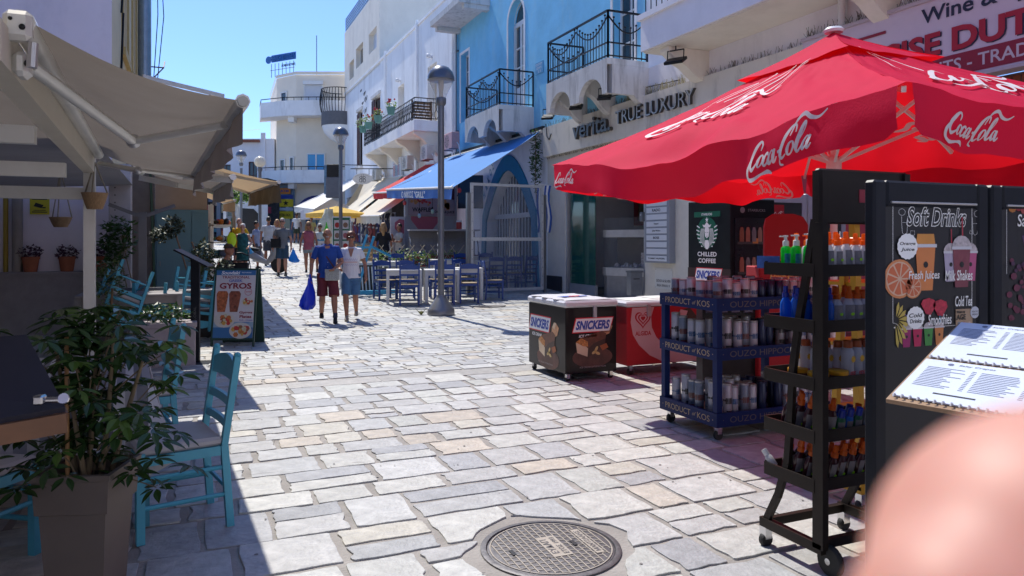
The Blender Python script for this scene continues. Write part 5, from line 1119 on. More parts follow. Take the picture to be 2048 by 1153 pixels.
# trellis fence with greenery, white picket fence
tr = thing("trellis_fence", "wooden diamond trellis with leafy plants behind the navy chairs", "trellis", (4.35, 20.9, g(20.9)), R(-3)); TW = mat("trellis_wood", (.42, .34, .24), .7, var=.15)
B = MB(); struct(B, "x") if False else None
for i in range(10):
    x = i*.3; MB().bar((x, 0, .55), (x+.42, 0, 1.12), .018, .03, (0, 1, 0)).build("slat", TW, tr); MB().bar((x+.42, .02, .55), (x, .02, 1.12), .018, .03, (0, 1, 0)).build("slat", TW, tr)
pb = thing("terrace_planter", "long low planter of leafy shrubs along the terrace trellis", "planter", (4.3, 20.5, g(20.5)), R(-3)); MB().box(0, 0, 0, 3.1, .35, .5).build("box", mat("planter_grey", (.25, .25, .24), .8), pb)
for k in range(6): B = MB(); leafmass(B, (.3+k*.5, .2, .75), (.36, .25, rnd(.22, .36)), 130, .1); struct(B.build("foliage", LEAF2, pb), "stuff")
pk = thing("picket_fence", "white picket fence between the blue upturned chair and the scarf stall", "picket fence", (3.55, 20.4, g(20.4)), R(-8))
for i in range(11): MB().prism([(-.03, -.01), (.03, -.01), (.03, .01), (-.03, .01)], 0, .98).add([(-.03, -.01, .98), (.03, -.01, .98), (.03, .01, .98), (-.03, .01, .98), (0, 0, 1.04)], [(0, 1, 4), (1, 2, 4), (2, 3, 4), (3, 0, 4)]).build("picket", WPAINT, pk).location = (i*.105, 0, 0)
MB().box(0, .012, .3, 1.1, .03, .36).box(0, .012, .75, 1.1, .03, .81).build("rail", WPAINT, pk)
# upturned bright blue chair and crates
LB = mat("bright_blue_chair", (.04, .34, .56), .45, var=.08)
uc = thing("upturned_chair", "bright blue wooden deck chair frame folded and leaning on crates beside the woman in white", "chair", (3.95, 18.6, g(18.6)), R(10))
MB().bar((-.05, -.5, 1.5), (-.45, -.3, .1), .10, .05).build("side_rail", LB, uc); MB().bar((.15, -.45, 1.45), (-.2, -.2, .1), .08, .05).build("side_rail", LB, uc); MB().bar((-.3, -.45, 1.18), (.1, -.5, 1.18), .05).build("cross_rail", LB, uc); MB().bar((.1, -.4, 1.2), (.75, -.1, .95), .05).build("arm", LB, uc); MB().bar((-.6, -.6, .08), (.75, -.4, .06), .12, .1).build("base_rail", LB, uc)
wc = thing("fruit_crate", "small wooden slatted crate on a stand behind the bright blue chair", "crate", (4.15, 19.2, g(19.2)+.78), R(-5))
for k in range(4): MB().box(-.2, -.15, .02+k*.11, .2, -.135, .10+k*.11).build("slat", mat("crate_wood", (.45, .28, .12), .7, var=.2), wc)
MB().box(-.21, -.13, 0, -.18, .15, .46).box(.18, -.13, 0, .21, .15, .46).build("end_board", _M["crate_wood"], wc)
sd = thing("stacked_stand", "low dark stand with folded white table legs leaning under the wooden crate", "stand", (4.15, 19.0, g(19)), 0); MB().box(-.35, -.1, .7, .35, .4, .77).build("top", TGW, sd); MB().box(-.33, .0, .02, .3, .35, .69).build("cabinet", mat("dark_cabinet", (.05, .045, .045), .7), sd)
for k in range(5): MB().bar((-.1+k*.09, -.14, 0), (-.14+k*.09, -.1, .66), .03).build("leaning_leg", WPAINT, sd)
# green food picture board
gb = thing("picture_board", "green framed board of red food pictures behind the walking couple", "menu board", (5.05, 27.2, g(27.2)), R(-23.5))
MB().box(-.31, 0, .0, .31, .05, 1.8).build("board", mat("board_green", (.02, .13, .07), .5, var=.03), gb); MB().box(-.34, -.01, 0, -.311, .06, 1.84).box(.311, -.01, 0, .34, .06, 1.84).box(-.311, -.01, 1.801, .311, .06, 1.84).build("frame", WPAINT, gb)
for i in range(2):
    for j in range(4):
        x, z = -.15+i*.3, 1.55-j*.38; p = MB().box(x-.115, -.008, z-.16, x+.115, -.001, z+.16).build("picture", mat("pic_pale", (.55, .52, .52), .5), gb)
        B = MB(frame((x, -.01, z), (1, 0, 0), (0, 0, 1))); B.poly(circ(0, -.02, .09, 10, .1), .0); B.build("plate_print", mat("pic%d" % ((i+j) % 3), [(.35, .02, .02), (.22, .12, .08), (.3, .08, .1)][(i+j) % 3], .5, var=.5, scale=50), p)
# scarf stall
SCC = [(.09, .01, .03), (.02, .03, .12), (.14, .015, .02), (.015, .02, .06), (.03, .04, .16), (.2, .04, .05), (.02, .02, .04), (.06, .02, .08)]
SN = ["wine red", "navy", "dark red", "midnight blue", "royal blue", "checked red", "near black", "purple"]
def scarfmat(i):
    m = mat("scarf%d" % i, SCC[i], .9, var=.5, scale=14, bump=.2); return m
for i in range(16):
    y = 36.4-i*.5; k = (i*5) % 8; x = 7.15+(i % 3)*.08; zt = g(y)+1.98; L = rnd(1.3, 1.6)
    t = thing("hanging_scarf", f"{SN[k]} patterned scarf, {ORD[i] if i < 14 else ['fifteenth','sixteenth'][i-14]} from the far end of the stall under the cream awnings", "scarf", (x, y, zt), 0, "patterned scarves hanging under the cream awnings")
    B = MB(); n = 6; B.add([(.05*math.sin(z*3+i)+.03*math.sin(q*9+i), -.2+q*.4/3, -L*z/n) for z in range(n+1) for q in range(4)], [(z*4+q, z*4+q+1, (z+1)*4+q+1, (z+1)*4+q) for z in range(n) for q in range(3)], True); B.build("cloth", scarfmat(k), t)
    B = MB(Matrix.Rotation(R(0), 4, 'Z'))
    for zb in range(3): B.add([(.05*math.sin(0)-.05, -.19, -.2-zb*.4), (-.05, .19, -.2-zb*.4), (-.05, .19, -.28-zb*.4), (-.05, -.19, -.28-zb*.4)], [(0, 1, 2, 3)])
    B.build("pale_band", mat("scarf_band", (.3, .28, .32), .9, var=.3, scale=20), t)
rl = thing("scarf_rail", "grey rail carrying the patterned scarves along the stall", "rail", (7.2, 32, g(32)+2.0)); MB().tube([(0, -4.3, -.2), (0, 4.6, .22)], .02, 6).build("bar", GREYM, rl); MB().bar((0, -4.2, -.2), (0, -4.2, -2), .04).bar((0, 4.5, .2), (0, 4.5, -1.95), .04).build("post", GREYM, rl)
for i, (x, y, z) in enumerate(((8.5, 38.5, 3.3), (8.5, 37.9, 3.25), (8.5, 37.3, 3.2), (8.55, 36.6, 3.2))):
    t = thing("hanging_garment", f"{['orange brown','black','dark teal','dark navy'][i]} garment hanging high under the striped awning", "garment", (x, y, z)); B = MB(); B.prism([(-.25, 0), (.25, 0), (.3, -.9), (-.3, -.9)], -.03, .03); 
    me = MB(frame((0, 0, .5), (0, -1, 0), (0, 0, 1))).prism([(-.1, .02), (.1, .02), (.28, -.1), (.26, -.2), (.17, -.18), (.2, -.95), (-.2, -.95), (-.17, -.18), (-.26, -.2), (-.28, -.1)], -.03, .03).build("cloth", mat("garm%d" % i, [(.3, .12, .04), (.01, .01, .015), (.02, .09, .1), (.01, .015, .04)][i], .9), t); MB().tube([(0, -.12, .53), (0, 0, .6), (0, .12, .53)], .012, 5).build("hanger", GREYM, t)
wd = thing("street_weed", "small dry green weed growing at the foot of the nearest lamp post", "weed", (4.25, 14.35, .02)); B = MB()
for _ in range(26): a = rnd(0, 6.28); l = rnd(.06, .16); B.add([(0, 0, 0), (l*.5*math.cos(a)+.008, l*.5*math.sin(a), l*.7), (l*math.cos(a), l*math.sin(a), l*rnd(.3, 1)), (l*.5*math.cos(a)-.008, l*.5*math.sin(a), l*.7)], [(0, 1, 2, 3)])
B.build("blades", mat("dry_weed", (.2, .2, .05), .8, var=.3), wd)
# ================================================================ big red parasol
RF = mat("red_parasol_cloth", (.64, .022, .075), .7, var=.05, scale=3, bump=.2, bscale=90, transl=((.95, .008, .012), .33)); RF.node_tree.nodes["Principled BSDF"].inputs["Specular IOR Level"].default_value = .08
UC = Vector((4.72, 4.40, 0))
um = thing("red_parasol", "large red square parasol with white flowing script over the drinks racks", "parasol", tuple(UC), R(-2.5))
HX, HY, ZE, ZA = 1.56, 2.03, 2.25, 3.14
cs = [Vector((-HX, HY, ZE)), Vector((-HX, -HY, ZE)), Vector((HX, -HY, ZE)), Vector((HX, HY, ZE))]; AP = Vector((0, 0, ZA))
def canopy(i, u, v, off=0):
    a, b = cs[i], cs[(i+1) % 4]; p = (a*(1-u)+b*u)*(1-v)+AP*v
    s_ = math.sin(math.pi*u); e = (1-v)
    p = p+Vector((0, 0, -.07*math.sin(math.pi*v)*(1-s_*.2)))
    p.z -= .10*s_*e**3*(1 if i != 0 else 1.25)                                  # slack hem between the ribs
    p.z += e*e*s_*.026*math.sin(u*16+i*2+v*5)+.017*math.sin(u*31+v*9+i)*e*s_+.018*noise.noise(Vector((u*9, v*5, i*3)))*s_+.008*noise.noise(Vector((u*24, v*11, i*5)))
    if i == 0: p.z -= .13*math.exp(-((u-.46)/.11)**2-((v-.06)/.10)**2); p.z += .035*math.exp(-((u-.63)/.05)**2-((v-.1)/.14)**2)
    n = (b-a).cross(AP-a).normalized(); n = n if n.z > 0 else -n
    return p+n*off
B = MB(); NU, NV = 90, 30
for i in range(4):
    vs = [canopy(i, u/NU, .96*v/NV) for v in range(NV+1) for u in range(NU+1)]
    B.add(vs, [(v*(NU+1)+u, v*(NU+1)+u+1, (v+1)*(NU+1)+u+1, (v+1)*(NU+1)+u) for v in range(NV) for u in range(NU)], True)
B.build("canopy", RF, um)
def val(i, u, w, off=0):              # valance of side i, w 0 top .. 1 bottom
    p = canopy(i, u, 0); a, b = cs[i], cs[(i+1) % 4]; d = (b-a).normalized(); n = Vector((d.y, -d.x, 0)); n = n if n.dot(a+b) > 0 else -n
    fold_ = .05*math.sin(u*9+i*2)*w+.02*math.sin(u*27+i)*w+.035*noise.noise(Vector((u*14, w*1.5, i*7)))*w+.012*noise.noise(Vector((u*45, w*3, i)))*w
    if i == 0: fold_ -= .12*math.exp(-((u-.5)/.12)**2)*w; 
    return p+Vector((0, 0, -.245*w))+n*(fold_+off-.03*w)
for i in range(4):
    B = MB(); n = 48; u0, u1 = .012, .988
    vs = []
    for k in range(n+1):
        u = u0+(u1-u0)*k/n; cut = .25*math.exp(-(min(u, 1-u)/.018)**2)
        for w in range(5): vs.append(val(i, u, w/4*(1-cut)))
    B.add(vs, [(k*5+w, k*5+w+1, k*5+w+6, k*5+w+5) for k in range(n) for w in range(4)], True); B.build("valance", RF, um)
# vent cap
B = MB()
for i in range(4):
    a, b = cs[i], cs[(i+1) % 4]
    g1 = lambda u, v: ((a*(1-u)+b*u)*.36*(1-v)*Vector((1, 1, 0)).length/1.414) if False else None
    vs = []
    for v in range(5):
        for u in range(9):
            p = (a*(1-u/8)+b*u/8); q = Vector((p.x*.30*(1-v/4), p.y*.30*(1-v/4), ZA-.265+.30*(v/4)-.02*math.sin(math.pi*u/8)*(1-v/4)-.02*math.sin(math.pi*v/4)+.006*math.sin(u*2+i)*(1-v/4))); vs.append(q)
    B.add(vs, [(v*9+u, v*9+u+1, (v+1)*9+u+1, (v+1)*9+u) for v in range(4) for u in range(8)], True)
B.build("vent_cap", RF, um); MB().lathe([(.07, ZA+.03), (.08, ZA+.05), (.06, ZA+.07), (.0001, ZA+.075)], 16).build("finial", WPLAS, um)
PW2 = mat("parasol_white_print", (.72, .70, .72), .7, var=0, transl=((.7, .4, .4), .2))
def canmap(i, uc, vc, su, sv, off): return lambda x, y, z: canopy(i, uc+x*su, vc+y*sv, off+z)
B = MB(); cola(B, 0, 0, 1.0, 0.0, canmap(0, .44, .36, .42, .60, .022), wt=1.0)
for (x, h_) in ((-.25, .28), (-.02, .34), (.22, .42), (.45, .5)):       # bottle outlines rising from the lettering
    pts = [(x-.10, .16), (x-.03, .16+h_*.45), (x+.02+.08, .16+h_), (x+.075+.08, .16+h_+.01), (x+.06, .16+h_*.45), (x+.03, .16)]
    stroke(B, pts, .013, 0, canmap(0, .44, .36, .42, .55, .022))
B.build("printed_script", PW2, um)
B = MB(); cola(B, 0, 0, 1.0, 0.0, canmap(1, .45, .34, .5, .6, .02), wt=1.1); pts = [(-.62, .1), (-.58, .4), (-.50, .72), (-.45, .72), (-.42, .4), (-.40, .12)]; stroke(B, pts, .010, 0, canmap(1, .45, .34, .5, .6, .02)); B.build("printed_script", PW2, um)
def valmap(i, uc, su, off, sgn=1): return lambda x, y, z: val(i, uc+x*su, .5-y*1.0/.245, off*sgn+z*sgn)
for i, uc, wd in ((0, .085, .42), (0, .80, .62), (1, .16, .45), (1, .6, .6)):
    L = (cs[(i+1) % 4]-cs[i]).length
    B = MB(); cola(B, 0, -.01, wd, 0, valmap(i, uc, 1/L, .006), wt=1.15); B.build("valance_script", PW2, um)
for i, uc, wd in ((3, .85, .55), (3, .15, .5), (2, .85, .5)):    # seen from inside, mirrored
    L = (cs[(i+1) % 4]-cs[i]).length
    B = MB(); cola(B, 0, -.01, wd, 0, valmap(i, uc, 1/L, .006, -1), wt=1.15); B.build("valance_script", PW2, um)
B = MB(); cola(B, 0, 0, 1.0, 0.0, canmap(2, .42, .28, .45, .5, -.012), wt=1.4); B.build("printed_script", PW2, um)
MB().tube([(0, 0, 0), (0, 0, ZA)], .028, 12).build("pole", WPAINT, um); MB().lathe([(.03, 0), (.3, .0), (.3, .07), (.05, .1)], 20).build("base", GREYM, um); MB().lathe([(.05, 2.06), (.06, 2.08), (.06, 2.16), (.05, 2.18)], 12).build("hub", WPAINT, um)
for k in range(8):
    tgt = cs[k//2] if k % 2 == 0 else (cs[k//2]+cs[(k//2+1) % 4])/2
    e = Vector((tgt.x*.97, tgt.y*.97, tgt.z-.03)); top = Vector((0, 0, ZA-.08)); m_ = top*.5+e*.5+Vector((0, 0, -.03))
    si, uu = (k//2, 0.0) if k % 2 == 0 else (k//2, .5); B = MB(); rp = [canopy(si, uu, v_)+Vector((0, 0, -.04)) for v_ in ((0.02 if k % 2 == 0 else .16), .25, .4, .6, .8, .93)]
    for q_ in range(5): B.bar(rp[q_], rp[q_+1], .022, .03)
    B.build("rib", WPAINT, um); MB().bar((0, 0, 2.12), m_, .018, .024).build("strut", WPAINT, um)
# ================================================================ chest freezers
def bar_art(par, M, cx, cy, s, name="printed_ice_cream"):
    def P(pts, m, z): B = MB(M); B.poly([(cx+x*s, cy+y*s) for x, y in pts], z); return B.build(name, m, par)
    P(circ(-.05, -.45, .95, 24, .42), mat("print_glow", (.10, .035, .025), .4, var=.5, scale=6), .0012)
    P([(.3, .35), (.75, .5), (.9, .8), (.62, .98), (.5, .75), (.33, .8), (.28, .55)], mat("print_wrapper", (.55, .28, .14), .4, var=.3, scale=20), .002)
    P([(.52, .7), (.68, .96), (.5, .98), (.36, .8)], mat("print_cream", (.66, .50, .34), .4, var=.1), .0026)
    P([(-.8, .2), (-.6, .38), (.4, .62), (.6, .5), (.55, .22), (-.1, -.12), (-.3, -.1)], mat("print_chocolate", (.13, .04, .02), .35, var=.3, scale=18), .003)
    P([(-.3, -.12), (.0, .12), (.56, .30), (.55, .1), (-.0, -.32), (-.28, -.44)], mat("print_dark_choc", (.05, .018, .012), .35, var=.1), .0034)
    P([(-.84, .18), (-.78, -.24), (-.3, -.42), (-.27, -.08), (-.5, .12)], _M["print_cream"], .004)
    P([(-.84, .2), (-.6, .36), (-.28, .2), (-.28, .0), (-.5, .02)], mat("print_caramel", (.5, .2, .05), .4, var=.6, scale=40), .0045)
    P([(.28, .0), (.6, .1), (.7, -.08), (.42, -.2)], mat("print_toffee", (.35, .10, .03), .4, var=.15), .004)
    for (x, y, a) in ((.02, -.25, .5), (.18, -.3, -.4), (.12, -.12, 1)): P([(x+.13*math.cos(t)*math.cos(a)-.06*math.sin(t)*math.sin(a), y+.13*math.cos(t)*math.sin(a)+.06*math.sin(t)*math.cos(a)) for t in [k*.628 for k in range(10)]], mat("print_nut", (.6, .42, .16), .4, var=.1), .005)
def snick(par, M, cx, cy, w):
    h = w*.30; sh = .09*w
    def para(k): return [(cx-w/2-k-sh*.5, cy-h/2-k), (cx+w/2+k-sh*.5, cy-h/2-k), (cx+w/2+k+sh*.6, cy+h/2+k), (cx-w/2-k+sh*.6, cy+h/2+k)]
    MB(M).poly(para(w*.035), .002).build("logo_red_border", PRED, par); MB(M).poly(para(w*.01), .003).build("logo_white_field", PWHITE, par)
    B = MB(M); tx(B, "SNICKERS", cx, cy, h*.74, w*.96, .004, .045, .28); B.build("lettering", PBLUE, par)
    B = MB(M); tx(B, "ICE CREAM", cx-w*.14, cy-h*.88, h*.24, w*.5, .003, .03, .2); B.build("lettering", PWHITE, par)
def casters(par, pts, r=.035):
    for x, y in pts:
        c = MB(Matrix.Translation((x, y, r)) @ Matrix.Rotation(R(90), 4, 'X')).lathe([(.001, -.015), (r*.9, -.015), (r, -.008), (r, .008), (r*.9, .015), (.001, .015)], 14).build("caster", RUB, par)
        MB().box(x-.02, y-.022, r*1.2, x+.02, y+.022, r*2+.03).build("fork", CHROME, c)
FBK = mat("freezer_black", (.015, .011, .011), .32, var=.2, scale=3, coat=.2)
fz = thing("black_ice_cream_freezer", "black chest freezer with white lid and chocolate bar ice cream print on casters", "chest freezer", (3.65, 6.97, .004))
MB().box(0, 0, .085, .63, .93, .79, .008).build("body", FBK, fz)
lid = MB().box(-.015, -.015, .792, .645, .945, .865, .02).build("lid", mat("freezer_lid", (.62, .62, .64), .35, var=.04), fz)
B = MB(); n = 12; B.add([(.0+.03*math.sin(i*1.7)*(j == 0)+.6*j/5, .03+.9*i/n, .868+.006*abs(math.sin(i*1.3+j))+(0 if j else -.0)) for i in range(n+1) for j in range(6)], [(i*6+j, i*6+j+1, (i+1)*6+j+1, (i+1)*6+j) for i in range(n) for j in range(5)], True); B.build("cover_sheet", mat("white_vinyl", (.72, .72, .74), .35, var=.05), lid)
M2 = Matrix.Translation((.33, .45, .880)); B = MB(M2); B.poly([(-.16, -.1), (0, -.05), (0, .06), (-.2, .02)]); B.poly([(.02, -.1), (.16, -.04), (.2, .05), (.05, .0)], .001); B.build("sheet_print", PBLUE, lid); B = MB(M2); B.poly([(-.08, -.06), (.06, -.03), (.12, .06), (-.06, .0)], .002); B.build("sheet_print", PRED, lid)
MF = frame((0, -.001, 0), (1, 0, 0), (0, 0, 1)); ML = frame((-.001, .93, 0), (0, -1, 0), (0, 0, 1))
snick(fz, MF, .33, .60, .44); bar_art(fz, MF, .34, .37, .26); snick(fz, ML, .30, .57, .5); bar_art(fz, ML, .52, .33, .29)
for M2, x, w in ((MF, .33, .32), (ML, .45, .36)): B = MB(M2); tx(B, "ICE CREAM SATISFACTION", x, .15 if M2 is MF else .14, .018, w, .003, .02); B.build("lettering", mat("print_grey", (.3, .26, .25), .5, var=0), fz)
MB().box(.33, -.02, .68, .37, -.001, .80).build("latch", LGREY, fz); casters(fz, ((.05, .05), (.58, .05), (.05, .88), (.58, .88)), .028)
ARED = mat("freezer_red", (.40, .004, .014), .5, var=.03); APK = mat("swoosh_pink", (.56, .36, .38), .4, var=.02)
fa = thing("red_ice_cream_freezer", "red chest freezer with pink swoosh and heart logo beside the black freezer", "chest freezer", (4.44, 7.02, .004))
MB().box(0, 0, .115, 1.12, .62, .765, .008).build("body", ARED, fa); MB().box(-.012, -.012, .768, 1.132, .63, .825, .015).build("lid", _M["freezer_lid"], fa)
B = MB(); B.box(.12, .1, .827, .75, .5, .832); B.box(.5, .25, .833, 1.05, .58, .838); B.build("leaflet", mat("leaflet_white", (.7, .7, .66), .6), fa)
def band(pl, pr): return pl+pr[::-1]
B = MB(MF); Lc = [(.07, .76), (.05, .6), (.08, .46), (.16, .34), (.30, .22), (.46, .145), (.66, .12)]; Rc = [(.36, .76), (.32, .65), (.33, .53), (.39, .42), (.50, .32), (.64, .24), (.80, .21)]
for i in range(len(Lc)-1): B.add([(*Lc[i], .001), (*Rc[i], .001), (*Rc[i+1], .001), (*Lc[i+1], .001)], [(0, 1, 2, 3)])
B.add([(.66, .12, .001), (.80, .21, .001), (1.1, .2, .001), (1.1, .12, .001)], [(0, 1, 2, 3)]); B.build("printed_swoosh", APK, fa)
def heart(cx, cy, s): return [(cx+s*.0625*16*math.sin(t)**3, cy+s*.0625*(13*math.cos(t)-5*math.cos(2*t)-2*math.cos(3*t)-math.cos(4*t))) for t in [2*math.pi*k/40 for k in range(40)]]
for k, (s, m_) in enumerate(((.105, ARED), (.085, APK), (.066, ARED), (.048, APK), (.03, ARED))): MB(MF).poly(heart(.21, .63+.002*k, s), .002+.001*k).build("heart_logo", m_, fa)
B = MB(MF); tx(B, "ALGIDA", .215, .47, .05, .21, .002, .03); B.build("lettering", ARED, fa)
for pts, m_ in (([(.55, .45), (.7, .7), (.85, .74), (.98, .6), (.9, .35), (.7, .25), (.58, .3)], "print_dark_choc"), ([(.62, .5), (.72, .72), (.82, .7), (.74, .5), (.7, .4)], "swoosh_pink")): MB(MF).poly(pts, .003 if m_ == "swoosh_pink" else .002).build("cone_print", _M[m_], fa)
MB().box(.26, -.03, .66, .30, -.001, .785).build("latch", LGREY, fa); casters(fa, ((.08, .06), (1.04, .06), (.08, .56), (1.04, .56)), .042)
# ================================================================ tall fridges
CF = mat("fridge_near_black", (.012, .016, .018), .35, var=.2)
co = thing("coffee_fridge", "tall black chilled coffee fridge with a green round emblem on its side", "fridge", (5.74, 6.85, 0))
# the near-left side panel faces the street, the glass door faces down the street
MB().box(0, 0, .06, .66, .8, 2.0, .01).build("cabinet", CF, co); M2 = frame((-.001, .8, 0), (0, -1, 0), (0, 0, 1))
MB(M2).box(.0, .3, .0005, .8, 1.18, .0015).build("brown_print", mat("fridge_brown", (.035, .018, .018), .35, var=.2), co)
GRN = mat("emblem_green", (.0, .11, .06), .4, var=0)
MB(M2).box(.13, 1.80, .001, .62, 1.865, .004).build("green_strip", GRN, co); B = MB(M2); tx(B, "STARBUCKS", .375, 1.832, .028, .2, .006, .02); B.build("lettering", PWHITE, co)
em = MB(M2).poly(circ(.375, 1.61, .19, 40), .002).build("emblem_disc", GRN, co)
B = MB(M2); cx, cy = .375, 1.61
B.poly([(cx-.045, cy+.03), (cx-.035, cy-.045), (cx, cy-.07), (cx+.035, cy-.045), (cx+.045, cy+.03), (cx+.03, cy+.07), (cx-.03, cy+.07)], .004)        # face
B.poly([(cx-.085, cy+.10), (cx-.06, cy+.065), (cx+.06, cy+.065), (cx+.085, cy+.10), (cx+.045, cy+.09), (cx, cy+.13), (cx-.045, cy+.09)], .0045)
pts = []
for k in range(10): r = .035 if k % 2 == 0 else .014; a = math.pi/2+k*math.pi/5; pts.append((cx+r*math.cos(a), cy+.155+r*math.sin(a)))
B.poly(pts, .0045)
for s_ in (-1, 1):
    for k in range(4): stroke(B, [(cx+s_*(.055+.016*k), cy+.05), (cx+s_*(.062+.02*k), cy-.02), (cx+s_*(.05+.022*k), cy-.10), (cx+s_*(.035+.02*k), cy-.185+.02*k)], .009, .004)
    for k in range(6): stroke(B, [(cx+s_*(.135+.01*k-.004*k*k), cy+.06-.045*k), (cx+s_*.2*math.cos(.3-.26*k), cy+.085-.05*k)], .014, .004)
B.poly([(cx-.03, cy-.09), (cx+.03, cy-.09), (cx+.045, cy-.15), (cx+.02, cy-.2), (cx-.02, cy-.2), (cx-.045, cy-.15)], .004); B.build("emblem_figure", PWHITE, em)
B = MB(M2)
for s_ in (-1, 1): B.box(cx+s_*.018-.009, cy-.001, .005, cx+s_*.018+.009, cy+.005, .0055)
B.box(cx-.012, cy-.045, .005, cx+.012, cy-.04, .0055); B.build("emblem_face_lines", GRN, em)
B = MB(M2); tx(B, "CHILLED", .375, 1.35, .055, .36, .003, .02); tx(B, "COFFEE", .375, 1.27, .055, .33, .003, .02); B.build("lettering", PWHITE, co)
MB(M2).box(0, .3, .0016, .8, 1.09, .002).build("brown_print", _M["fridge_brown"], co); snick(co, M2, .39, 1.10, .46)
M3 = frame((0, -.001, 0), (1, 0, 0), (0, 0, 1)); dr = MB(M3).box(.05, .25, 0, .6, 1.78, .02).build("glass_door", mat("fridge_glass", (.02, .025, .03), .08, coat=.6), co)
B = MB(M3); tx(B, "STARBUCKS", .38, 1.87, .03, .26, .003, .01); B.poly(circ(.17, 1.87, .035, 16), .003); B.build("lettering", mat("print_dim", (.2, .2, .2), .5, var=0), co)
for r_, z in enumerate((1.5, 1.15, .85, .5)):
    MB(M3).box(.08, z-.03, .021, .57, z, .026).build("shelf_edge", mat("shelf_edge_dark", (.05, .055, .06), .5), dr)
    for k in range(5): m_ = mat("drink%d" % ((k+r_) % 4), [(.22, .09, .05), (.3, .12, .08), (.16, .16, .18), (.25, .16, .12)][(k+r_) % 4], .5); MB(M3).prism([(.11+k*.09, z+.001), (.17+k*.09, z+.001), (.17+k*.09, z+.12), (.155+k*.09, z+.17), (.125+k*.09, z+.17), (.11+k*.09, z+.12)], .021, .03).build("drink_bottle", m_, dr)
    MB(M3).box(.3, z-.02, .027, .38, z+.04, .029).build("price_tag", mat("tag_orange", (.5, .22, .05), .5), dr)
B = MB(); B.bar((.645, -.02, 1.05), (.645, -.02, 1.2), .02); B.build("handle", CHROME, co)
for q, (x0, lb_) in enumerate(((6.4, "lilac framed glass drinks fridge with a red corner sign beside the coffee fridge"), (7.06, "second lilac framed drinks fridge, partly behind the dark bottle rack"))):
    fr_ = thing("drinks_fridge", lb_, "fridge", (x0, 7.0, 0), 0, "glass door drinks fridges"); LIL = mat("fridge_lilac", (.36, .33, .40), .4, var=.03)
    B = MB(); B.box(0, .02, 0, .63, .65, 2.1, .01); B.build("cabinet", LIL, fr_); B = MB(); B.box(0, -.02, .1, .07, .018, 2.08); B.box(.56, -.02, .1, .63, .018, 2.08); B.box(.07, -.02, 1.98, .56, .018, 2.08); B.box(.07, -.02, .1, .56, .018, .2); B.build("door_frame", LIL, fr_)
    gl = MB().box(.07, -.012, .2, .56, .016, 1.98).build("glass_door", mat("fridge_glass_grey", (.045, .045, .05), .1, coat=.5), fr_); M3 = frame((0, -.013, 0), (1, 0, 0), (0, 0, 1))
    sgn_ = MB(M3).box(.09, 1.68, 0, .27, 1.95, .004).build("red_corner_sign", mat("coke_dim", (.35, .01, .02), .5, var=0), fr_); B = MB(M3); cola(B, .18, 1.84, .15, .006); stroke(B, [(.1, 1.74), (.17, 1.77), (.26, 1.72)], .012, .006); B.build("script", PWHITE, sgn_)
    for r_, z in enumerate((1.42, 1.05, .7)):
        MB(M3).box(.08, z-.05, .001, .55, z, .006).build("shelf_edge", mat("shelf_pink", (.2, .04, .06), .5), gl)
        for k in range(7): MB(M3).box(.09+k*.064, z+.001, .001, .14+k*.064, z+.2, .008).prism([(.1+k*.064, z+.2), (.13+k*.064, z+.2), (.125+k*.064, z+.25), (.105+k*.064, z+.25)], .001, .006).build("drink_bottle", mat("soda%d" % ((k//3+r_) % 4), [(.3, .02, .04), (.35, .22, .05), (.04, .045, .04), (.12, .10, .05)][(k//3+r_) % 4], .4), gl)
    B = MB(M3)
    for k in range(34): B.box(.525, 1.62-k*.016, .009, .532, 1.627-k*.016, .011)
    B.build("led_dots", mat("led_white", (.9, .9, 1), emit=1.2, var=0), fr_)["kind"] = "stuff"
rs_ = thing("red_display_stand", "red display stand with rounded header above a red crisps box behind the trolley", "display stand", (5.42, 5.75, 0), R(-20))
STRED = mat("stand_red", (.30, .004, .012), .7, var=.04)
MB().box(-.2, 0, 0, .3, .35, 1.25, .01).build("red_box", STRED, rs_); MB(frame((.05, .02, 1.25), (1, 0, 0), (0, 0, 1))).prism([(-.2, 0), (.25, 0), (.25, .42), (.2, .5), (.1, .53), (-.1, .53), (-.18, .48), (-.2, .4)], 0, .03).build("header", STRED, rs_)
B = MB(frame((0, -.003, 0), (1, 0, 0), (0, 0, 1))); tx(B, "Pringles", .08, 1.14, .08, .34, 0, .03, .1); B.build("lettering", mat("crisps_yellow", (.65, .4, .1), .5, var=0), rs_)
sb = thing("snack_display", "dark foil snack bags hanging left of the red display stand", "snack display", (5.0, 5.9, 0), R(-20)); MB().box(-.3, .1, 0, .25, .3, 1.05).build("stand", DARKP, sb)
for k in range(8): MB().box(-.28+(k % 4)*.13, .0+(k//4)*.05, .98-(k//4)*.2, -.18+(k % 4)*.13, .04+(k//4)*.05, 1.16-(k//4)*.2, .01).build("foil_bag", mat("foil_bag", (.06, .05, .09), .25, .4, var=.5, scale=20), sb)
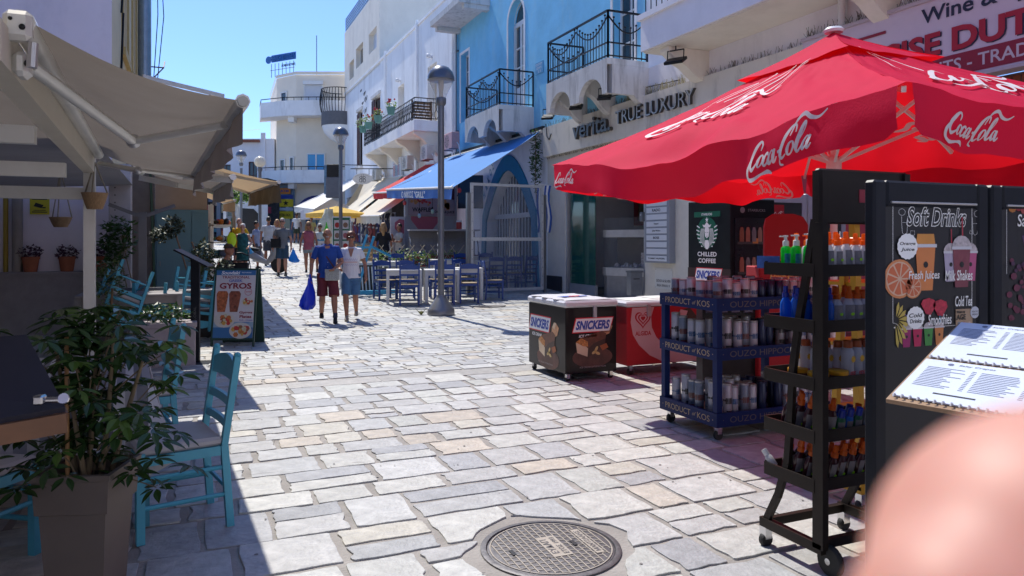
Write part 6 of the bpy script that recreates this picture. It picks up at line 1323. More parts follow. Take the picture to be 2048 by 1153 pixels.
# ================================================================ blue trolley of cans
KB = mat("trolley_blue", (.006, .018, .09), .45, var=.1); GOLD = mat("trolley_gold", (.38, .28, .16), .5, var=0)
tr2 = thing("blue_display_trolley", "dark blue three tier wheeled trolley with gilt lettering holding tall printed cans", "display trolley", (3.60, 4.45, 0))
W_, D2 = 1.12, .72
for lv, (z0, z1) in enumerate(((.98, 1.075), (.61, .70), (.11, .215))):
    sh = MB().box(.03, .03, z0+.01, W_-.03, D2-.03, z0+.03).build("shelf", mat("trolley_board", (.25, .14, .06), .6), tr2)
    MB().box(-.005, -.005, z0, W_+.005, .02, z1).build("lettered_band", KB, tr2); MB().box(-.005, .021, z0, .02, D2-.021, z1).build("lettered_band", KB, tr2); MB().box(W_-.02, .021, z0, W_+.005, D2-.021, z1).build("lettered_band", KB, tr2); MB().box(-.005, D2-.02, z0, W_+.005, D2+.005, z1).build("lettered_band", KB, tr2)
    zc = (z0+z1)/2
    B = MB(frame((-.007, D2, 0), (0, -1, 0), (0, 0, 1))); tx(B, "· PRODUCT", .225, zc, .046, .37, 0, .0); tx(B, "of", .455, zc, .03, .045, 0, 0, .3); tx(B, "KOS ·", .59, zc, .046, .19, 0, .0); B.build("gilt_lettering", GOLD, tr2)
    B = MB(frame((0, -.007, 0), (1, 0, 0), (0, 0, 1))); tx(B, "·  OUZO HIPPOCRATES  ·", .53, zc, .046, .96, 0, .0); B.build("gilt_lettering", mat("trolley_dull_gold", (.09, .075, .07), .5, var=0), tr2)
for (x, y) in ((.03, .03), (W_-.03, .03), (.03, D2-.03), (W_-.03, D2-.03)): MB().box(x-.025, y-.025, .216, x+.025, y+.025, .609).box(x-.025, y-.025, .701, x+.025, y+.025, .979).build("post", KB, tr2)
casters(tr2, ((.06, .06), (W_-.06, .06), (.06, D2-.06), (W_-.06, D2-.06)), .04)
CANW = mat("can_white_print", (.40, .40, .44), .35, .2, var=.1, scale=20); CANG = mat("can_grey_blue", (.16, .19, .24), .35, .3, var=.2, scale=20); CANN = mat("can_navy", (.01, .018, .06), .3, .2, var=.2)
def make_can(mm, lid_, h, k, pr):
    t = thing("ouzo_can", "", "can", (0, 0, 0)); MB().lathe([(.033, 0), (.036, .004), (.036, h-.012), (.033, h-.008)], 18).build("tin", mm, t); MB().lathe([(.034, h-.008), (.0365, h-.006), (.0365, h+.006), (.033, h+.008), (.001, h+.007)], 18).build("lid", lid_, t)
    if pr:
        B = MB()
        for (z0, z1, a0, a1) in ((.45, .62, -1.2, 1.2), (.14, .26, -1.0, 1.0)):
            n = 5; B.add([(.0368*math.sin(a0+(a1-a0)*i/n), -.0368*math.cos(a0+(a1-a0)*i/n), z) for i in range(n+1) for z in (h*z0, h*z1)], [(2*i, 2*i+2, 2*i+3, 2*i+1) for i in range(n)])
            B.add([(-.0368*math.cos(a0+(a1-a0)*i/n), -.0368*math.sin(a0+(a1-a0)*i/n), z) for i in range(n+1) for z in (h*z0+.02, h*z1-.01)], [(2*i, 2*i+2, 2*i+3, 2*i+1) for i in range(n)])
        B.build("picture_print", mat("can_print%d" % k, [(.03, .03, .035), (.05, .10, .2), (.10, .03, .03)][k], .4, var=.6, scale=50), t)
    return t
protos = [make_can(CANW, mat("can_lid_grey", (.36, .36, .38), .3, .5), .27, 0, True), make_can(CANW, _M["can_lid_grey"], .24, 1, True), make_can(CANG, _M["can_lid_grey"], .25, 2, True), make_can(CANN, CANN, .25, 0, False)]
used = set(); LV = ["top", "middle", "bottom"]; KD = ["white can with dark scene", "white can with blue scene", "grey can with red print", "plain navy can"]
def put_can(k, x, y, z, label, lv):
    c = put_can_(k, x, y, z, label); c.scale = (1, 1, (.74, 1, 1.02)[lv]*rnd(.96, 1.03)); return c
def put_can_(k, x, y, z, label):
    if k not in used: used.add(k); c = protos[k]; c.location = (x, y, z); c["label"] = label; c["group"] = "printed cans on the blue trolley"; c.rotation_euler.z = rnd(-.6, .6); return c
    c = dup(protos[k], (x, y, z), rnd(-.6, .6), label, "printed cans on the blue trolley"); return c
random.seed(5)
for lv, zs in enumerate((1.01, .64, .14)):
    cnt = 0
    for row in range(3):
        for i in range(12):
            x = 3.60+.09+i*.084+rnd(-.012, .012)+(row % 2)*.03; y = 4.45+.10+row*.105+rnd(-.012, .012)
            if x > 4.66 or random.random() < (.12 if row else .18): continue
            if i in (5, 6, 7): k = 3
            else: k = random.choice((0, 1, 1, 0, 2))
            rr = ["front row", "second row", "third row"][row]
            put_can(k, x, y, zs, f"{KD[k]}, {ORD[i]} from left, {rr}, {LV[lv]} tier, blue trolley", lv)
    for j in range(3, 6):
        y = 4.45+.12+j*.1; k = (j+lv) % 3; put_can(k, 3.60+.09+rnd(-.01, .02), y, zs, f"{KD[k]} at street edge, {['third','second','last'][j-3]} from the back, {LV[lv]} tier, blue trolley", lv)
# ================================================================ dark rack of sun lotion bottles
RB = mat("rack_brown_black", (.030, .024, .021), .4, .3, var=.15)
RX, RY = 2.60, 2.50
rk = thing("sun_lotion_rack", "tall dark wheeled display rack of sun lotion bottles with curved front legs", "display rack", (RX, RY, 0))
for x in (0.0, .52):
    MB().bar((x, 0, .12), (x, 0, 1.82), .035, .06, (0, 1, 0)).build("upright", RB, rk)
    pts = [(x, .03, 1.60), (x, .07, 1.4), (x, .13, 1.12), (x, .165, .9), (x, .18, .65), (x, .20, .45), (x, .26, .28), (x, .345, .12)]; B = MB(); [B.bar(pts[i], pts[i+1], .022, .035) for i in range(len(pts)-1)]; B.build("curved_leg", RB, rk)
    MB().bar((x, -.02, .12), (x, .37, .12), .035, .045).build("base_rail", RB, rk)
MB().bar((0, .345, .12), (.52, .345, .12), .03, .04).build("base_rail", RB, rk); MB().bar((0, .0, .14), (.52, .0, .14), .03, .04).build("base_rail", RB, rk)
MB().box(-.02, -.015, 1.58, .54, .02, 1.83, .008).build("header_panel", RB, rk); hs = MB().box(.22, -.0185, 1.68, .255, -.0155, 1.74).build("small_red_sticker", mat("sticker_dark_red", (.3, .02, .04), .5), rk)
SZ = [1.40, 1.145, .885, .645, .425]
for k, z in enumerate(SZ):
    s_ = MB().box(-.01, .02, z-.045, .53, .33, z-.035).build("shelf", RB, rk); MB().box(-.015, .325, z-.06, .535, .335, z+.005).box(-.015, .018, z-.06, .535, .028, z-.005).box(-.02, .018, z-.06, -.01, .335, z+.0).box(.53, .018, z-.06, .54, .335, z).build("shelf_lip", RB, s_)
casters(rk, ((0.0, .345), (.52, .345)), .035)
for x in (-.0, .52):
    w_ = MB(Matrix.Translation((x+.03, -.03, .07)) @ Matrix.Rotation(R(90), 4, 'Y')).lathe([(.001, -.018), (.03, -.018), (.062, -.016), (.07, -.008), (.07, .008), (.062, .016), (.03, .018), (.001, .018)], 24).build("wheel", RUB, rk); MB(Matrix.Translation((x+.03, -.03, .07)) @ Matrix.Rotation(R(90), 4, 'Y')).lathe([(.001, -.021), (.015, -.021), (.015, .021), (.001, .021)], 12).build("hub", CHROME, w_)
ORC = mat("orange_cap", (.72, .16, .02), .35, var=.03, transl=((1, .33, .03), .5)); WBT = mat("white_bottle", (.66, .66, .70), .4, var=.03, transl=((.8, .8, .84), .42)); GBT = mat("green_gel", (.01, .42, .05), .15, var=.25, scale=60, transl=((.02, .75, .08), .5)); BBT = mat("blue_bottle", (.01, .13, .55), .3, var=.06, transl=((.01, .2, .8), .3)); WPC = mat("white_pump", (.72, .72, .72), .4, var=0, transl=((.7, .7, .7), .25)); DBT = mat("dark_oil_bottle", (.05, .012, .018), .2, var=.1); GRL = mat("grey_back_label", (.22, .2, .21), .5, var=.15, scale=80); NEON = mat("neon_price_tag", (.35, .75, .02), .5, var=0); BCP = mat("blue_cap", (.01, .03, .3), .35, var=.03); YLD = mat("amber_lid", (.75, .36, .02), .4, var=.03, transl=((.8, .4, .02), .25)); BRJ = mat("brown_jar", (.09, .025, .012), .25, var=.1)
def oval(par, prof, m, name, sy=.6, n=14): return MB().lathe(prof, n, sy=sy).build(name, m, par)
def label_(par, h0, h1, r, sy, m=GRL, tagz=None):
    B = MB(); n = 6; rr = r*1.012; B.add([(rr*math.sin(a), -rr*sy*math.cos(a)-.0006, z) for a in [-.9+1.8*i/n for i in range(n+1)] for z in (h0, h1)], [(2*i, 2*i+2, 2*i+3, 2*i+1) for i in range(n)]); B.build("back_label", m, par)
    if tagz: MB(frame((r*.25, -rr*sy-.0022, tagz), (1, .0, .12), (0, 0, 1))).prism(circ(0, 0, .0085, 10, .006), 0, .0012).build("price_sticker", NEON, par)
def b_pump(c=GBT, cap=WPC):
    t = thing("pump_bottle", "", "bottle"); oval(t, [(.022, 0), (.024, .004), (.024, .085), (.021, .097), (.012, .103)], c, "bottle", .85); MB().lathe([(.0135, .103), (.0135, .125), (.007, .128), (.006, .142), (.011, .143), (.011, .150), (.001, .151)], 12).box(-.03, -.005, .143, .0, .005, .149).build("pump", cap, t); label_(t, .02, .07, .024, .85, mat("teal_label", (.02, .18, .3), .4, var=.3, scale=60)); return t
def b_spray(c=WBT, cap=ORC, lab=True, tagz=.045):
    t = thing("spray_bottle", "", "bottle"); oval(t, [(.025, 0), (.027, .005), (.027, .06), (.025, .085), (.014, .104), (.012, .107)], c, "bottle", .62); MB().lathe([(.0145, .107), (.0145, .126), (.0105, .128), (.0095, .155), (.001, .157)], 12).build("spray_cap", cap, t)
    if lab: label_(t, .02, .082, .027, .62, GRL, tagz)
    return t
def b_flat(c=WBT, cap=ORC):
    t = thing("lotion_bottle", "", "bottle"); oval(t, [(.028, 0), (.031, .005), (.031, .07), (.027, .1), (.02, .108)], c, "bottle", .55); MB().box(-.02, -.014, .108, .02, .014, .14, .004).build("flip_cap", cap, t); label_(t, .02, .085, .031, .55, GRL, .06); return t
def b_aero():
    t = thing("sunscreen_can", "", "spray can"); MB().lathe([(.023, 0), (.025, .004), (.025, .115), (.017, .13), (.016, .132)], 16).build("can", WBT, t); MB().lathe([(.0185, .132), (.0195, .14), (.0175, .158), (.001, .16)], 12).build("cap", mat("amber_cap", (.5, .13, .05), .3, var=.05, transl=((.6, .2, .05), .3)), t)
    MB(frame((0, -.0268, .088), (1, 0, 0), (0, 0, 1))).poly([(.016*(1 if k % 2 == 0 else .72)*math.cos(k*math.pi/9), .016*(1 if k % 2 == 0 else .72)*math.sin(k*math.pi/9)) for k in range(18)]).build("sun_print", mat("sun_yellow", (.75, .42, .02), .5, var=0), t); B = MB(frame((0, -.0266, .03), (1, 0, 0), (0, 0, 1))); tx(B, "KIDS", 0, 0, .018, .034, 0, .04); B.build("lettering", PRED, t); return t
def b_jar():
    t = thing("tanning_jar", "", "jar"); MB().lathe([(.036, 0), (.04, .005), (.04, .022), (.036, .027)], 18).build("jar", BRJ, t); MB().lathe([(.041, .027), (.042, .029), (.042, .042), (.038, .045), (.001, .045)], 18).build("lid", YLD, t); return t
def b_small(c, cap):
    t = thing("small_bottle", "", "bottle"); oval(t, [(.019, 0), (.021, .004), (.021, .055), (.015, .068)], c, "bottle", .6); MB().lathe([(.0135, .068), (.0135, .1), (.001, .102)], 12).build("cap", cap, t); label_(t, .01, .05, .021, .6, GRL, .02); return t
KIND = {"green gel bottle with white pump": b_pump(), "white bottle with orange spray cap": b_spray(), "wide white bottle with orange flip cap": b_flat(), "blue bottle with blue spray cap": b_spray(BBT, BCP, False), "white sunscreen can with amber cap": b_aero(), "brown jar with amber lid": b_jar(), "dark oil bottle with orange spray cap": b_spray(DBT, ORC, True, .03), "small blue bottle with blue cap": b_small(BBT, BCP), "small green bottle with blue cap": b_small(mat("dark_green_bottle", (.01, .12, .05), .3), BCP), "small pale bottle with orange cap": b_small(mat("pale_grey_bottle", (.32, .32, .34), .4, var=.05), ORC), "white pump bottle with orange pump": b_pump(WBT, ORC)}
usedk = set(); SHN = ["top", "second", "third", "fourth", "lowest"]
def put_b(kind, i, j, lv, x, y, tilt=0, row=None):
    lab = f"{kind}, {ORD[i]} from left, {['rear','second','third','fourth'][j]} row, {SHN[lv]} shelf, dark rack"
    src = KIND[kind]; z = SZ[lv]-.0345
    if kind not in usedk: usedk.add(kind); c = src; c.location = (RX+x, RY+y, z); c["label"] = lab
    else: c = dup(src, (RX+x, RY+y, z), 0, lab)
    c.scale = [1.13*rnd(.97, 1.03)]*3; c["group"] = "bottles on the dark rack"; c.rotation_euler = (tilt, 0, rnd(-.25, .25)); return c
random.seed(21)
def kind_for(lv, i, j):
    if lv == 0: return "green gel bottle with white pump" if i == 0 else ("wide white bottle with orange flip cap" if i >= 6 or j and i > 4 else ("white pump bottle with orange pump" if j == 2 else "white bottle with orange spray cap"))
    if lv == 1: return "blue bottle with blue spray cap" if i <= 1 else ("wide white bottle with orange flip cap" if i >= 5 else "white bottle with orange spray cap")
    if lv == 2: return "brown jar with amber lid" if i <= 2 and j == 0 or i == 0 else "white sunscreen can with amber cap"
    if lv == 3: return ("dark oil bottle with orange spray cap" if i <= 1 else random.choice(["small blue bottle with blue cap", "small green bottle with blue cap"]) if i <= 4 else "small pale bottle with orange cap")
    return "dark oil bottle with orange spray cap" if i < 7 else "small pale bottle with orange cap"
for lv in range(5):
    for j in range(4):
        n = 8
        for i in range(n):
            if j == 3 and i > 1: continue
            if j == 2 and i > 1 and lv not in (0,): continue
            if i == 0 and lv == 2 and j % 2: continue
            kd = kind_for(lv, i, j)
            if kd.startswith("brown jar") and i == 1: continue
            if j == 2 and lv == 0 and i in (3, 4, 6): continue
            put_b(kd, i, j, lv, .055+i*.06+rnd(-.004, .004), .065+j*.066+rnd(-.005, .005), (R(14) if lv >= 3 else R(3)*rnd(-1, 1)))
tc_ = thing("fallen_clear_bottle", "clear plastic bottle lying tilted at the street end of the lowest rack shelf", "bottle", (RX+.015, RY+.30, SZ[4]-.02)); Mx = Matrix.Rotation(R(-35), 4, 'X') @ Matrix.Rotation(R(-15), 4, 'Y'); MB(Mx).lathe([(.017, 0), (.019, .004), (.019, .05), (.012, .06)], 12).build("bottle", mat("clear_plastic", (.6, .6, .62), .2, var=0, transl=((.7, .7, .7), .4)), tc_); MB(Mx).lathe([(.014, .06), (.014, .09), (.001, .092)], 12).build("cap", WPC, tc_)
pg = thing("blue_leaflet", "small blue leaflet holder at the left end of the top rack shelf", "leaflet", (RX-.0, RY+.32, SZ[0]-.03)); MB(Matrix.Rotation(R(-60), 4, 'Z')).prism([(-.06, -.002), (.05, -.002), (.05, .002), (-.06, .002)], 0, .06).build("card", mat("leaflet_blue", (.05, .12, .35), .4, var=.3, scale=30), pg)
# yellow rack behind
YR = mat("rack_yellow", (.55, .28, .01), .45, var=.05); yr = thing("yellow_rack", "yellow metal display rack standing behind the dark bottle rack", "display rack", (3.42, 3.0, 0))
for x in (0, .55): MB().bar((x, 0, .12), (x, .05, 1.75), .04, .04).build("upright", YR, yr); MB().bar((x, .38, .1), (x, .18, .5), .035).bar((x, .18, .5), (x, .1, 1.5), .035).build("leg", YR, yr); MB().bar((x, -.02, .12), (x, .4, .12), .04).build("base_rail", YR, yr)
MB().box(-.03, -.02, 1.6, .6, .03, 1.80).build("header_panel", YR, yr)
for z in (.5, .9, 1.25): MB().box(0, .02, z, .55, .33, z+.02).build("shelf", YR, yr)
casters(yr, ((0, .38), (.55, .38), (0, 0), (.55, 0)), .035)
# ================================================================ black poster boards
BKP = mat("board_black", (.012, .014, .02), .4, var=.2)
def pboard(x0, x1, y, label, h=1.71):
    t = thing("poster_board", label, "poster board", (x0, y, 0)); w = x1-x0
    B = MB(); B.box(0, 0, 0, .06, .045, h, .008); B.box(w-.06, 0, 0, w, .045, h, .008); B.box(.06, 0, h-.09, w-.06, .045, h, .008); B.box(.06, 0, 0, w-.06, .045, .1); B.build("frame", BKP, t)
    p = MB().box(.06, .008, .1, w-.06, .03, h-.09).build("poster", mat("poster_blackboard", (.008, .008, .012), .5, var=.1), t)
    MB().tube([(.075, -.004, h-.075), (w-.075, -.004, h-.075)], .004, 6).build("clip_rail", LGREY, t); return t, p
b1, p1 = pboard(2.115, 2.70, 1.80, "black framed soft drinks poster board beside the bottle rack")
b2, p2_ = pboard(2.72, 3.34, 1.80, "second black framed poster board with purple print at the right edge")
M2 = frame((0, .0065, 1.588-1.49*.72), (1, 0, 0), (0, 0, 1)) @ Matrix.Diagonal((1, .72, 1, 1)); w = .585
def P(pts, m, z=.0, nm="print"): return MB(M2).poly(pts, z).build(nm, m, b1)
B = MB(M2); x0, x1, y0, y1 = .095, w-.085, .95, 1.575; c_ = .03
stroke(B, [(x0+c_, y1), (x1-c_, y1)], .002, 0, sub=1)
for a, b_ in (((x1, y1-c_), (x1, y0+c_)), ((x1-c_, y0), (x0+c_, y0)), ((x0, y0+c_), (x0, y1-c_))): stroke(B, [a, b_], .002, 0, sub=1)
for (cx, cy, a0) in ((x0, y1, -math.pi/2), (x1, y1, math.pi), (x1, y0, math.pi/2), (x0, y0, 0)): stroke(B, [(cx+c_*math.cos(a0+k*math.pi/12), cy+c_*math.sin(a0+k*math.pi/12)) for k in range(7)], .0015, 0); B.poly(circ(cx+(.008 if cx < .3 else -.008), cy+(.008 if cy < 1.2 else -.008), .004, 6), 0)
B.build("chalk_border", PWHITE, b1)
B = MB(M2); tx(B, "Soft Drinks", .315, 1.49, .098, .31, .0005, .045, .28); B.build("title_outline", PWHITE, b1); B = MB(M2); tx(B, "Soft Drinks", .315, 1.49, .09, .302, .0012, .005, .28); B.build("title_fill", PBLACK, b1)
B = MB(M2)
for s_, x_, y_, w__ in (("Fresh Juices", .245, 1.20, .155), ("Milk Shakes", .425, 1.20, .145), ("Cold Tea", .45, 1.07, .09), ("Smoothies", .325, .965+.02, .12)): tx(B, s_, x_, y_, .052, w__, .004, .012, .12)
B.build("lettering", PWHITE, b1)
def cup(x, y, w_, h_, m, lidm=PWHITE, dome=True, z=.001, straw=None):
    P([(x-w_*.36, y), (x+w_*.36, y), (x+w_*.5, y+h_*.72), (x-w_*.5, y+h_*.72)], m, z, "cup_print")
    if dome: P([(x+w_*.55*math.cos(a), y+h_*.72+h_*.24*math.sin(a)) for a in [k*math.pi/8 for k in range(9)]], mat("print_foam", (.45, .40, .42), .5, var=.4, scale=60), z+.0006, "foam_print")
    else: P([(x-w_*.5, y+h_*.72), (x+w_*.5, y+h_*.72), (x+w_*.42, y+h_*.92), (x-w_*.42, y+h_*.92)], mat("print_top_orange", (.6, .25, .05), .5, var=.1), z+.0006, "cup_top_print")
    P([(x-w_*.56, y+h_*.70), (x+w_*.56, y+h_*.70), (x+w_*.56, y+h_*.755), (x-w_*.56, y+h_*.755)], mat("print_rim", (.55, .55, .6), .5, var=0), z+.0012, "rim_print")
    P(circ(x, y+h_*.42, w_*.12, 10, w_*.16), PBLACK, z+.0012, "emblem_print")
    if straw: Bs = MB(M2); stroke(Bs, [(x-w_*.3, y+h_*1.35), (x, y+h_*1.25), (x+w_*.05, y+h_*.9)] if straw != 2 else [(x, y+h_*1.3), (x+w_*.03, y+h_*.95)], w_*.07, z+.002, sub=1); Bs.build("straw_print", mat("straw%d" % straw, [(.3, .2, .5), (.35, .02, .04), (.05, .35, .6)][straw-1], .5, var=0), b1)
cup(.255, 1.13, .10, .30, mat("print_orange", (.60, .20, .06), .5, var=.05), dome=False)
cup(.385, 1.17, .07, .20, mat("print_lilac", (.38, .33, .45), .5, var=.1), straw=2); cup(.52-.03, 1.17, .07, .20, mat("print_pink", (.42, .08, .2), .5, var=.1)); cup(.44, 1.14, .095, .27, mat("print_plum", (.18, .04, .06), .5, var=.15), z=.003, straw=2)
for cx, cy, r in ((.125, 1.19, .075), (.19, 1.15, .045)):
    P(circ(cx, cy, r, 24, r*1.25), mat("orange_rind", (.6, .22, .08), .5, var=.05), .002, "orange_print"); P(circ(cx, cy, r*.88, 24, r*1.1), mat("orange_pith", (.62, .42, .3), .5, var=0), .0026, "orange_print")
    Bo = MB(M2)
    for k in range(9): a0 = k*2*math.pi/9+.06; a1 = a0+2*math.pi/9-.12; Bo.poly([(cx+r*.1*math.cos((a0+a1)/2), cy+r*.12*math.sin((a0+a1)/2)), (cx+r*.8*math.cos(a0), cy+r*math.sin(a0)), (cx+r*.83*math.cos((a0+a1)/2), cy+r*1.03*math.sin((a0+a1)/2)), (cx+r*.8*math.cos(a1), cy+r*math.sin(a1))], .0032)
    Bo.build("segment_print", mat("orange_flesh", (.55, .13, .05), .5, var=.1), b1)
for (x, y, r, s1, s2) in ((.16, 1.345, .048, "Orange", "Juice"), (.20, 1.0, .042, "Cold", "Drinks")):
    P([(x+r*(1+.06*(k % 2))*math.cos(k*math.pi/16), y+r*1.25*(1+.06*(k % 2))*math.sin(k*math.pi/16)) for k in range(32)], PWHITE, .005, "badge_print"); B = MB(M2); tx(B, s1, x, y+.012, .02, r*1.6, .0056, .02, .2); tx(B, s2, x, y-.016, .02, r*1.4, .0056, .02, .2); B.build("lettering", PBLACK, b1)
for (x, y) in ((.27, 1.055), (.33, 1.045)): P([(x-.04, y+.01), (x-.03, y+.03), (x, y+.038), (x+.03, y+.025), (x+.035, y), (x+.01, y-.045), (x-.015, y-.04)], mat("strawberry", (.42, .02, .05), .5, var=.4, scale=90), .003, "strawberry_print")
for k in range(4): cup(.16+k*.055, .86-.0, .046, .12, mat("smoothie%d" % k, [(.3, .01, .12), (.45, .01, .08), (.05, .25, .05), (.55, .2, .06)][k], .5, var=.05), straw=[1, 3, 2, 3][k])
P([(.41, .9), (.5, .9), (.5, 1.03), (.41, 1.03)], mat("tea_card", (.35, .24, .16), .5, var=.1), .002, "tea_card_print"); B = MB(M2); tx(B, "PREMIUM", .435, 1.015, .012, .045, .004, .02, .1); tx(B, "AGE", .437, .99, .028, .05, .004, .03); B.build("lettering", PBLACK, b1); P(circ(.51, 1.01, .024, 20, .03), mat("badge_grey", (.5, .52, .6), .5, var=0), .004, "badge_print"); B = MB(M2); tx(B, "HEALTHY", .51, 1.015, .008, .034, .0046, .01); tx(B, "DRINKS", .51, 1.0, .008, .03, .0046, .01); B.build("lettering", PBLACK, b1)
for k in range(3): P([(.418+k*.028, .905), (.436+k*.028, .905), (.436+k*.028, .945), (.431+k*.028, .965), (.423+k*.028, .965), (.418+k*.028, .945)], mat("teab%d" % k, [(.15, .3, .4), (.4, .03, .03), (.5, .35, .3)][k], .5), .003, "tea_bottle_print")
Bp = MB(M2)
for k in range(9): a = -1.3+k*2.6/8; Bp.poly([(.1+.02*math.cos(a), .99+.02*math.sin(a)), (.1+.055*math.cos(a-.13), .97+.09*math.sin(a-.13)), (.1+.068*math.cos(a), .97+.115*math.sin(a)), (.1+.055*math.cos(a+.13), .97+.09*math.sin(a+.13))], .002+k*.0003)
Bp.build("petal_print", mat("petal_yellow", (.5, .38, .08), .5, var=.1), b1)
B = MB(M2)
for (x, s_) in ((.15, 1), (.515, -1)):
    y = 1.44; stroke(B, [(x-.014, y+.05), (x-.01, y-.03), (x+.012, y-.03), (x+.016, y+.05)], .0016, .001, sub=2); stroke(B, circ(x-.012*s_, y+.07, .016, 10), .0014, .001, closed=True, sub=2); stroke(B, [(x-.01, y+.02), (x+.012, y+.02)], .0012, .001, sub=1)
stroke(B, [(.18, 1.40), (.2, 1.40), (.2, 1.42), (.18, 1.42)], .0014, .001, closed=True, sub=1); stroke(B, [(.485, 1.41), (.5, 1.405), (.505, 1.42), (.49, 1.425)], .0014, .001, closed=True, sub=1); B.build("chalk_sketch", PWHITE, b1)
# second board
B = MB(M2); stroke(B, [(.09, 1.2), (.09, 1.55), (.12, 1.575), (.55, 1.575)], .002, 0, sub=1); tx(B, "Salty Crepes", .30, 1.47, .085, .3, .002, .01, .1); B.build("lettering", PWHITE, b2)
def P2(pts, m, z=.0, nm="print"): return MB(M2).poly(pts, z).build(nm, m, b2)
P2([(.18, 1.40), (.34, 1.41), (.34, 1.0), (.28, .98)], mat("purple_cone", (.10, .05, .14), .5, var=.2)); P2([(.34, 1.41), (.42, 1.4), (.32, .95), (.3, 1.0)], mat("crepe_brown", (.2, .1, .06), .5, var=.3), .001)
for _ in range(26): P2(circ(rnd(.10, .2), rnd(.95, 1.3), rnd(.008, .02), 7), mat("berry%d" % random.randint(0, 2), [(.12, .02, .05), (.06, .02, .06), (.2, .03, .03)][random.randint(0, 2)], .5), rnd(.001, .004), "berry_print")
for k in range(6): P2(circ(.12+k*.035, 1.545+rnd(-.02, .01), rnd(.012, .025), 8), mat("spice%d" % (k % 3), [(.4, .15, .03), (.25, .02, .03), (.3, .05, .05)][k % 3], .5), .002+k*.0005, "spice_print")
# ================================================================ open menu on its stand
ms = thing("menu_stand", "black column lectern carrying the open illustrated menu at the right edge", "menu stand", (2.05, 1.30, 0))
MB().bar((0, 0, 0), (0, 0, 1.12), .06, .06).box(-.2, -.2, 0, .2, .2, .02).build("column", BKP, ms)
mo = Vector((1.74, 1.43, 1.09)); mu = Vector((.29, -.93, -.02)).normalized(); mv = Vector((.49, .15, .16))
mn = thing("open_menu", "open spiral bound menu with blue shaded and sunlit white pages on a wooden board", "menu", tuple(mo)); MM = frame((0, 0, 0), mu, mv.normalized()); Lm = mv.length
MB(MM).box(-.006, -.018, -.022, .61, Lm+.008, -.010).build("wooden_board", mat("menu_board_wood", (.30, .19, .11), .5, var=.1), mn)
PG = mat("menu_page", (.62, .68, .80), .35, var=.02, coat=.3)
for q, (y0, y1) in enumerate(((.0, Lm*.46), (Lm*.49, Lm))):
    for p in range(2):
        x0 = p*.30; pg = MB(MM).box(x0+.003, y0+.002, -.008+p*.0015, x0+.297, y1, -.004+p*.0015).build("page", PG, mn)
        zt = -.0035+p*.0015; INK = mat("menu_ink", (.10, .12, .22), .5, var=0); B = MB(MM); tx(B, "Salty Crepes" if p == 0 else "Sweet Crepes", x0+.14, y1-.02, .012, .09, zt, .01, .2); B.poly(circ(x0+.075, y1-.02, .008, 8), zt)
        for c in range(2):
            for k in range(13): yy = y1-.05-k*.0098; B.box(x0+.025+c*.135, yy, zt, x0+.025+c*.135+rnd(.05, .10), yy+.0028, zt+.0002); B.box(x0+.137+c*.135, yy, zt, x0+.148+c*.135, yy+.0028, zt+.0002)
        B.build("menu_text", INK, pg); B = MB(MM); B.box(x0+.09, y0+.042, zt, x0+.19, y0+.049, zt+.0002) if p == 0 else None; B.build("heading_bar", PBLACK, pg) if p == 0 else None
        if p == 1: MB(MM).poly([(x0+.02, y0+.01), (x0+.11, y0+.01), (x0+.11, y0+.06), (x0+.02, y0+.06)], zt+.0003).build("food_photo", mat("food_photo", (.42, .3, .2), .5, var=.7, scale=90), pg); MB(MM).poly([(x0+.13, y0+.01), (x0+.27, y0+.01), (x0+.27, y0+.05), (x0+.13, y0+.05)], zt+.0003).build("food_photo", mat("food_photo2", (.55, .36, .32), .5, var=.4, scale=70), pg)
    B = MB(MM)
    for k in range(30): B.tube([(.01+k*.02, y0-.008, -.004), (.01+k*.02, y0-.002, .002), (.01+k*.02, y0+.006, -.003)], .0022, 5)
    struct(B.build("spiral_binding", mat("spiral_white", (.6, .6, .62), .4), mn), "stuff")
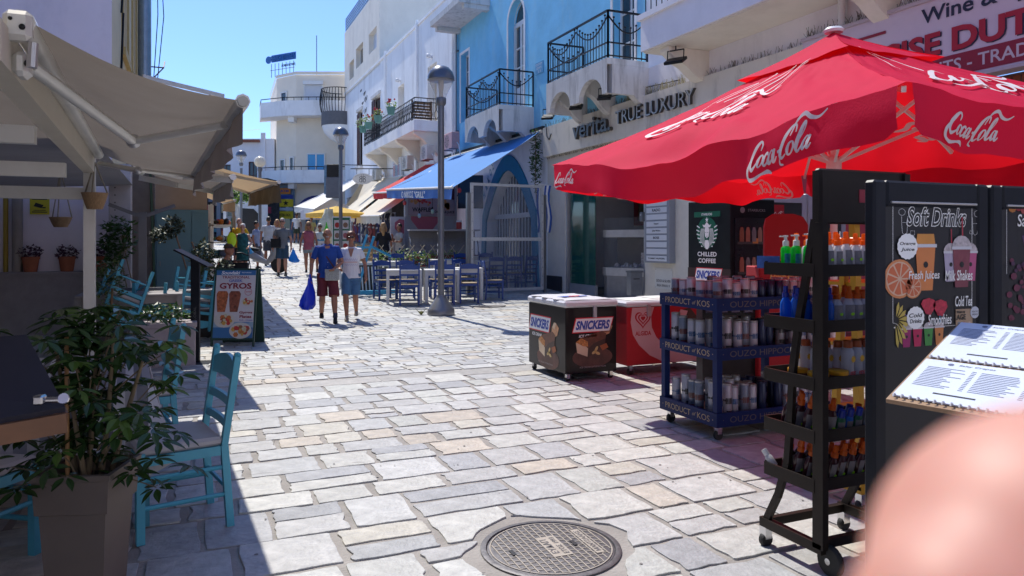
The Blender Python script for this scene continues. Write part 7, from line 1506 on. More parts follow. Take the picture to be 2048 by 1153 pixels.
# ================================================================ people
SK = {"tan": mat("skin_tan", (.34, .15, .09), .5, var=.08, scale=12, sss=.15), "fair": mat("skin_fair", (.52, .27, .19), .5, var=.07, scale=12, sss=.15), "brown": mat("skin_brown", (.22, .10, .06), .5, var=.08, scale=12, sss=.1)}
def ell(B, rings, n=16):
    vs = []; fs = []
    for cx, cy, z, rx, ry in rings: vs += [(cx+rx*math.cos(2*math.pi*j/n), cy+ry*math.sin(2*math.pi*j/n), z) for j in range(n)]
    for i in range(len(rings)-1): fs += [(i*n+j, i*n+(j+1) % n, (i+1)*n+(j+1) % n, (i+1)*n+j) for j in range(n)]
    fs += [tuple(range(n-1, -1, -1)), tuple(range((len(rings)-1)*n, len(rings)*n))]; B.add(vs, fs, True)
def lerp(a, b, t): return Vector(a)*(1-t)+Vector(b)*t
def hand(B, w, d, side, curl=.6, s=1):
    d = Vector(d).normalized(); x = Vector((0, -1, 0)); x = (x-d*x.dot(d)).normalized(); nrm = d.cross(x)*side     # x across the palm, nrm palm normal
    w = Vector(w); c = w+d*.045*s
    B.tube([w-d*.01, w+d*.03*s, w+d*.075*s, w+d*.09*s], [.024*s, .031*s, .036*s, .028*s], 10, flat=.55)
    for k, (o, L) in enumerate(((-.028, .062), (-.01, .074), (.01, .070), (.027, .056))):
        p = w+d*.075*s+x*o*s; a = d; pts = [p]
        for q in range(3): ang = curl*(q+.6)*.55; dd = (d*math.cos(ang)+nrm*math.sin(ang)).normalized(); p = p+dd*L*s/2.4; pts.append(p)
        B.tube(pts, [.0105*s, .0102*s, .0095*s, .008*s], 8)
    p = w+d*.02*s-x*.02*s; pts = [p, p-x*.025*s+d*.025*s+nrm*.01*s, p-x*.03*s+d*.055*s+nrm*.022*s]; B.tube(pts, [.013*s, .0115*s, .009*s], 8)
ARM0 = ((.255, .02, 1.12), (.27, -.06, .88))
def person(label, x, y, rz, h, skin, top, topm, bot, botm, hairm, hair="short", arms=None, legs=None, shoe=None, vox=.010, fem=False, belly=0, group=None, lean=0, sleeve=.55, bl=.5, z=None, cloth="shirt", extra=None):
    t = thing("person", label, "person", (x, y, g(y)+.003 if z is None else z), rz, group); k = h/1.75; t.scale = (k, k, k)
    LE, RE = (arms or (ARM0, ARM0)); lg = legs or (((.095, -.03, .50), (.10, .0, .085)), ((.095, -.06, .50), (.10, -.10, .085)))
    sh = .165 if fem else .185; hp = .17 if fem else .16; Lx = lambda zz_: -lean*max(0, zz_-.95)
    B = MB()
    tor = [(0, .01, .86, hp*.9, .10), (0, .01, .95, hp, .115+belly*.4), (0, 0-belly*.5, 1.08, .14+belly*.4, .10+belly), (0, -.005-belly*.2, 1.22, .155, .112+belly*.5), (0, 0, 1.34, .17, .115), (0, .005, 1.42, .15, .09), (0, .01, 1.47, .07, .065)]
    tor = [(a, b+Lx(c), c, d, e) for a, b, c, d, e in tor]; ell(B, tor)
    hy = Lx(1.62)
    B.tube([(0, .01+Lx(1.45), 1.42), (0, -.005+hy, 1.54)], [.06, .052], 12)
    B.ball((0, hy-.005, 1.655), (.074, .093, .105), 16, 12); B.ball((0, hy-.04, 1.585), (.052, .055, .052), 12, 8); B.ball((0, hy-.103, 1.63), (.013, .02, .027), 8, 6)
    for s_ in (-1, 1): B.ball((s_*.077, hy+.005, 1.64), (.012, .02, .032), 8, 6); B.ball((s_*.03, hy-.088, 1.675), (.02, .012, .008), 6, 4)
    B.ball((0, hy-.094, 1.588), (.024, .012, .010), 8, 5)
    for s_, (kn, an) in zip((1, -1), lg):
        H = (s_*.09, .01, .92); K = (s_*kn[0], kn[1], kn[2]); A = (s_*an[0], an[1], an[2])
        B.tube([H, lerp(H, K, .4), K, lerp(K, A, .3), lerp(K, A, .75), A], [.098, .085, .056, .06, .042, .037], 12); B.tube([A, (A[0], A[1]-.0, A[2]-.04), (A[0], A[1]-.10, A[2]-.055)], [.036, .036, .028], 8)
    ARMS = []
    for s_, (el, wr) in zip((1, -1), (LE, RE)):
        S_0 = (s_*sh, .01+Lx(1.4), 1.395); E_ = (s_*el[0], el[1], el[2]); W0 = (s_*wr[0], wr[1], wr[2]); ARMS.append((S_0, E_, W0))
        B.tube([(s_*.1, Lx(1.4), 1.39), S_0, lerp(S_0, E_, .5), E_, lerp(E_, W0, .35), W0], [.05, .055, .044, .037, .038, .026], 12); hand(B, W0, Vector(W0)-Vector(E_), s_)
    voxelize(B, "body", SK[skin], t, vox, 2)
    # clothes
    C = MB(); i_ = .012
    z0 = .90 if cloth != "dress" else .55
    tr_ = [(a, b, c, d+i_, e+i_) for a, b, c, d, e in tor if c >= .94]
    if cloth == "dress": tr_ = [(0, 0, .58, .21, .17), (0, 0, .8, .19, .15)]+tr_
    elif top != "tucked": tr_ = [(0, .005-belly*.2, .84, hp+.028, .125+belly*.5)]+tr_
    tr_ = tr_[:-1]+[(0, .008+Lx(1.46), 1.465, .078, .062)]; ell(C, tr_)
    if sleeve > 0:
        for S_0, E_, W0 in ARMS: C.tube([(S_0[0]*.5, S_0[1], 1.395), S_0, lerp(S_0, E_, sleeve*.5), lerp(S_0, E_, sleeve)], [.052, .060, .056, .058], 14)
    elif cloth != "dress" or True:
        for S_0, E_, W0 in ARMS: C.tube([(S_0[0]*.5, S_0[1], 1.395), (S_0[0]*.85, S_0[1], 1.40)], [.058, .06], 12)
    sh_ = voxelize(C, cloth if cloth == "dress" else "shirt", topm, t, .012, 3, nz=.006)
    if bot:
        C = MB(); ell(C, [(0, .01, .80, hp+.012, .12), (0, .01, .92, hp+.014, .125+belly*.3), (0, .01, 1.0, hp-.01, .118+belly*.3)])
        for s_, (kn, an) in zip((1, -1), lg):
            H = (s_*.09, .01, .92); K = (s_*kn[0], kn[1], kn[2]); A = Vector((s_*an[0], an[1], an[2]))
            if bl <= 1: C.tube([H, lerp(H, K, bl*.5), lerp(H, K, bl)], [.105, .1, .092+.012*(not fem)], 14)
            else: C.tube([H, lerp(H, K, .5), K, lerp(K, A, bl-1)], [.105, .094, .072, .068], 14)
        voxelize(C, "shorts" if bl <= 1 else "trousers", botm, t, .012, 2, nz=.005)
    for s_, (kn, an) in zip((1, -1), lg):
        S2 = MB(Matrix.Translation((s_*an[0], an[1], an[2]-.085))); ell(S2, [(0, -.04, 0, .042, .125), (0, -.04, .025, .044, .128), (0, -.028, .05, .038, .105), (0, 0, .085, .036, .05), (0, .004, .11, .036, .044)], 12); S2.build("shoe", shoe or RUB, t)
    # hair
    HB = MB()
    if hair == "short": HB.ball((0, hy+.014, 1.685), (.083, .097, .092), 16, 10)
    elif hair == "bald": [HB.ball((s_*.066, hy+.03, 1.655), (.022, .06, .05), 8, 6) for s_ in (-1, 1)]; HB.ball((0, hy+.075, 1.65), (.06, .03, .055), 8, 6)
    elif hair == "bob": HB.ball((0, hy+.012, 1.69), (.094, .106, .095), 16, 10); [HB.ball((s_*.072, hy+.025, 1.64), (.03, .06, .065), 8, 6) for s_ in (-1, 1)]
    elif hair == "long": HB.ball((0, hy+.012, 1.69), (.09, .102, .09), 16, 10); [HB.tube([(s_*.06, hy+.0, 1.68), (s_*.095, hy+.01, 1.58), (s_*.10, hy-.02, 1.46)], [.04, .04, .02], 8) for s_ in (-1, 1)]; HB.tube([(0, hy+.06, 1.66), (0, hy+.09, 1.5), (0, hy+.11, 1.32)], [.07, .075, .035], 10)
    if HB.v: voxelize(HB, "hair", hairm, t, .009, 1, nz=.008)
    if hair == "cap": MB().lathe([(.095, 1.685), (.1, 1.69), (.09, 1.74), (.05, 1.775), (.001, 1.78)], 16, c=(0, hy, 0)).box(-.07, hy-.17, 1.688, .07, hy-.07, 1.70).build("cap", hairm, t)
    t["hy"] = hy; return t
def face(t, glasses=None, hy=0, moust=None):
    B = MB()
    for s_ in (-1, 1): B.ball((s_*.03, hy-.091, 1.655), (.010, .006, .006), 8, 5)
    B.build("eye", PBLACK, t); MB().ball((0, hy-.104, 1.588), (.021, .006, .004), 8, 4).build("mouth", mat("lip", (.25, .07, .06), .5), t)
    if glasses:
        B = MB(); [B.ball((s_*.034, hy-.104, 1.655), (.028, .008, .019), 10, 6) for s_ in (-1, 1)]; B.bar((-.07, hy-.1, 1.665), (.07, hy-.1, 1.665), .006); [B.bar((s_*.068, hy-.1, 1.663), (s_*.082, hy+.0, 1.655), .005) for s_ in (-1, 1)]; B.build("sunglasses", glasses, t)
    if moust: MB().ball((0, hy-.112, 1.605), (.032, .012, .010), 10, 6).build("moustache", moust, t)
CL = lambda n, c, v=.12: mat("cloth_"+n, c, .85, var=v, scale=9, bump=.3, bscale=40)
GREYH = mat("grey_hair", (.45, .43, .40), .7, var=.2, scale=30); AUB = mat("auburn_hair", (.13, .035, .015), .55, var=.35, scale=40); BLOND = mat("blond_hair", (.42, .24, .10), .6, var=.3, scale=30); DKH = mat("dark_hair", (.02, .014, .01), .5, var=.3, scale=30); SUNG = mat("sunglass_lens", (.01, .008, .01), .1)
m = person("older man in blue shirt and burgundy shorts carrying a blue bag, walking towards the camera", 2.3, 13.77, R(-8), 1.70, "tan", "out", CL("royal_blue", (.012, .055, .27)), True, CL("burgundy", (.14, .018, .028)), GREYH, "bald",
    arms=(((.27, -.02, 1.13), (.13, -.22, 1.02)), ((.28, .02, 1.12), (.30, -.03, .87))), legs=(((.12, -.17, .50), (.14, -.20, .085)), ((.09, .0, .49), (.10, .20, .15))), shoe=DARKP, belly=.02, sleeve=.72, bl=1.0, lean=.06, vox=.009)
face(m, hy=m["hy"], moust=GREYH)
B = MB(); B.add([(-.05, -.125, 1.44), (.05, -.125, 1.44), (0, -.148, 1.26)], [(0, 1, 2)]); B.build("open_neckline", SK["tan"], m)
for s_ in (-1, 1): MB().add([(s_*.02, -.09, 1.475), (s_*.085, -.03, 1.48), (s_*.10, -.10, 1.42), (s_*.045, -.145, 1.36)], [(0, 1, 2, 3)]).build("collar", _M["cloth_royal_blue"], m)
B = MB(); [B.ball((.005, -.152, z), .006, 6, 4) for z in (1.22, 1.13, 1.04, .95)]; B.build("shirt_buttons", PWHITE, m)
B = MB(); B.bar((.12, -.02, 1.47), (.0, -.155, 1.25), .03, .006); B.bar((.0, -.155, 1.25), (-.03, -.165, 1.1), .03, .006); MB().bar((-.10, .0, 1.475), (-.02, -.155, 1.24), .028, .006, (0, 1, 0)).bar((-.02, -.155, 1.24), (.12, -.19, 1.03), .028, .006, (0, 1, 0)).build("bag_strap", mat("strap_brown", (.06, .015, .015), .6), m)
for s_, (a, b_) in ((1, (.14, -.20)), (-1, (.10, .20))): MB().lathe([(.041, .10), (.044, .11), (.042, .19)], 12, c=(s_*a, b_, 0 if s_ > 0 else .065)).build("sock", mat("sock_dark", (.03, .035, .07), .8), m)
def cbag(label, x, y, z, w, h, m_, lean=0, rz=0, name="carrier_bag"):
    t = thing(name, label, "bag", (x, y, z), rz); B = MB(); n = 16
    prof = [(.03, 0), (.10, -.02), (.16, -.22), (.30, -.45), (.42, -.68), (.48, -.85), (.30, -.97), (.05, -1.0)]
    vs = []
    for i, (r, zz_) in enumerate(prof):
        for j in range(n): a = 2*math.pi*j/n; q = 1+.16*math.sin(3*a+i*1.3)+.08*math.sin(7*a+i); vs.append((r*w*q*math.cos(a)+lean*zz_*zz_, r*w*.55*q*math.sin(a), zz_*h))
    B.add(vs, [(i*n+j, i*n+(j+1) % n, (i+1)*n+(j+1) % n, (i+1)*n+j) for i in range(len(prof)-1) for j in range(n)]+[tuple(range((len(prof)-1)*n, len(prof)*n)), tuple(range(n-1, -1, -1))], True); B.build("bag_body", m_, t); MB().tube([(0, 0, -.03), (0, 0, .05)], .018, 8).build("handle", m_, t); return t
BBAG = mat("blue_plastic_bag", (.004, .04, .5), .28, var=.15, scale=6, bump=.8, bscale=14, transl=((.0, .08, .8), .25))
cbag("royal blue plastic carrier bag hanging from the older man's hand", 2.3-.30-.01, 13.77-.02, .86, .34, .60, BBAG, -.06, R(20))
pch = thing("woven_pouch", "pale patterned pouch held by the older man in front of his waist", "bag", (2.36, 13.52, .80), R(-14)); MB().box(-.14, -.03, 0, .11, .03, .2, .015).build("pouch", mat("pale_pouch", (.34, .34, .31), .7, var=.35, scale=40), pch); MB().box(-.14, -.034, .15, .11, .034, .205).build("flap", mat("pouch_band", (.3, .3, .28), .7), pch)
w = person("woman in white T-shirt and denim shorts with short auburn hair, walking arm in arm", 2.78, 13.98, R(-14), 1.64, "tan", "out", CL("white_tee", (.68, .67, .70), .05), True, CL("denim_light", (.06, .15, .28), .25), AUB, "bob",
    arms=(((.27, .0, 1.12), (.29, -.10, .88)), ((.26, -.05, 1.13), (.22, -.22, 1.05))), legs=(((.08, -.02, .49), (.09, .20, .15)), ((.10, -.16, .50), (.08, -.17, .085))), shoe=mat("beige_trainer", (.3, .25, .2), .6), fem=True, sleeve=.6, bl=.98, lean=.02, vox=.009, belly=.012)
face(w, SUNG, hy=w["hy"]); MB().add([(-.06, -.118, 1.435), (.06, -.118, 1.435), (.012, -.152, 1.27), (-.012, -.152, 1.27)], [(0, 3, 2, 1)]).build("v_neckline", SK["tan"], w)
B = MB(frame((0, -.162, 1.15), (1, 0, 0), (0, 0, 1))); 
for (yy, a_) in ((.06, .011), (-.045, .009)): stroke(B, [(-.13+i*.02, yy+(.022 if i % 2 else -.018)) for i in range(14)], a_*.5, 0, sub=3)
B.build("printed_script", mat("tee_print", (.35, .3, .5), .6, var=0), w); MB(frame((0, -.162, 1.15), (1, 0, 0), (0, 0, 1))).box(-.13, .0, 0, .13, .02, .001).build("pink_print", mat("tee_pink", (.6, .4, .38), .6), w)
# the walkers behind
GRP = "pedestrians farther up the street"
fair, tan = "fair", "tan"; hang = ((.25, .01, 1.12), (.26, -.04, .87))
q = person("man in grey polo shirt and dark blue shorts with a black shoulder bag", 2.65, 24.14, R(-16), 1.78, fair, "out", CL("grey_polo", (.16, .17, .19)), True, CL("dark_denim", (.03, .07, .12)), GREYH, "short", sleeve=.6, bl=.95, shoe=RUB, vox=.012, group=GRP); face(q, SUNG, hy=0)
MB().bar((.1, -.05, 1.47), (-.12, -.15, 1.05), .04, .008, (0, 1, 0)).build("strap", PBLACK, q); sbg = thing("shoulder_bag", "black shoulder bag at the hip of the man in the grey polo", "bag", (2.44, 24.02, g(24)+.88), R(-16)); MB().box(-.15, -.05, 0, .15, .05, .28, .02).build("bag", DARKP, sbg); MB().box(-.15, -.056, .16, .15, -.05, .29).build("flap", DARKP, sbg)
cbag("light blue plastic bag held by the man in the grey polo", 2.97, 24.1, g(24.1)+.82, .34, .42, mat("sky_bag", (.02, .25, .65), .3, var=.2, bump=.8, bscale=14, transl=((.05, .4, .9), .3)), .05)
q = person("bald man in yellow printed T-shirt and black shorts holding a blue and white bag", 1.42, 24.9, R(-20), 1.76, fair, "out", CL("yellow_tee", (.72, .40, .01), .06), True, CL("black_shorts", (.012, .012, .014)), GREYH, "none", arms=(((.30, .02, 1.16), (.16, -.2, 1.05)), ((.36, .08, 1.14), (.22, -.08, 1.0))), sleeve=.65, belly=.03, bl=.8, vox=.012, group=GRP); face(q, hy=0)
MB(frame((.02, -.185, 1.17), (1, 0, 0), (0, 0, 1))).box(-.07, -.09, 0, .08, .09, .002).build("chest_print", mat("tee_grey_print", (.35, .33, .25), .6, var=.5, scale=60), q); MB().bar((-.1, -.06, 1.47), (.06, -.175, 1.0), .035, .008, (0, 1, 0)).build("strap", PBLACK, q)
cbag("blue and white carrier bag held by the man in the yellow T-shirt", 1.62, 24.62, g(24.6)+1.05, .34, .40, mat("cyan_bag", (.05, .35, .65), .3, var=.5, scale=5, transl=((.1, .5, .9), .3)), .04)
q = person("white haired woman in a sleeveless teal dress pushing a black rollator", 1.43, 23.3, R(-18), 1.62, fair, "out", mat("teal_dress", (.015, .10, .11), .85, var=.6, scale=9), False, None, mat("white_hair", (.62, .6, .58), .7, var=.1), "short", arms=(((.27, .0, 1.16), (.25, -.28, 1.03)), ((.27, .0, 1.16), (.25, -.28, 1.03))), sleeve=0, cloth="dress", fem=True, belly=.05, vox=.012, group=GRP); face(q, hy=0)
ro = thing("rollator", "black wheeled rollator pushed by the white haired woman in teal", "walker", (1.33, 22.85, g(22.9)), R(-18)); 
for s_ in (-1, 1):
    MB().tube([(s_*.25, .12, .93), (s_*.26, -.02, .93), (s_*.27, -.08, .55), (s_*.29, -.32, .08)], .014, 6).build("front_tube", GREYM, ro); MB().tube([(s_*.27, -.05, .6), (s_*.28, .22, .08)], .013, 6).build("rear_tube", GREYM, ro)
    for yy in (-.32, .22): MB(Matrix.Translation((s_*.29, yy, .08)) @ Matrix.Rotation(R(90), 4, 'Y')).lathe([(.03, -.018), (.08, -.018), (.08, .018), (.03, .018)], 16).build("wheel", RUB, ro)
MB().box(-.24, -.16, .30, .24, .06, .52, .03).build("basket_bag", DARKP, ro); MB().box(-.25, -.16, .55, .25, .06, .59).build("seat", DARKP, ro); MB().tube([(-.26, -.1, .72), (-.1, -.2, .80), (.1, -.2, .80), (.26, -.1, .72)], .02, 6).build("back_strap", DARKP, ro)
q = person("woman in pink sleeveless top, denim shorts and sunglasses walking alone", 3.46, 24.2, R(-12), 1.68, tan, "out", CL("dusty_pink", (.36, .09, .13)), True, CL("faded_denim", (.22, .26, .28)), BLOND, "long", sleeve=0, bl=.45, fem=True, legs=(((.09, -.05, .5), (.08, -.02, .085)), ((.09, .05, .5), (.09, .2, .16))), vox=.012, group=GRP); face(q, SUNG, hy=0)
q = person("white haired woman in a striped top just behind the couple", 4.0, 25.4, R(-10), 1.60, tan, "out", CL("white_stripe", (.55, .56, .58)), True, CL("navy_shorts", (.03, .05, .1)), mat("white_hair"), "short", sleeve=.0, bl=.6, fem=True, vox=.012, group=GRP); face(q, SUNG, hy=0); MB().add([(-.15, -.125, 1.2), (.15, -.125, 1.2), (.16, -.12, 1.12), (-.16, -.12, 1.12)], [(0, 3, 2, 1)]).build("blue_stripe", mat("stripe_blue", (.08, .25, .42), .8), q)
cbag("bright green plastic bag held up beside the woman in the striped top", 4.15, 25.0, g(25)+1.62, .22, .4, mat("green_bag", (.08, .5, .04), .3, var=.2, transl=((.2, .8, .1), .3)), .02)
far = [("bearded man in white shirt and dark green shorts standing alone in the sun far off", 5.74, 45.0, R(-20), 1.76, tan, (.66, .66, .68), (.04, .05, .03), DKH, "cap", .85), ("man in white shirt seen from behind beside the grey polo man", 2.62, 28.3, R(170), 1.76, tan, (.5, .52, .55), (.05, .06, .08), DKH, "short", .9),
       ("fair haired woman partly hidden behind the man in the grey polo", 2.95, 28.6, R(-10), 1.66, tan, (.5, .42, .38), (.1, .1, .12), BLOND, "long", .8), ("dark haired man in pale blue shirt walking behind the yellow T-shirt", 2.1, 27.0, R(60), 1.62, tan, (.25, .30, .45), (.06, .06, .08), DKH, "short", 1.0),
       ("person in black shirt in the shade of the white awning", 6.1, 37.0, R(-10), 1.74, "brown", (.015, .015, .02), (.05, .05, .06), DKH, "short", .9), ("woman in yellow top and dark cap under the white awning", 5.65, 38.6, R(-10), 1.64, tan, (.5, .42, .15), (.05, .05, .06), DKH, "cap", .7)]
for (lb_, x, y, rz, h, sk, tc, bc, hm, hs, bl_) in far:
    q = person(lb_, x, y, rz, h, sk, "out", CL(lb_[:12], tc), True, CL("b"+lb_[:12], bc), hm, hs, bl=bl_, vox=.016, group=GRP); 
    if abs(rz) < 1: face(q, SUNG if "bearded" in lb_ else None, hy=0, moust=DKH if "bearded" in lb_ else None)
person("long haired blond woman in black seen from behind at the scarf stall", 5.75, 23.7, R(165), 1.68, tan, "out", CL("black_top", (.012, .012, .015)), True, CL("black_trousers", (.015, .017, .03)), BLOND, "long", sleeve=.9, bl=1.8, fem=True, vox=.014)
q = person("dark haired woman in white top and blue jeans browsing by the kiosk", 6.25, 23.6, R(-70), 1.66, tan, "out", CL("off_white", (.5, .47, .42)), True, CL("jeans", (.03, .08, .16)), DKH, "short", arms=(((.25, -.1, 1.15), (.1, -.25, 1.15)), ((.25, -.1, 1.15), (.12, -.2, 1.3))), sleeve=.6, bl=1.8, fem=True, vox=.014); face(q, hy=0)
q = person("man in black T-shirt and cap crouching by the goods behind the gyros board", .50, 15.9, R(60), 1.72, tan, "out", CL("black_tee", (.01, .01, .012)), True, CL("grey_trousers", (.25, .25, .26)), DKH, "cap", arms=(((.22, -.25, 1.1), (.15, -.42, .95)), ((.22, -.3, 1.1), (.15, -.5, 1.0))), lean=.35, sleeve=.6, bl=1.6, vox=.013, z=g(15.9)-.36, legs=(((.16, -.42, .80), (.15, -.24, .46)), ((.16, -.42, .80), (.15, -.24, .46))))
# scooter
sct = thing("scooter", "white and grey scooter parked behind the rollator", "scooter", (2.05, 25.2, g(25.2)), R(75))
for yy in (-.62, .62): w_ = MB(Matrix.Translation((0, yy, .25)) @ Matrix.Rotation(R(90), 4, 'Y')).lathe([(.13, -.05), (.22, -.055), (.25, -.03), (.25, .03), (.22, .055), (.13, .05)], 24).build("wheel", RUB, sct); MB(Matrix.Translation((0, yy, .25)) @ Matrix.Rotation(R(90), 4, 'Y')).lathe([(.001, -.045), (.13, -.045), (.13, .045), (.001, .045)], 14).build("rim", LGREY, w_)
B = MB(); B.tube([(0, .62, .5), (0, .3, .62), (0, -.0, .45), (0, -.25, .35), (0, -.42, .55), (0, -.5, .95)], [.08, .12, .10, .08, .10, .05], 12, flat=1.1); B.ball((0, -.62, .44), (.06, .2, .05), 10, 6); B.build("body", mat("scooter_white", (.32, .33, .35), .3, var=.05), sct); MB().tube([(0, .65, .78), (0, .3, .8), (0, .0, .75)], [.09, .13, .08], 10, flat=.6).build("seat", DARKP, sct)
MB().tube([(-.33, -.42, 1.0), (-.1, -.5, .98), (.1, -.5, .98), (.33, -.42, 1.0)], .018, 6).build("handlebar", DARKP, sct); [MB().ball((s_*.3, -.48, 1.18), (.07, .015, .05), 8, 6).tube([(s_*.25, -.45, 1.0), (s_*.3, -.48, 1.15)], .008, 5).build("mirror", DARKP, sct) for s_ in (-1, 1)]; MB().ball((0, -.56, .86), (.08, .05, .07), 10, 6).build("headlight", LGREY, sct)
# ================================================================ left side awnings, pergola
def larm(t, a, e, b, r=.034):
    MB().tube([a, e], r, 10, flat=.8).build("arm", ALUW, t); MB().tube([e, b], r*.8, 10, flat=.8).build("arm", ALUW, t); MB().ball(tuple(e), r*1.25, 10, 8).build("elbow_joint", LGREY, t)
a1 = awning("large taupe fabric awning closest to the camera on the left, with white folding arms", (-.62, 3.50, 2.40), (-.83, 8.30, 2.38), (.03, 8.17, 2.17), (.23, 3.74, 2.17), .20, TAUPEF, arms=False, sag=.06, seed=3, wave=.025)
o1 = Vector((-.62, 3.5, 2.40))
V_ = lambda x, y, z: Vector((x, y, z))-o1
larm(a1, V_(-.62, 3.66, 2.24), V_(-.31, 4.95, 2.10), V_(.17, 4.35, 2.14)); larm(a1, V_(-.78, 7.95, 2.24), V_(-.42, 7.2, 2.12), V_(.05, 7.95, 2.14), .028)
MB(Matrix.Translation(-o1)).tube([(.03, 8.2, 2.165), (.23, 3.72, 2.165)], .026, 8).build("front_profile", mat("awning_profile", (.30, .29, .27), .4, .4), a1)
bk1 = MB(Matrix.Translation(-o1)); bk1.box(-.68, 3.46, 2.30, -.58, 3.54, 2.42, .02); bk1.box(-.66, 3.52, 2.17, -.60, 3.64, 2.27, .02); bk1.build("gear_bracket", ALUW, a1)
MB(Matrix.Translation(-o1)).ball((-.61, 3.455, 2.35), .012, 8, 6).ball((-.6, 3.52, 2.22), .016, 8, 6).ball((-.65, 3.455, 2.38), .008, 8, 6).build("bolt_head", DARKP, a1); MB(Matrix.Translation(-o1)).tube([(-.58, 3.5, 2.3), (-.585, 3.5, 2.2)], .02, 8).build("hinge_pin", LGREY, a1)
awning("unseen taupe awning added above the camera to shade the left terrace", (-2.6, 2.0, 3.3), (-2.6, 3.8, 3.3), (.1, 3.75, 2.9), (.1, 2.0, 2.9), .2, TAUPEF, arms=False, sag=.04, seed=2)  # added out of view overhead so the lectern falls in shade
a2 = awning("small taupe awning directly beyond the large taupe one", (-.55, 8.5, 2.42), (-.6, 11.0, 2.45), (.28, 10.7, 2.2), (.42, 8.42, 2.19), .21, TAUPEF, arms=True, sag=.03, seed=5, wave=.025)
a3 = awning("tan sunlit awning with a brown valance farther along the left side", (-.3, 13.7, 3.05), (-.3, 20.2, 3.35), (1.42, 20.4, 2.78), (1.45, 13.7, 2.56), .36, TANF, vm=mat("brown_valance", (.19, .16, .11), .9, var=.1), arms=True, sag=.05, seed=8, wave=.05)
awning("tan awning of the farther shop hanging lower behind the second one", (-.3, 21, 3.1), (-.3, 29, 3.5), (1.1, 29, 2.9), (1.1, 21, 2.6), .3, TANF, arms=False, seed=9)
pgl = thing("pergola_frame", "white steel pergola frame carrying the large taupe awning", "pergola", (-.75, 3.4, 0)); pm_ = Matrix.Translation((.75, -3.4, 0))
MB(pm_).bar((-.70, 3.3, 2.26), (-.92, 8.5, 2.26), .10, .16).build("long_beam", mat("beam_cream", (.62, .57, .48), .5, var=.04), pgl)
for (y, z) in ((4.9, 2.1), (6.0, 2.0)): MB(pm_).bar((-4.5, y+.1, z), (-.80, y, z), .07, .10).build("cross_beam", ALUW, pgl)
B = MB(pm_); cloth(B, (-5.1, 1.0, 2.30), (-5.1, 13.6, 2.3), (-.86, 13.6, 2.42), (-.72, 1.0, 2.42), sag=.03); B.build("canvas_roof", TAUPEF, pgl)
MB(pm_).bar((-.92, 8.45, 0), (-.92, 8.45, 2.18), .10, .10).build("post", ALUW, pgl); MB(pm_).bar((-4.5, 8.5, 1.98), (-.97, 8.5, 1.98), .07, .12).build("cross_beam", ALUW, pgl)
for i_, (pts, lb_) in enumerate((([(-.775, 3.2, 2.25), (-.78, 3.2, 2.1), (-.775, 3.2, 1.72), (-.765, 3.2, 1.62), (-.785, 3.2, 1.585), (-.84, 3.2, 1.58), (-.95, 3.2, 1.58)], "long white awning crank rod bent at its end, hanging at the left edge"), ([(-1.1, 3.1, 1.40), (-.77, 3.1, 1.395), (-.745, 3.1, 1.37), (-.735, 3.1, 1.31)], "short bent white crank handle at the left edge"))):
    t = thing("awning_crank", lb_, "crank handle", pts[0]); MB(Matrix.Translation(-Vector(pts[0]))).tube(pts, .0085, 8).build("rod", WPLAS, t)
wp = thing("white_canopy_corner", "white canvas corner of a parasol above the taupe awning at the top left", "parasol", (-3.6, 6.4, 3.6)); MB().add([(-1.2, 0, .9), (.75, .6, -.05), (-.6, .9, -.05), (-1.8, .9, 0)], [(0, 1, 2), (0, 2, 3)], False).build("canvas", mat("white_canvas", (.66, .66, .70), .8, transl=((.6, .6, .65), .3)), wp); MB().ball((.75, .6, -.08), .035, 8, 6).build("rib_end", DARKP, wp); MB().tube([(-1.2, 0, .9), (.75, .6, -.05)], .012, 5).build("rib", DARKP, wp)
# a white boom on the far roof side
wb2 = thing("white_boom", "slim white boom with a hook projecting above the taupe awning", "boom", (-.9, 17.0, 4.9)); MB().bar((0, 0, 0), (1.6, 1.0, -.1), .05, .09).build("bar", ALUW, wb2); MB().tube([(1.3, .8, -.12), (1.3, .8, -.2), (1.34, .8, -.24), (1.3, .8, -.3)], .012, 5).build("hook", GREYM, wb2)
# ================================================================ left terrace things
for i_, (x, lb_) in enumerate(((-2.33, "leftmost terracotta pot of purple heather on the grey ledge under the yellow notice"), (-1.83, "terracotta pot of purple heather in the middle of the grey ledge"), (-1.36, "terracotta pot of heather at the right end of the ledge, half behind a chair"))):
    t = thing("heather_pot", lb_, "plant pot", (x, 13.86, 1.02), 0, "heather pots on the ledge"); MB().lathe([(.09, 0), (.12, .2), (.13, .2), (.13, .24), (.115, .24), (.11, .2), (.001, .2)], 14).build("pot", TERRA, t); B = MB(); leafmass(B, (0, 0, .32), (.17, .17, .11), 120, .07); struct(B.build("foliage", mat("heather", (.07, .03, .05), .8, var=.5, scale=20), t), "stuff")
def basket(lb_, x, y, z, r, hz, m_, L):
    t = thing("hanging_basket", lb_, "hanging basket", (x, y, z)); MB().lathe([(r*.6, -hz), (r*.8, -hz*.6), (r, -hz*.1), (r*1.05, 0), (r*.9, 0), (r*.001, -.03)], 18).build("basket", m_, t)
    for k in range(3): a = k*2.1+.4; MB().tube([(r*math.cos(a), r*math.sin(a), 0), (0, 0, L)], .008, 5).build("rope", mat("jute_rope", (.28, .25, .2), .9), t)
basket("round woven hanging basket with a pleated side high beside the pergola post", -.86, 8.3, 1.98, .115, .16, mat("wicker", (.34, .22, .12), .8, var=.3, scale=8, stretch=(12, 12, 1), bump=.4), .3); basket("smaller flat hanging basket on long ropes left of the pleated one", -1.55, 11.2, 1.82, .13, .13, mat("wicker_dark", (.24, .16, .09), .8, var=.3, scale=8, bump=.4), .62)
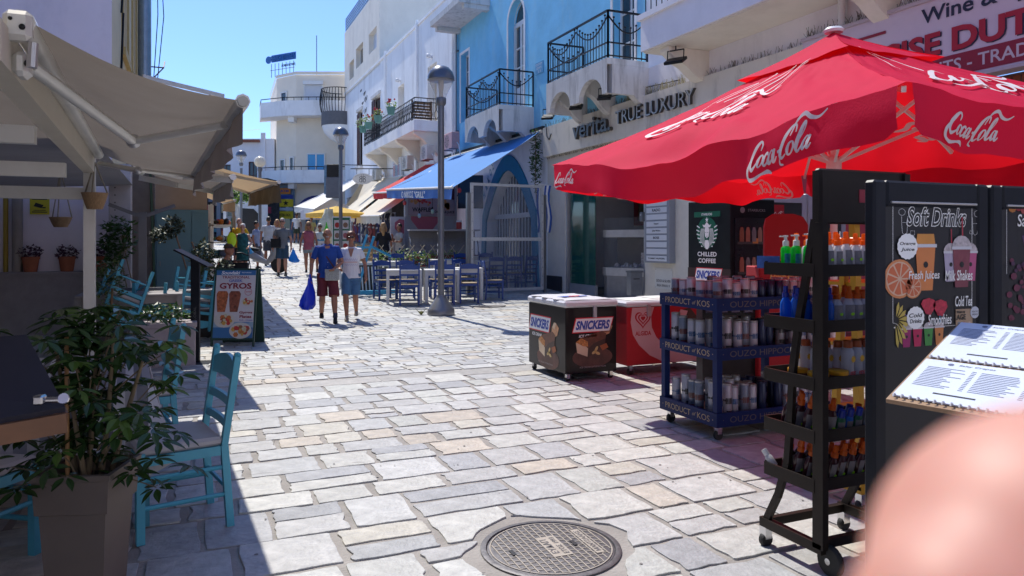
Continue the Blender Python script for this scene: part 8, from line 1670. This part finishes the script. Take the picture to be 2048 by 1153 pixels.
TQ = mat("turquoise_chair", (.07, .34, .45), .42, var=.08, scale=5); CUSH = mat("cushion_grey", (.42, .40, .41), .85, var=.08)
k0 = make_chair(TQ, CUSH, "turquoise painted wooden chair with pale cushion, its back to the street, nearest the camera", "turquoise wooden chairs", "wooden_chair", True)
k0.location = (-.07, 4.33, .004); k0.rotation_euler = (0, 0, R(-78)); k0.scale = (1.02, 1.02, .955)
dup(k0, (-.33, 5.75, .004), R(-80), "turquoise wooden chair beyond the potted plant, second from the camera", scale=(1, 1, .98)); dup(k0, (-.97, 4.1, .004), R(55), "turquoise wooden chair with horizontal back rails behind the big square planter"); dup(k0, (-1.15, 5.95, .004), R(90), "turquoise chair on the far side of the striped tablecloth"); dup(k0, (-1.5, 4.5, .004), R(100), "turquoise chair at the dark left edge by the lectern")
for (x, y, z, r_, s_) in ((-.75, 11.4, .95, (R(160), R(25), R(20)), "turquoise chair stacked upside down, leaning left on the stored tables"), (-.45, 11.6, .78, (R(180), 0, R(70)), "turquoise chair stacked upside down in the middle with its feet up"), (.1, 12.0, .95, (R(178), R(10), R(20)), "turquoise chair stacked upside down behind the black menu stand")):
    c = dup(k0, (x, y, z+.42), 0, s_); c.rotation_euler = r_
    c.location.z = z+.15
st_ = make_table(mat("stored_table_grey", (.24, .22, .22), .6), "pale grey low table under the stacked turquoise chairs", "stored terrace tables", 1.3, .8, .78, "stored_table"); st_.location = (-.75, 11.6, .004); dup(st_, (.25, 12.3, .004), 0, "second pale grey table beside the black menu stand", scale=(.85, 1, 1))
pd = thing("upturned_pedestal_table", "grey metal pedestal table base standing upside down on the stored table", "table base", (-.62, 11.7, .80)); MB().bar((0, 0, 0), (0, 0, 1.12), .10, .08).build("column", mat("pedestal_grey", (.13, .13, .14), .5, .3), pd)
for s_ in (-1, 1): MB().bar((0, 0, 1.05), (s_*.42, 0, 1.22), .06, .05).build("foot", _M["pedestal_grey"], pd); MB().bar((0, 0, .03), (s_*.3, 0, .03), .06, .04).build("arm", _M["pedestal_grey"], pd)
# tablecloth table
tb = make_table(mat("terrace_table_blue", (.06, .25, .33), .5), "table under the grey and white striped cloth behind the potted plant", None, .8, 1.3, .74, "covered_table"); tb.location = (-.64, 4.95, .004); tb.rotation_euler = (0, 0, R(4))
tcl = thing("striped_tablecloth", "grey and white striped tablecloth hanging in folds behind the potted plant", "tablecloth", (-.64, 4.95, .745), R(4))
STG = [mat("cloth_stripe%d" % i, c, .9, var=.06) for i, c in enumerate(((.48, .47, .49), (.12, .12, .14), (.30, .29, .31), (.19, .19, .22)))]
B = MB(); n = 80; per = []
hw, hl = .41, .66; tot = 4*(hw+hl)
def pp(s):
    s = s % tot
    if s < 2*hw: return (-hw+s, -hl, (0, -1))
    s -= 2*hw
    if s < 2*hl: return (hw, -hl+s, (1, 0))
    s -= 2*hl
    if s < 2*hw: return (hw-s, hl, (0, 1))
    return (-hw, hl-(s-2*hw), (-1, 0))
seq = [0, 1, 0, 2, 3, 0, 3, 0, 1, 2]
for i in range(n):
    B.k = seq[i % 10] if True else 0; vs = []
    for s in (tot*i/n, tot*(i+1)/n):
        x, y, (nx_, ny_) = pp(s)
        for k in range(5): w_ = k/4; f = .035*w_*(1+math.sin(s*17))+.02*w_*math.sin(s*41); cr = .10*w_*math.exp(-min((abs(abs(x)-hw)+abs(abs(y)-hl))*9, 9)); vs.append((x+nx_*(f+cr)+.002*nx_, y+ny_*(f+cr), .002-.34*w_-.10*w_*math.exp(-min((abs(abs(x)-hw)+abs(abs(y)-hl))*7, 9))))
    B.add(vs, [(k, k+5, k+6, k+1) for k in range(4)], True)
for i in range(20): B.k = seq[i % 10]; x = -hw+2*hw*i/20; B.quad((x, -hl, .004), (x+2*hw/20, -hl, .004), (x+2*hw/20, hl, .004), (x, hl, .004))
B.build("cloth", STG, tcl)
# black menu stand and A-board
mst = thing("black_menu_stand", "slim black menu stand with a tilted plate between the stacked chairs and the gyros board", "menu stand", (.06, 9.95, 0), R(-15)); MB().box(-.05, -.03, .015, .05, .03, 1.28).build("column", BKP, mst); MB().box(-.2, -.2, 0, .2, .12, .014).build("foot_plate", BKP, mst); MB(Matrix.Translation((0, -.02, 1.28)) @ Matrix.Rotation(R(28), 4, 'Y')).box(-.24, -.16, 0, .2, .16, .02).build("tilted_plate", BKP, mst)
B = MB(frame((0, -.032, .5), (0, 0, 1), (-1, 0, 0))); tx(B, "GLOBAL", .1, 0, .03, .2, 0, .0); B.build("lettering", mat("dim_letter", (.12, .12, .12), .5), mst)
ab = thing("gyros_board", "A-frame pavement board advertising traditional Greek gyros with food pictures", "A-board", (.64, 11.45, 0), R(-24)); BG = mat("board_dark_green", (.012, .045, .035), .5, var=.1)
Mx = Matrix.Translation((0, -.24, 0)) @ Matrix.Rotation(R(-9.5), 4, 'X'); B = MB(Mx); B.box(-.31, 0, 0, -.285, .03, 1.13); B.box(.285, 0, 0, .31, .03, 1.13); B.box(-.285, 0, .10, .285, .03, .13); B.box(-.285, 0, 1.10, .285, .03, 1.13); B.build("front_frame", BG, ab)
Mb = Matrix.Translation((0, .20, 0)) @ Matrix.Rotation(R(9.5), 4, 'X'); MB(Mb).box(-.31, 0, 0, .31, .03, 1.12).build("rear_leaf", BG, ab)
sh_ = MB(Mx).box(-.284, -.004, .13, .284, .026, 1.10).build("poster_sheet", mat("poster_pale", (.50, .48, .52), .5, var=.03), ab); MP = Mx @ frame((0, -.006, 0), (1, 0, 0), (0, 0, 1))
def Q(pts, m_, z=0, nm="print"): return MB(MP).poly(pts, z).build(nm, m_, ab)
def rect(a, b, c, d): return [(a, b), (c, b), (c, d), (a, d)]
Q(rect(-.284, 1.03, .284, 1.10), mat("poster_blue", (.03, .13, .32), .5, var=0)); Q(rect(-.284, .13, .284, .28), _M["poster_blue"]); Q(rect(-.284, .28, .284, .36), mat("poster_blue2", (.22, .33, .45), .5, var=0))
B = MB(MP); tx(B, "Souvlaki", -.08, 1.065, .05, .27, .001, .02, .25); tx(B, "RESTAURANT", .15, 1.068, .014, .14, .001); B.build("heading", PWHITE, ab)
B = MB(MP); tx(B, "TRADITIONAL", 0, 1.0, .038, .40, .001, .02); tx(B, "GYROS", 0, .875, .085, .46, .001, .035); tx(B, "Gyros", .17, .49, .042, .19, .001, .03); tx(B, "Plates", .17, .435, .042, .17, .001, .03); B.build("red_lettering", mat("dark_red_ink", (.20, .01, .03), .5, var=0), ab)
B = MB(MP); tx(B, "GREEK", 0, .95, .038, .2, .001, .02); tx(B, "Pork - Chicken", .18, .385, .022, .19, .001); tx(B, "Chicken", .18, .35, .018, .1, .001); B.build("blue_lettering", PBLUE, ab)
for (x, m_) in ((-.18, "gyros_orange"), (.0, "gyros_brown")):
    Q([(x-.06, .50), (x-.075, .62), (x-.085, .76), (x-.06, .80), (x+.06, .80), (x+.085, .76), (x+.07, .62), (x+.05, .50)], mat(m_, (.34, .10, .04) if m_ == "gyros_orange" else (.2, .06, .035), .5, var=.7, scale=28), .001, "gyros_print")
def plate(x, y, r, z=.002):
    Q(circ(x, y, r, 24, r*.72), mat("plate_rim", (.5, .48, .46), .5, var=0), z, "plate_print")
    for _ in range(26):
        a = rnd(0, 6.28); q_ = rnd(0, .68)*r; i_ = random.randint(0, 4); Q(circ(x+q_*math.cos(a), y+q_*.7*math.sin(a), rnd(.12, .26)*r, 6), mat("food%d" % i_, [(.5, .28, .06), (.42, .12, .03), (.4, .03, .03), (.2, .09, .04), (.45, .42, .3)][i_], .5, var=.4, scale=60), z+rnd(.0004, .002), "food_print")
plate(.19, .65, .09); plate(-.13, .385, .15, .003); plate(.11, .235, .16, .005); B = MB(MP); stroke(B, circ(.19, .79, .05, 16), .006, .001, closed=True); tx(B, "100% FRESH", .19, .79, .02, .08, .001, .02, .1); B.build("stamp", mat("stamp_red", (.4, .05, .08), .5, var=0), ab)
# planters, potted bushes
def bushpot(lb_, x, y, hw_, h_, m_, leaf, crown, n, s, trunk=None, name="potted_shrub", cat="potted plant"):
    t = thing(name, lb_, cat, (x, y, 0)); hx, hy_ = hw_; MB().box(-hx, -hy_, 0, hx, hy_, h_, .01).build("planter_box", m_, t); MB().box(-hx-.015, -hy_-.015, h_-.05, hx+.015, hy_+.015, h_+.01, .006).build("planter_rim", m_, t)
    B = MB(); [leafmass(B, c[:3], c[3:6], n, s) for c in crown]; struct(B.build("foliage", leaf, t), "stuff")
    for k, p in enumerate(trunk or []): MB().tube(p, .014, 6).build("stem", WOOD, t)
    return t
bushpot("pale pink rectangular planter of dark flowers beside the black menu stand", -.28, 9.9, (.34, .18), .52, mat("pale_pink_planter", (.36, .31, .32), .7), LEAF, [(0, 0, .62, .3, .15, .14)], 260, .07)
bushpot("variegated shrub on leaning stems in a dark pot left of the gyros board", .30, 12.7, (.25, .25), .4, mat("dark_pot", (.05, .045, .045), .7), mat("variegated_leaf", (.075, .09, .03), .5, var=.5, scale=9), [(.05, 0, .95, .36, .3, .35), (-.12, 0, 1.25, .2, .2, .25)], 420, .08, [[(0, 0, .4), (-.1, 0, 1.0), (-.28, 0, 1.5)], [(0, 0, .4), (.05, 0, .9)]])
t = bushpot("small leaning tree with two leaf clumps in front of the teal cupboard", -.12, 13.2, (.2, .2), .35, mat("dark_pot"), mat("dull_leaf", (.06, .075, .035), .5, var=.4, scale=9), [(-.30, 0, 1.62, .2, .2, .14), (-.12, 0, 1.78, .16, .16, .16)], 260, .075, [[(0, 0, .3), (.08, 0, 1.0), (-.12, 0, 1.7)]])
ivt = thing("column_ivy", "dark ivy trailing down the panelled column from the hanging basket", "ivy", (-1.0, 13.3, .7)); B = MB(); leafmass(B, (-.05, -.1, .85), (.28, .15, .36), 260, .12); leafmass(B, (-.15, -.1, .35), (.2, .12, .3), 110, .12); leafmass(B, (-.3, -.1, .1), (.15, .1, .15), 40, .11); struct(B.build("foliage", LEAF, ivt), "stuff")
for k in range(4): MB().tube([(.0+k*.04, -.1, .9), (.1-k*.08, -.1, .4), (.3-k*.12, -.1, -.5)], .01, 5).build("stem", mat("vine_stem", (.2, .17, .11), .8), ivt)
bushpot("bright green herb bush growing among the stacked chairs", -.95, 10.8, (.2, .2), .35, mat("dark_pot"), mat("herb_leaf", (.08, .12, .03), .5, var=.4, scale=9), [(0, 0, .95, .2, .18, .4)], 300, .06, [[(0, 0, .3), (.03, 0, .9)]])
# souvenir rack beyond the cupboard
srk = thing("souvenir_rack", "pale slatted souvenir stand of hats and sandals beyond the teal cupboard", "display rack", (.42, 18.2, g(18.2)), 0)
MB().box(0, 0, 0, .07, .07, 2.2).build("upright", ALUW, srk); MB().box(0, 2.6, 0, .07, 2.67, 2.3).build("upright", ALUW, srk)
for z in (.5, .95, 1.3, 1.7): MB().box(.0, 0, z, .45, 2.7, z+.03).build("shelf", ALUW, srk)
for i_ in range(60): x, y, z = rnd(.05, .45), rnd(.1, 2.5), random.choice((.53, .98, 1.33, 1.73)); MB().ball((x, y, z+.08), (rnd(.05, .12), rnd(.06, .14), rnd(.04, .09)), 8, 5).build("souvenir", mat("odd%d" % (i_ % 9)), srk)
for i_ in range(14): x, y, z = rnd(.4, .55), rnd(.2, 2.6), rnd(.9, 2.0); MB().box(x, y, z-.3, x+.02, y+rnd(.12, .3), z, .0).build("hanging_item", mat("odd%d" % ((i_*2+3) % 9)), srk)
hb = thing("neon_bag", "neon yellow green bag hanging from the souvenir rack", "bag", (.85, 17.7, g(17.7)+1.6)); MB().ball((0, 0, -.2), (.1, .06, .17), 10, 8).build("bag_body", mat("neon_bag", (.5, .8, .02), .5, var=.1), hb); MB().tube([(0, 0, -.05), (-.03, 0, .1)], .012, 5).build("strap", PBLACK, hb)
ttr = thing("street_tree", "sunlit green tree crown showing under the tan awning far left", "tree", (2.2, 45.5, 1.4)); MB().tube([(0, 0, 0), (.1, 0, 1.4), (0, 0, 2.6)], [.12, .09, .06], 8).build("trunk", WOOD, ttr); B = MB(); leafmass(B, (0, 0, 2.9), (1.3, 1.0, .7), 700, .22); struct(B.build("crown", LEAF2, ttr), "stuff")
# ================================================================ big square pot with schefflera
POTM = mat("taupe_planter_plastic", (.155, .125, .105), .55, var=.06, scale=6); sp = thing("umbrella_plant", "umbrella plant with glossy dark leaves in a tall taupe square planter in the left foreground", "potted plant", (-.39, 3.52, 0), R(-19))
def sqring(B, prof):
    vs = []; 
    for r, z in prof: vs += [(-r, -r, z), (r, -r, z), (r, r, z), (-r, r, z)]
    B.add(vs, [(i*4+j, i*4+(j+1) % 4, (i+1)*4+(j+1) % 4, (i+1)*4+j) for i in range(len(prof)-1) for j in range(4)])
B = MB(); sqring(B, [(.105, 0), (.128, .42)]); B.quad((-.105, -.105, 0), (.105, -.105, 0), (.105, .105, 0), (-.105, .105, 0)); B.build("planter_body", POTM, sp)
B = MB(); sqring(B, [(.129, .41), (.139, .415), (.146, .545), (.152, .55), (.154, .572), (.138, .574), (.134, .50)]); B.build("planter_rim", POTM, sp); MB().box(-.133, -.133, .48, .133, .133, .51).build("soil", SOIL, sp)
lf = MB(); n = 8
for s_ in (1, -1): lf.add([(0, 0, 0)]+[(s_*.32*math.sin(math.pi*(i/n)**.85)*.62, i/n, -.10*(i/n)**2+.05*math.sin(math.pi*i/n)) for i in range(1, n)]+[(0, 1, -.12)]+[(0, i/n, -.02-.10*(i/n)**2) for i in range(n-1, 0, -1)], [tuple(range(2*n))] if s_ > 0 else [tuple(range(2*n-1, -1, -1))], True)
SLF = mat("schefflera_leaf", (.028, .062, .018), .26, var=.4, scale=3, transl=((.07, .14, .02), .12)); leafme = lf.build("leaf", SLF, me_only=True); lf2 = leafme.copy(); lf2.materials.clear(); lf2.materials.append(mat("schefflera_leaf_light", (.085, .15, .03), .28, var=.3, scale=3, transl=((.15, .28, .03), .25)))
random.seed(4); STM = mat("schefflera_stem", (.16, .12, .07), .7, var=.3)
for p in ([(0, 0, .48), (.03, -.02, .8), (.02, .03, 1.05)], [(.04, .02, .48), (.08, .0, .75), (.12, -.04, 1.1)], [(-.04, 0, .48), (-.10, .03, .8), (-.12, -.02, 1.08)], [(.02, -.05, .48), (.0, -.08, .7), (-.03, -.1, .95)], [(.06, .05, .48), (.15, .03, .8), (.22, .0, 1.0)]): MB().tube(p, [.012, .010, .006], 7).build("stem", STM, sp)
MB().tube([(-.03, -.10, .47), (-.035, -.10, 1.12)], .008, 8).build("bamboo_cane", mat("bamboo", (.38, .2, .08), .5, var=.15), sp)
cnt = 0
for k in range(41):
    if k < 31: a = rnd(0, 6.28); rr = rnd(.05, .46); c = Vector((rr*math.cos(a)*1.05, rr*math.sin(a)*.8, rnd(.84, 1.25)-.28*rr))
    else: a = rnd(0, 6.28); rr = rnd(.08, .26); c = Vector((rr*math.cos(a), rr*math.sin(a)-.06, rnd(.5, .72)))
    if k >= 39: c = Vector((.26, -.02+.06*(k-39), .52-.06*(k-39)))
    root = Vector((c.x*.3, c.y*.3, max(.5, c.z-rnd(.12, .25)))); MB().tube([root, (root+c)/2+Vector((0, 0, .02)), c], [.004, .003, .0025], 5).build("leaf_stalk", STM, sp)
    nl = random.choice((6, 7, 8)); tilt = Vector((rnd(-.35, .35)+c.x*.5, rnd(-.35, .35)+c.y*.5, 1)).normalized(); rot = tilt.to_track_quat('Z', 'Y').to_matrix().to_4x4(); ph = rnd(0, 6.28); me_ = lf2 if random.random() < .22 else leafme
    for j in range(nl):
        if cnt >= 296: break
        L = rnd(.062, .10) if k < 31 else rnd(.05, .08); o = obj("leaf", me_, sp); o.matrix_local = Matrix.Translation(c) @ rot @ Matrix.Rotation(ph+j*2*math.pi/nl+rnd(-.12, .12), 4, 'Z') @ Matrix.Translation((0, .015, 0)) @ Matrix.Rotation(-rnd(.0, .4), 4, 'X') @ Matrix.Diagonal((L, L, L, 1)); cnt += 1
B = MB(); lv_ = [tuple(v.co) for v in leafme.vertices]; lp_ = [tuple(p.vertices) for p in leafme.polygons]
for k in range(150):
    a = rnd(0, 6.28); rr = rnd(.0, .43); c = Vector((rr*math.cos(a)*1.1, rr*math.sin(a)*.8, rnd(.60, 1.26)-.25*rr)); tilt = Vector((rnd(-.4, .4)+c.x*.6, rnd(-.4, .4)+c.y*.6, 1)).normalized(); rot = tilt.to_track_quat('Z', 'Y').to_matrix().to_4x4(); ph = rnd(0, 6.28)
    for j in range(7):
        L = rnd(.06, .10); B.M = Matrix.Translation(c) @ rot @ Matrix.Rotation(ph+j*.9+rnd(-.12, .12), 4, 'Z') @ Matrix.Translation((0, .012, 0)) @ Matrix.Rotation(-rnd(.0, .45), 4, 'X') @ Matrix.Diagonal((L, L, L, 1)); B.add(lv_, lp_, True)
struct(B.build("inner_foliage", SLF, sp), "stuff")
# dark wooden lectern table at the left edge with chrome clamp
DW = mat("dark_table_top", (.022, .019, .027), .55, var=.15, scale=3); ldt = thing("wooden_lectern", "dark topped wooden lectern with brown edge at the bottom left corner", "lectern", (-.5, 2.1, 0))
cP = [Vector((-.27, 2.02, 1.11)), Vector((-.42, 2.44, 1.24)), Vector((-1.1, 2.42, 1.22)), Vector((-.95, 1.82, 1.07))]; cP = [p-Vector((-.5, 2.1, 0)) for p in cP]
B = MB(); B.add([tuple(p) for p in cP]+[tuple(p-Vector((0, 0, .012))) for p in cP], [(0, 1, 2, 3), (7, 6, 5, 4)]+[(i, i+4, (i+1) % 4+4, (i+1) % 4) for i in range(4)]); B.build("top", DW, ldt)
MB().bar(cP[3]-Vector((0, 0, .035)), cP[0]-Vector((0, 0, .035)), .03, .045).bar(cP[0]-Vector((.01, 0, .035)), cP[1]-Vector((.01, 0, .035)), .03, .045).build("edge_board", mat("lectern_wood", (.18, .075, .03), .5, var=.3, scale=4), ldt)
MB().box(-.02, -.04, 0, .05, .04, 1.06).build("leg", mat("lectern_black", (.02, .02, .03), .5), ldt); MB().box(-.45, -.1, 0, -.1, .1, 1.02).build("side_panel", mat("lectern_black"), ldt)
clp = thing("chrome_clip", "small chrome clip fitting at the corner of the dark lectern", "clip", (-.31, 2.01, 1.122), R(-15)); MB().box(-.022, -.014, 0, .0, .014, .022, .004).build("jaw", CHROME, clp); MB().box(.0, -.008, .004, .035, .008, .016, .004).build("arm", CHROME, clp); MB(Matrix.Translation((.042, 0, .012)) @ Matrix.Rotation(R(70), 4, 'X')).lathe([(.004, 0), (.012, 0), (.012, .006), (.004, .006)], 16).build("ring", CHROME, clp)
# ================================================================ the photographer's fingers, close to the lens and out of focus
SKF = mat("finger_skin", (.70, .40, .32), .5, var=.08, scale=120, sss=.4, transl=((.85, .32, .22), .35))
hd = thing("person", "out of focus fingers of the person holding the camera, covering the bottom right corner", "person", (0, 0, 1.5)); Fv = Vector((S_, C_, 0)); Rv = Vector((C_, -S_, 0)); Uv = Vector((0, 0, 1))
def K(px, py, d): return Fv*d+Rv*((px-1024)/1480*d)+Uv*(-(py-484)/1480*d)
B = MB(); B.tube([K(2165, 1215, .050), K(2300, 1290, .051), K(2700, 1480, .052), K(3300, 1800, .050)], [.0135, .0145, .0155, .017], 20); B.ball(tuple(K(2165, 1215, .050)), .0137, 20, 14)
B.tube([K(1970, 1310, .046), K(2080, 1400, .047), K(2560, 1720, .048), K(3200, 2100, .048)], [.0085, .0088, .0092, .011], 16); B.ball(tuple(K(1970, 1310, .046)), .0085, 16, 10)
for (a_, b_) in ((1950, 1500), (2100, 1800)): B.tube([K(a_, b_, .048), K(a_+500, b_+330, .05), K(a_+1300, b_+600, .05)], [.0082, .009, .011], 14); B.ball(tuple(K(a_, b_, .048)), .0082, 12, 8)
B.tube([K(3100, 1500, .05), K(3500, 2100, .05), K(3300, 2700, .05)], [.02, .03, .024], 18); B.tube([K(3300, 2000, .05), K(4200, 2600, .05), K(5600, 3600, .05)], [.028, .028, .026], 18)
voxelize(B, "hand", SKF, hd, .0011, 4)

for m_ in (BKP, RB, FBK, CF, DARKP, KB, DW, POTM, _M["lectern_black"], SLATE): m_.node_tree.nodes["Principled BSDF"].inputs["Specular IOR Level"].default_value = .18
bpy.data.scenes.remove(TMP)
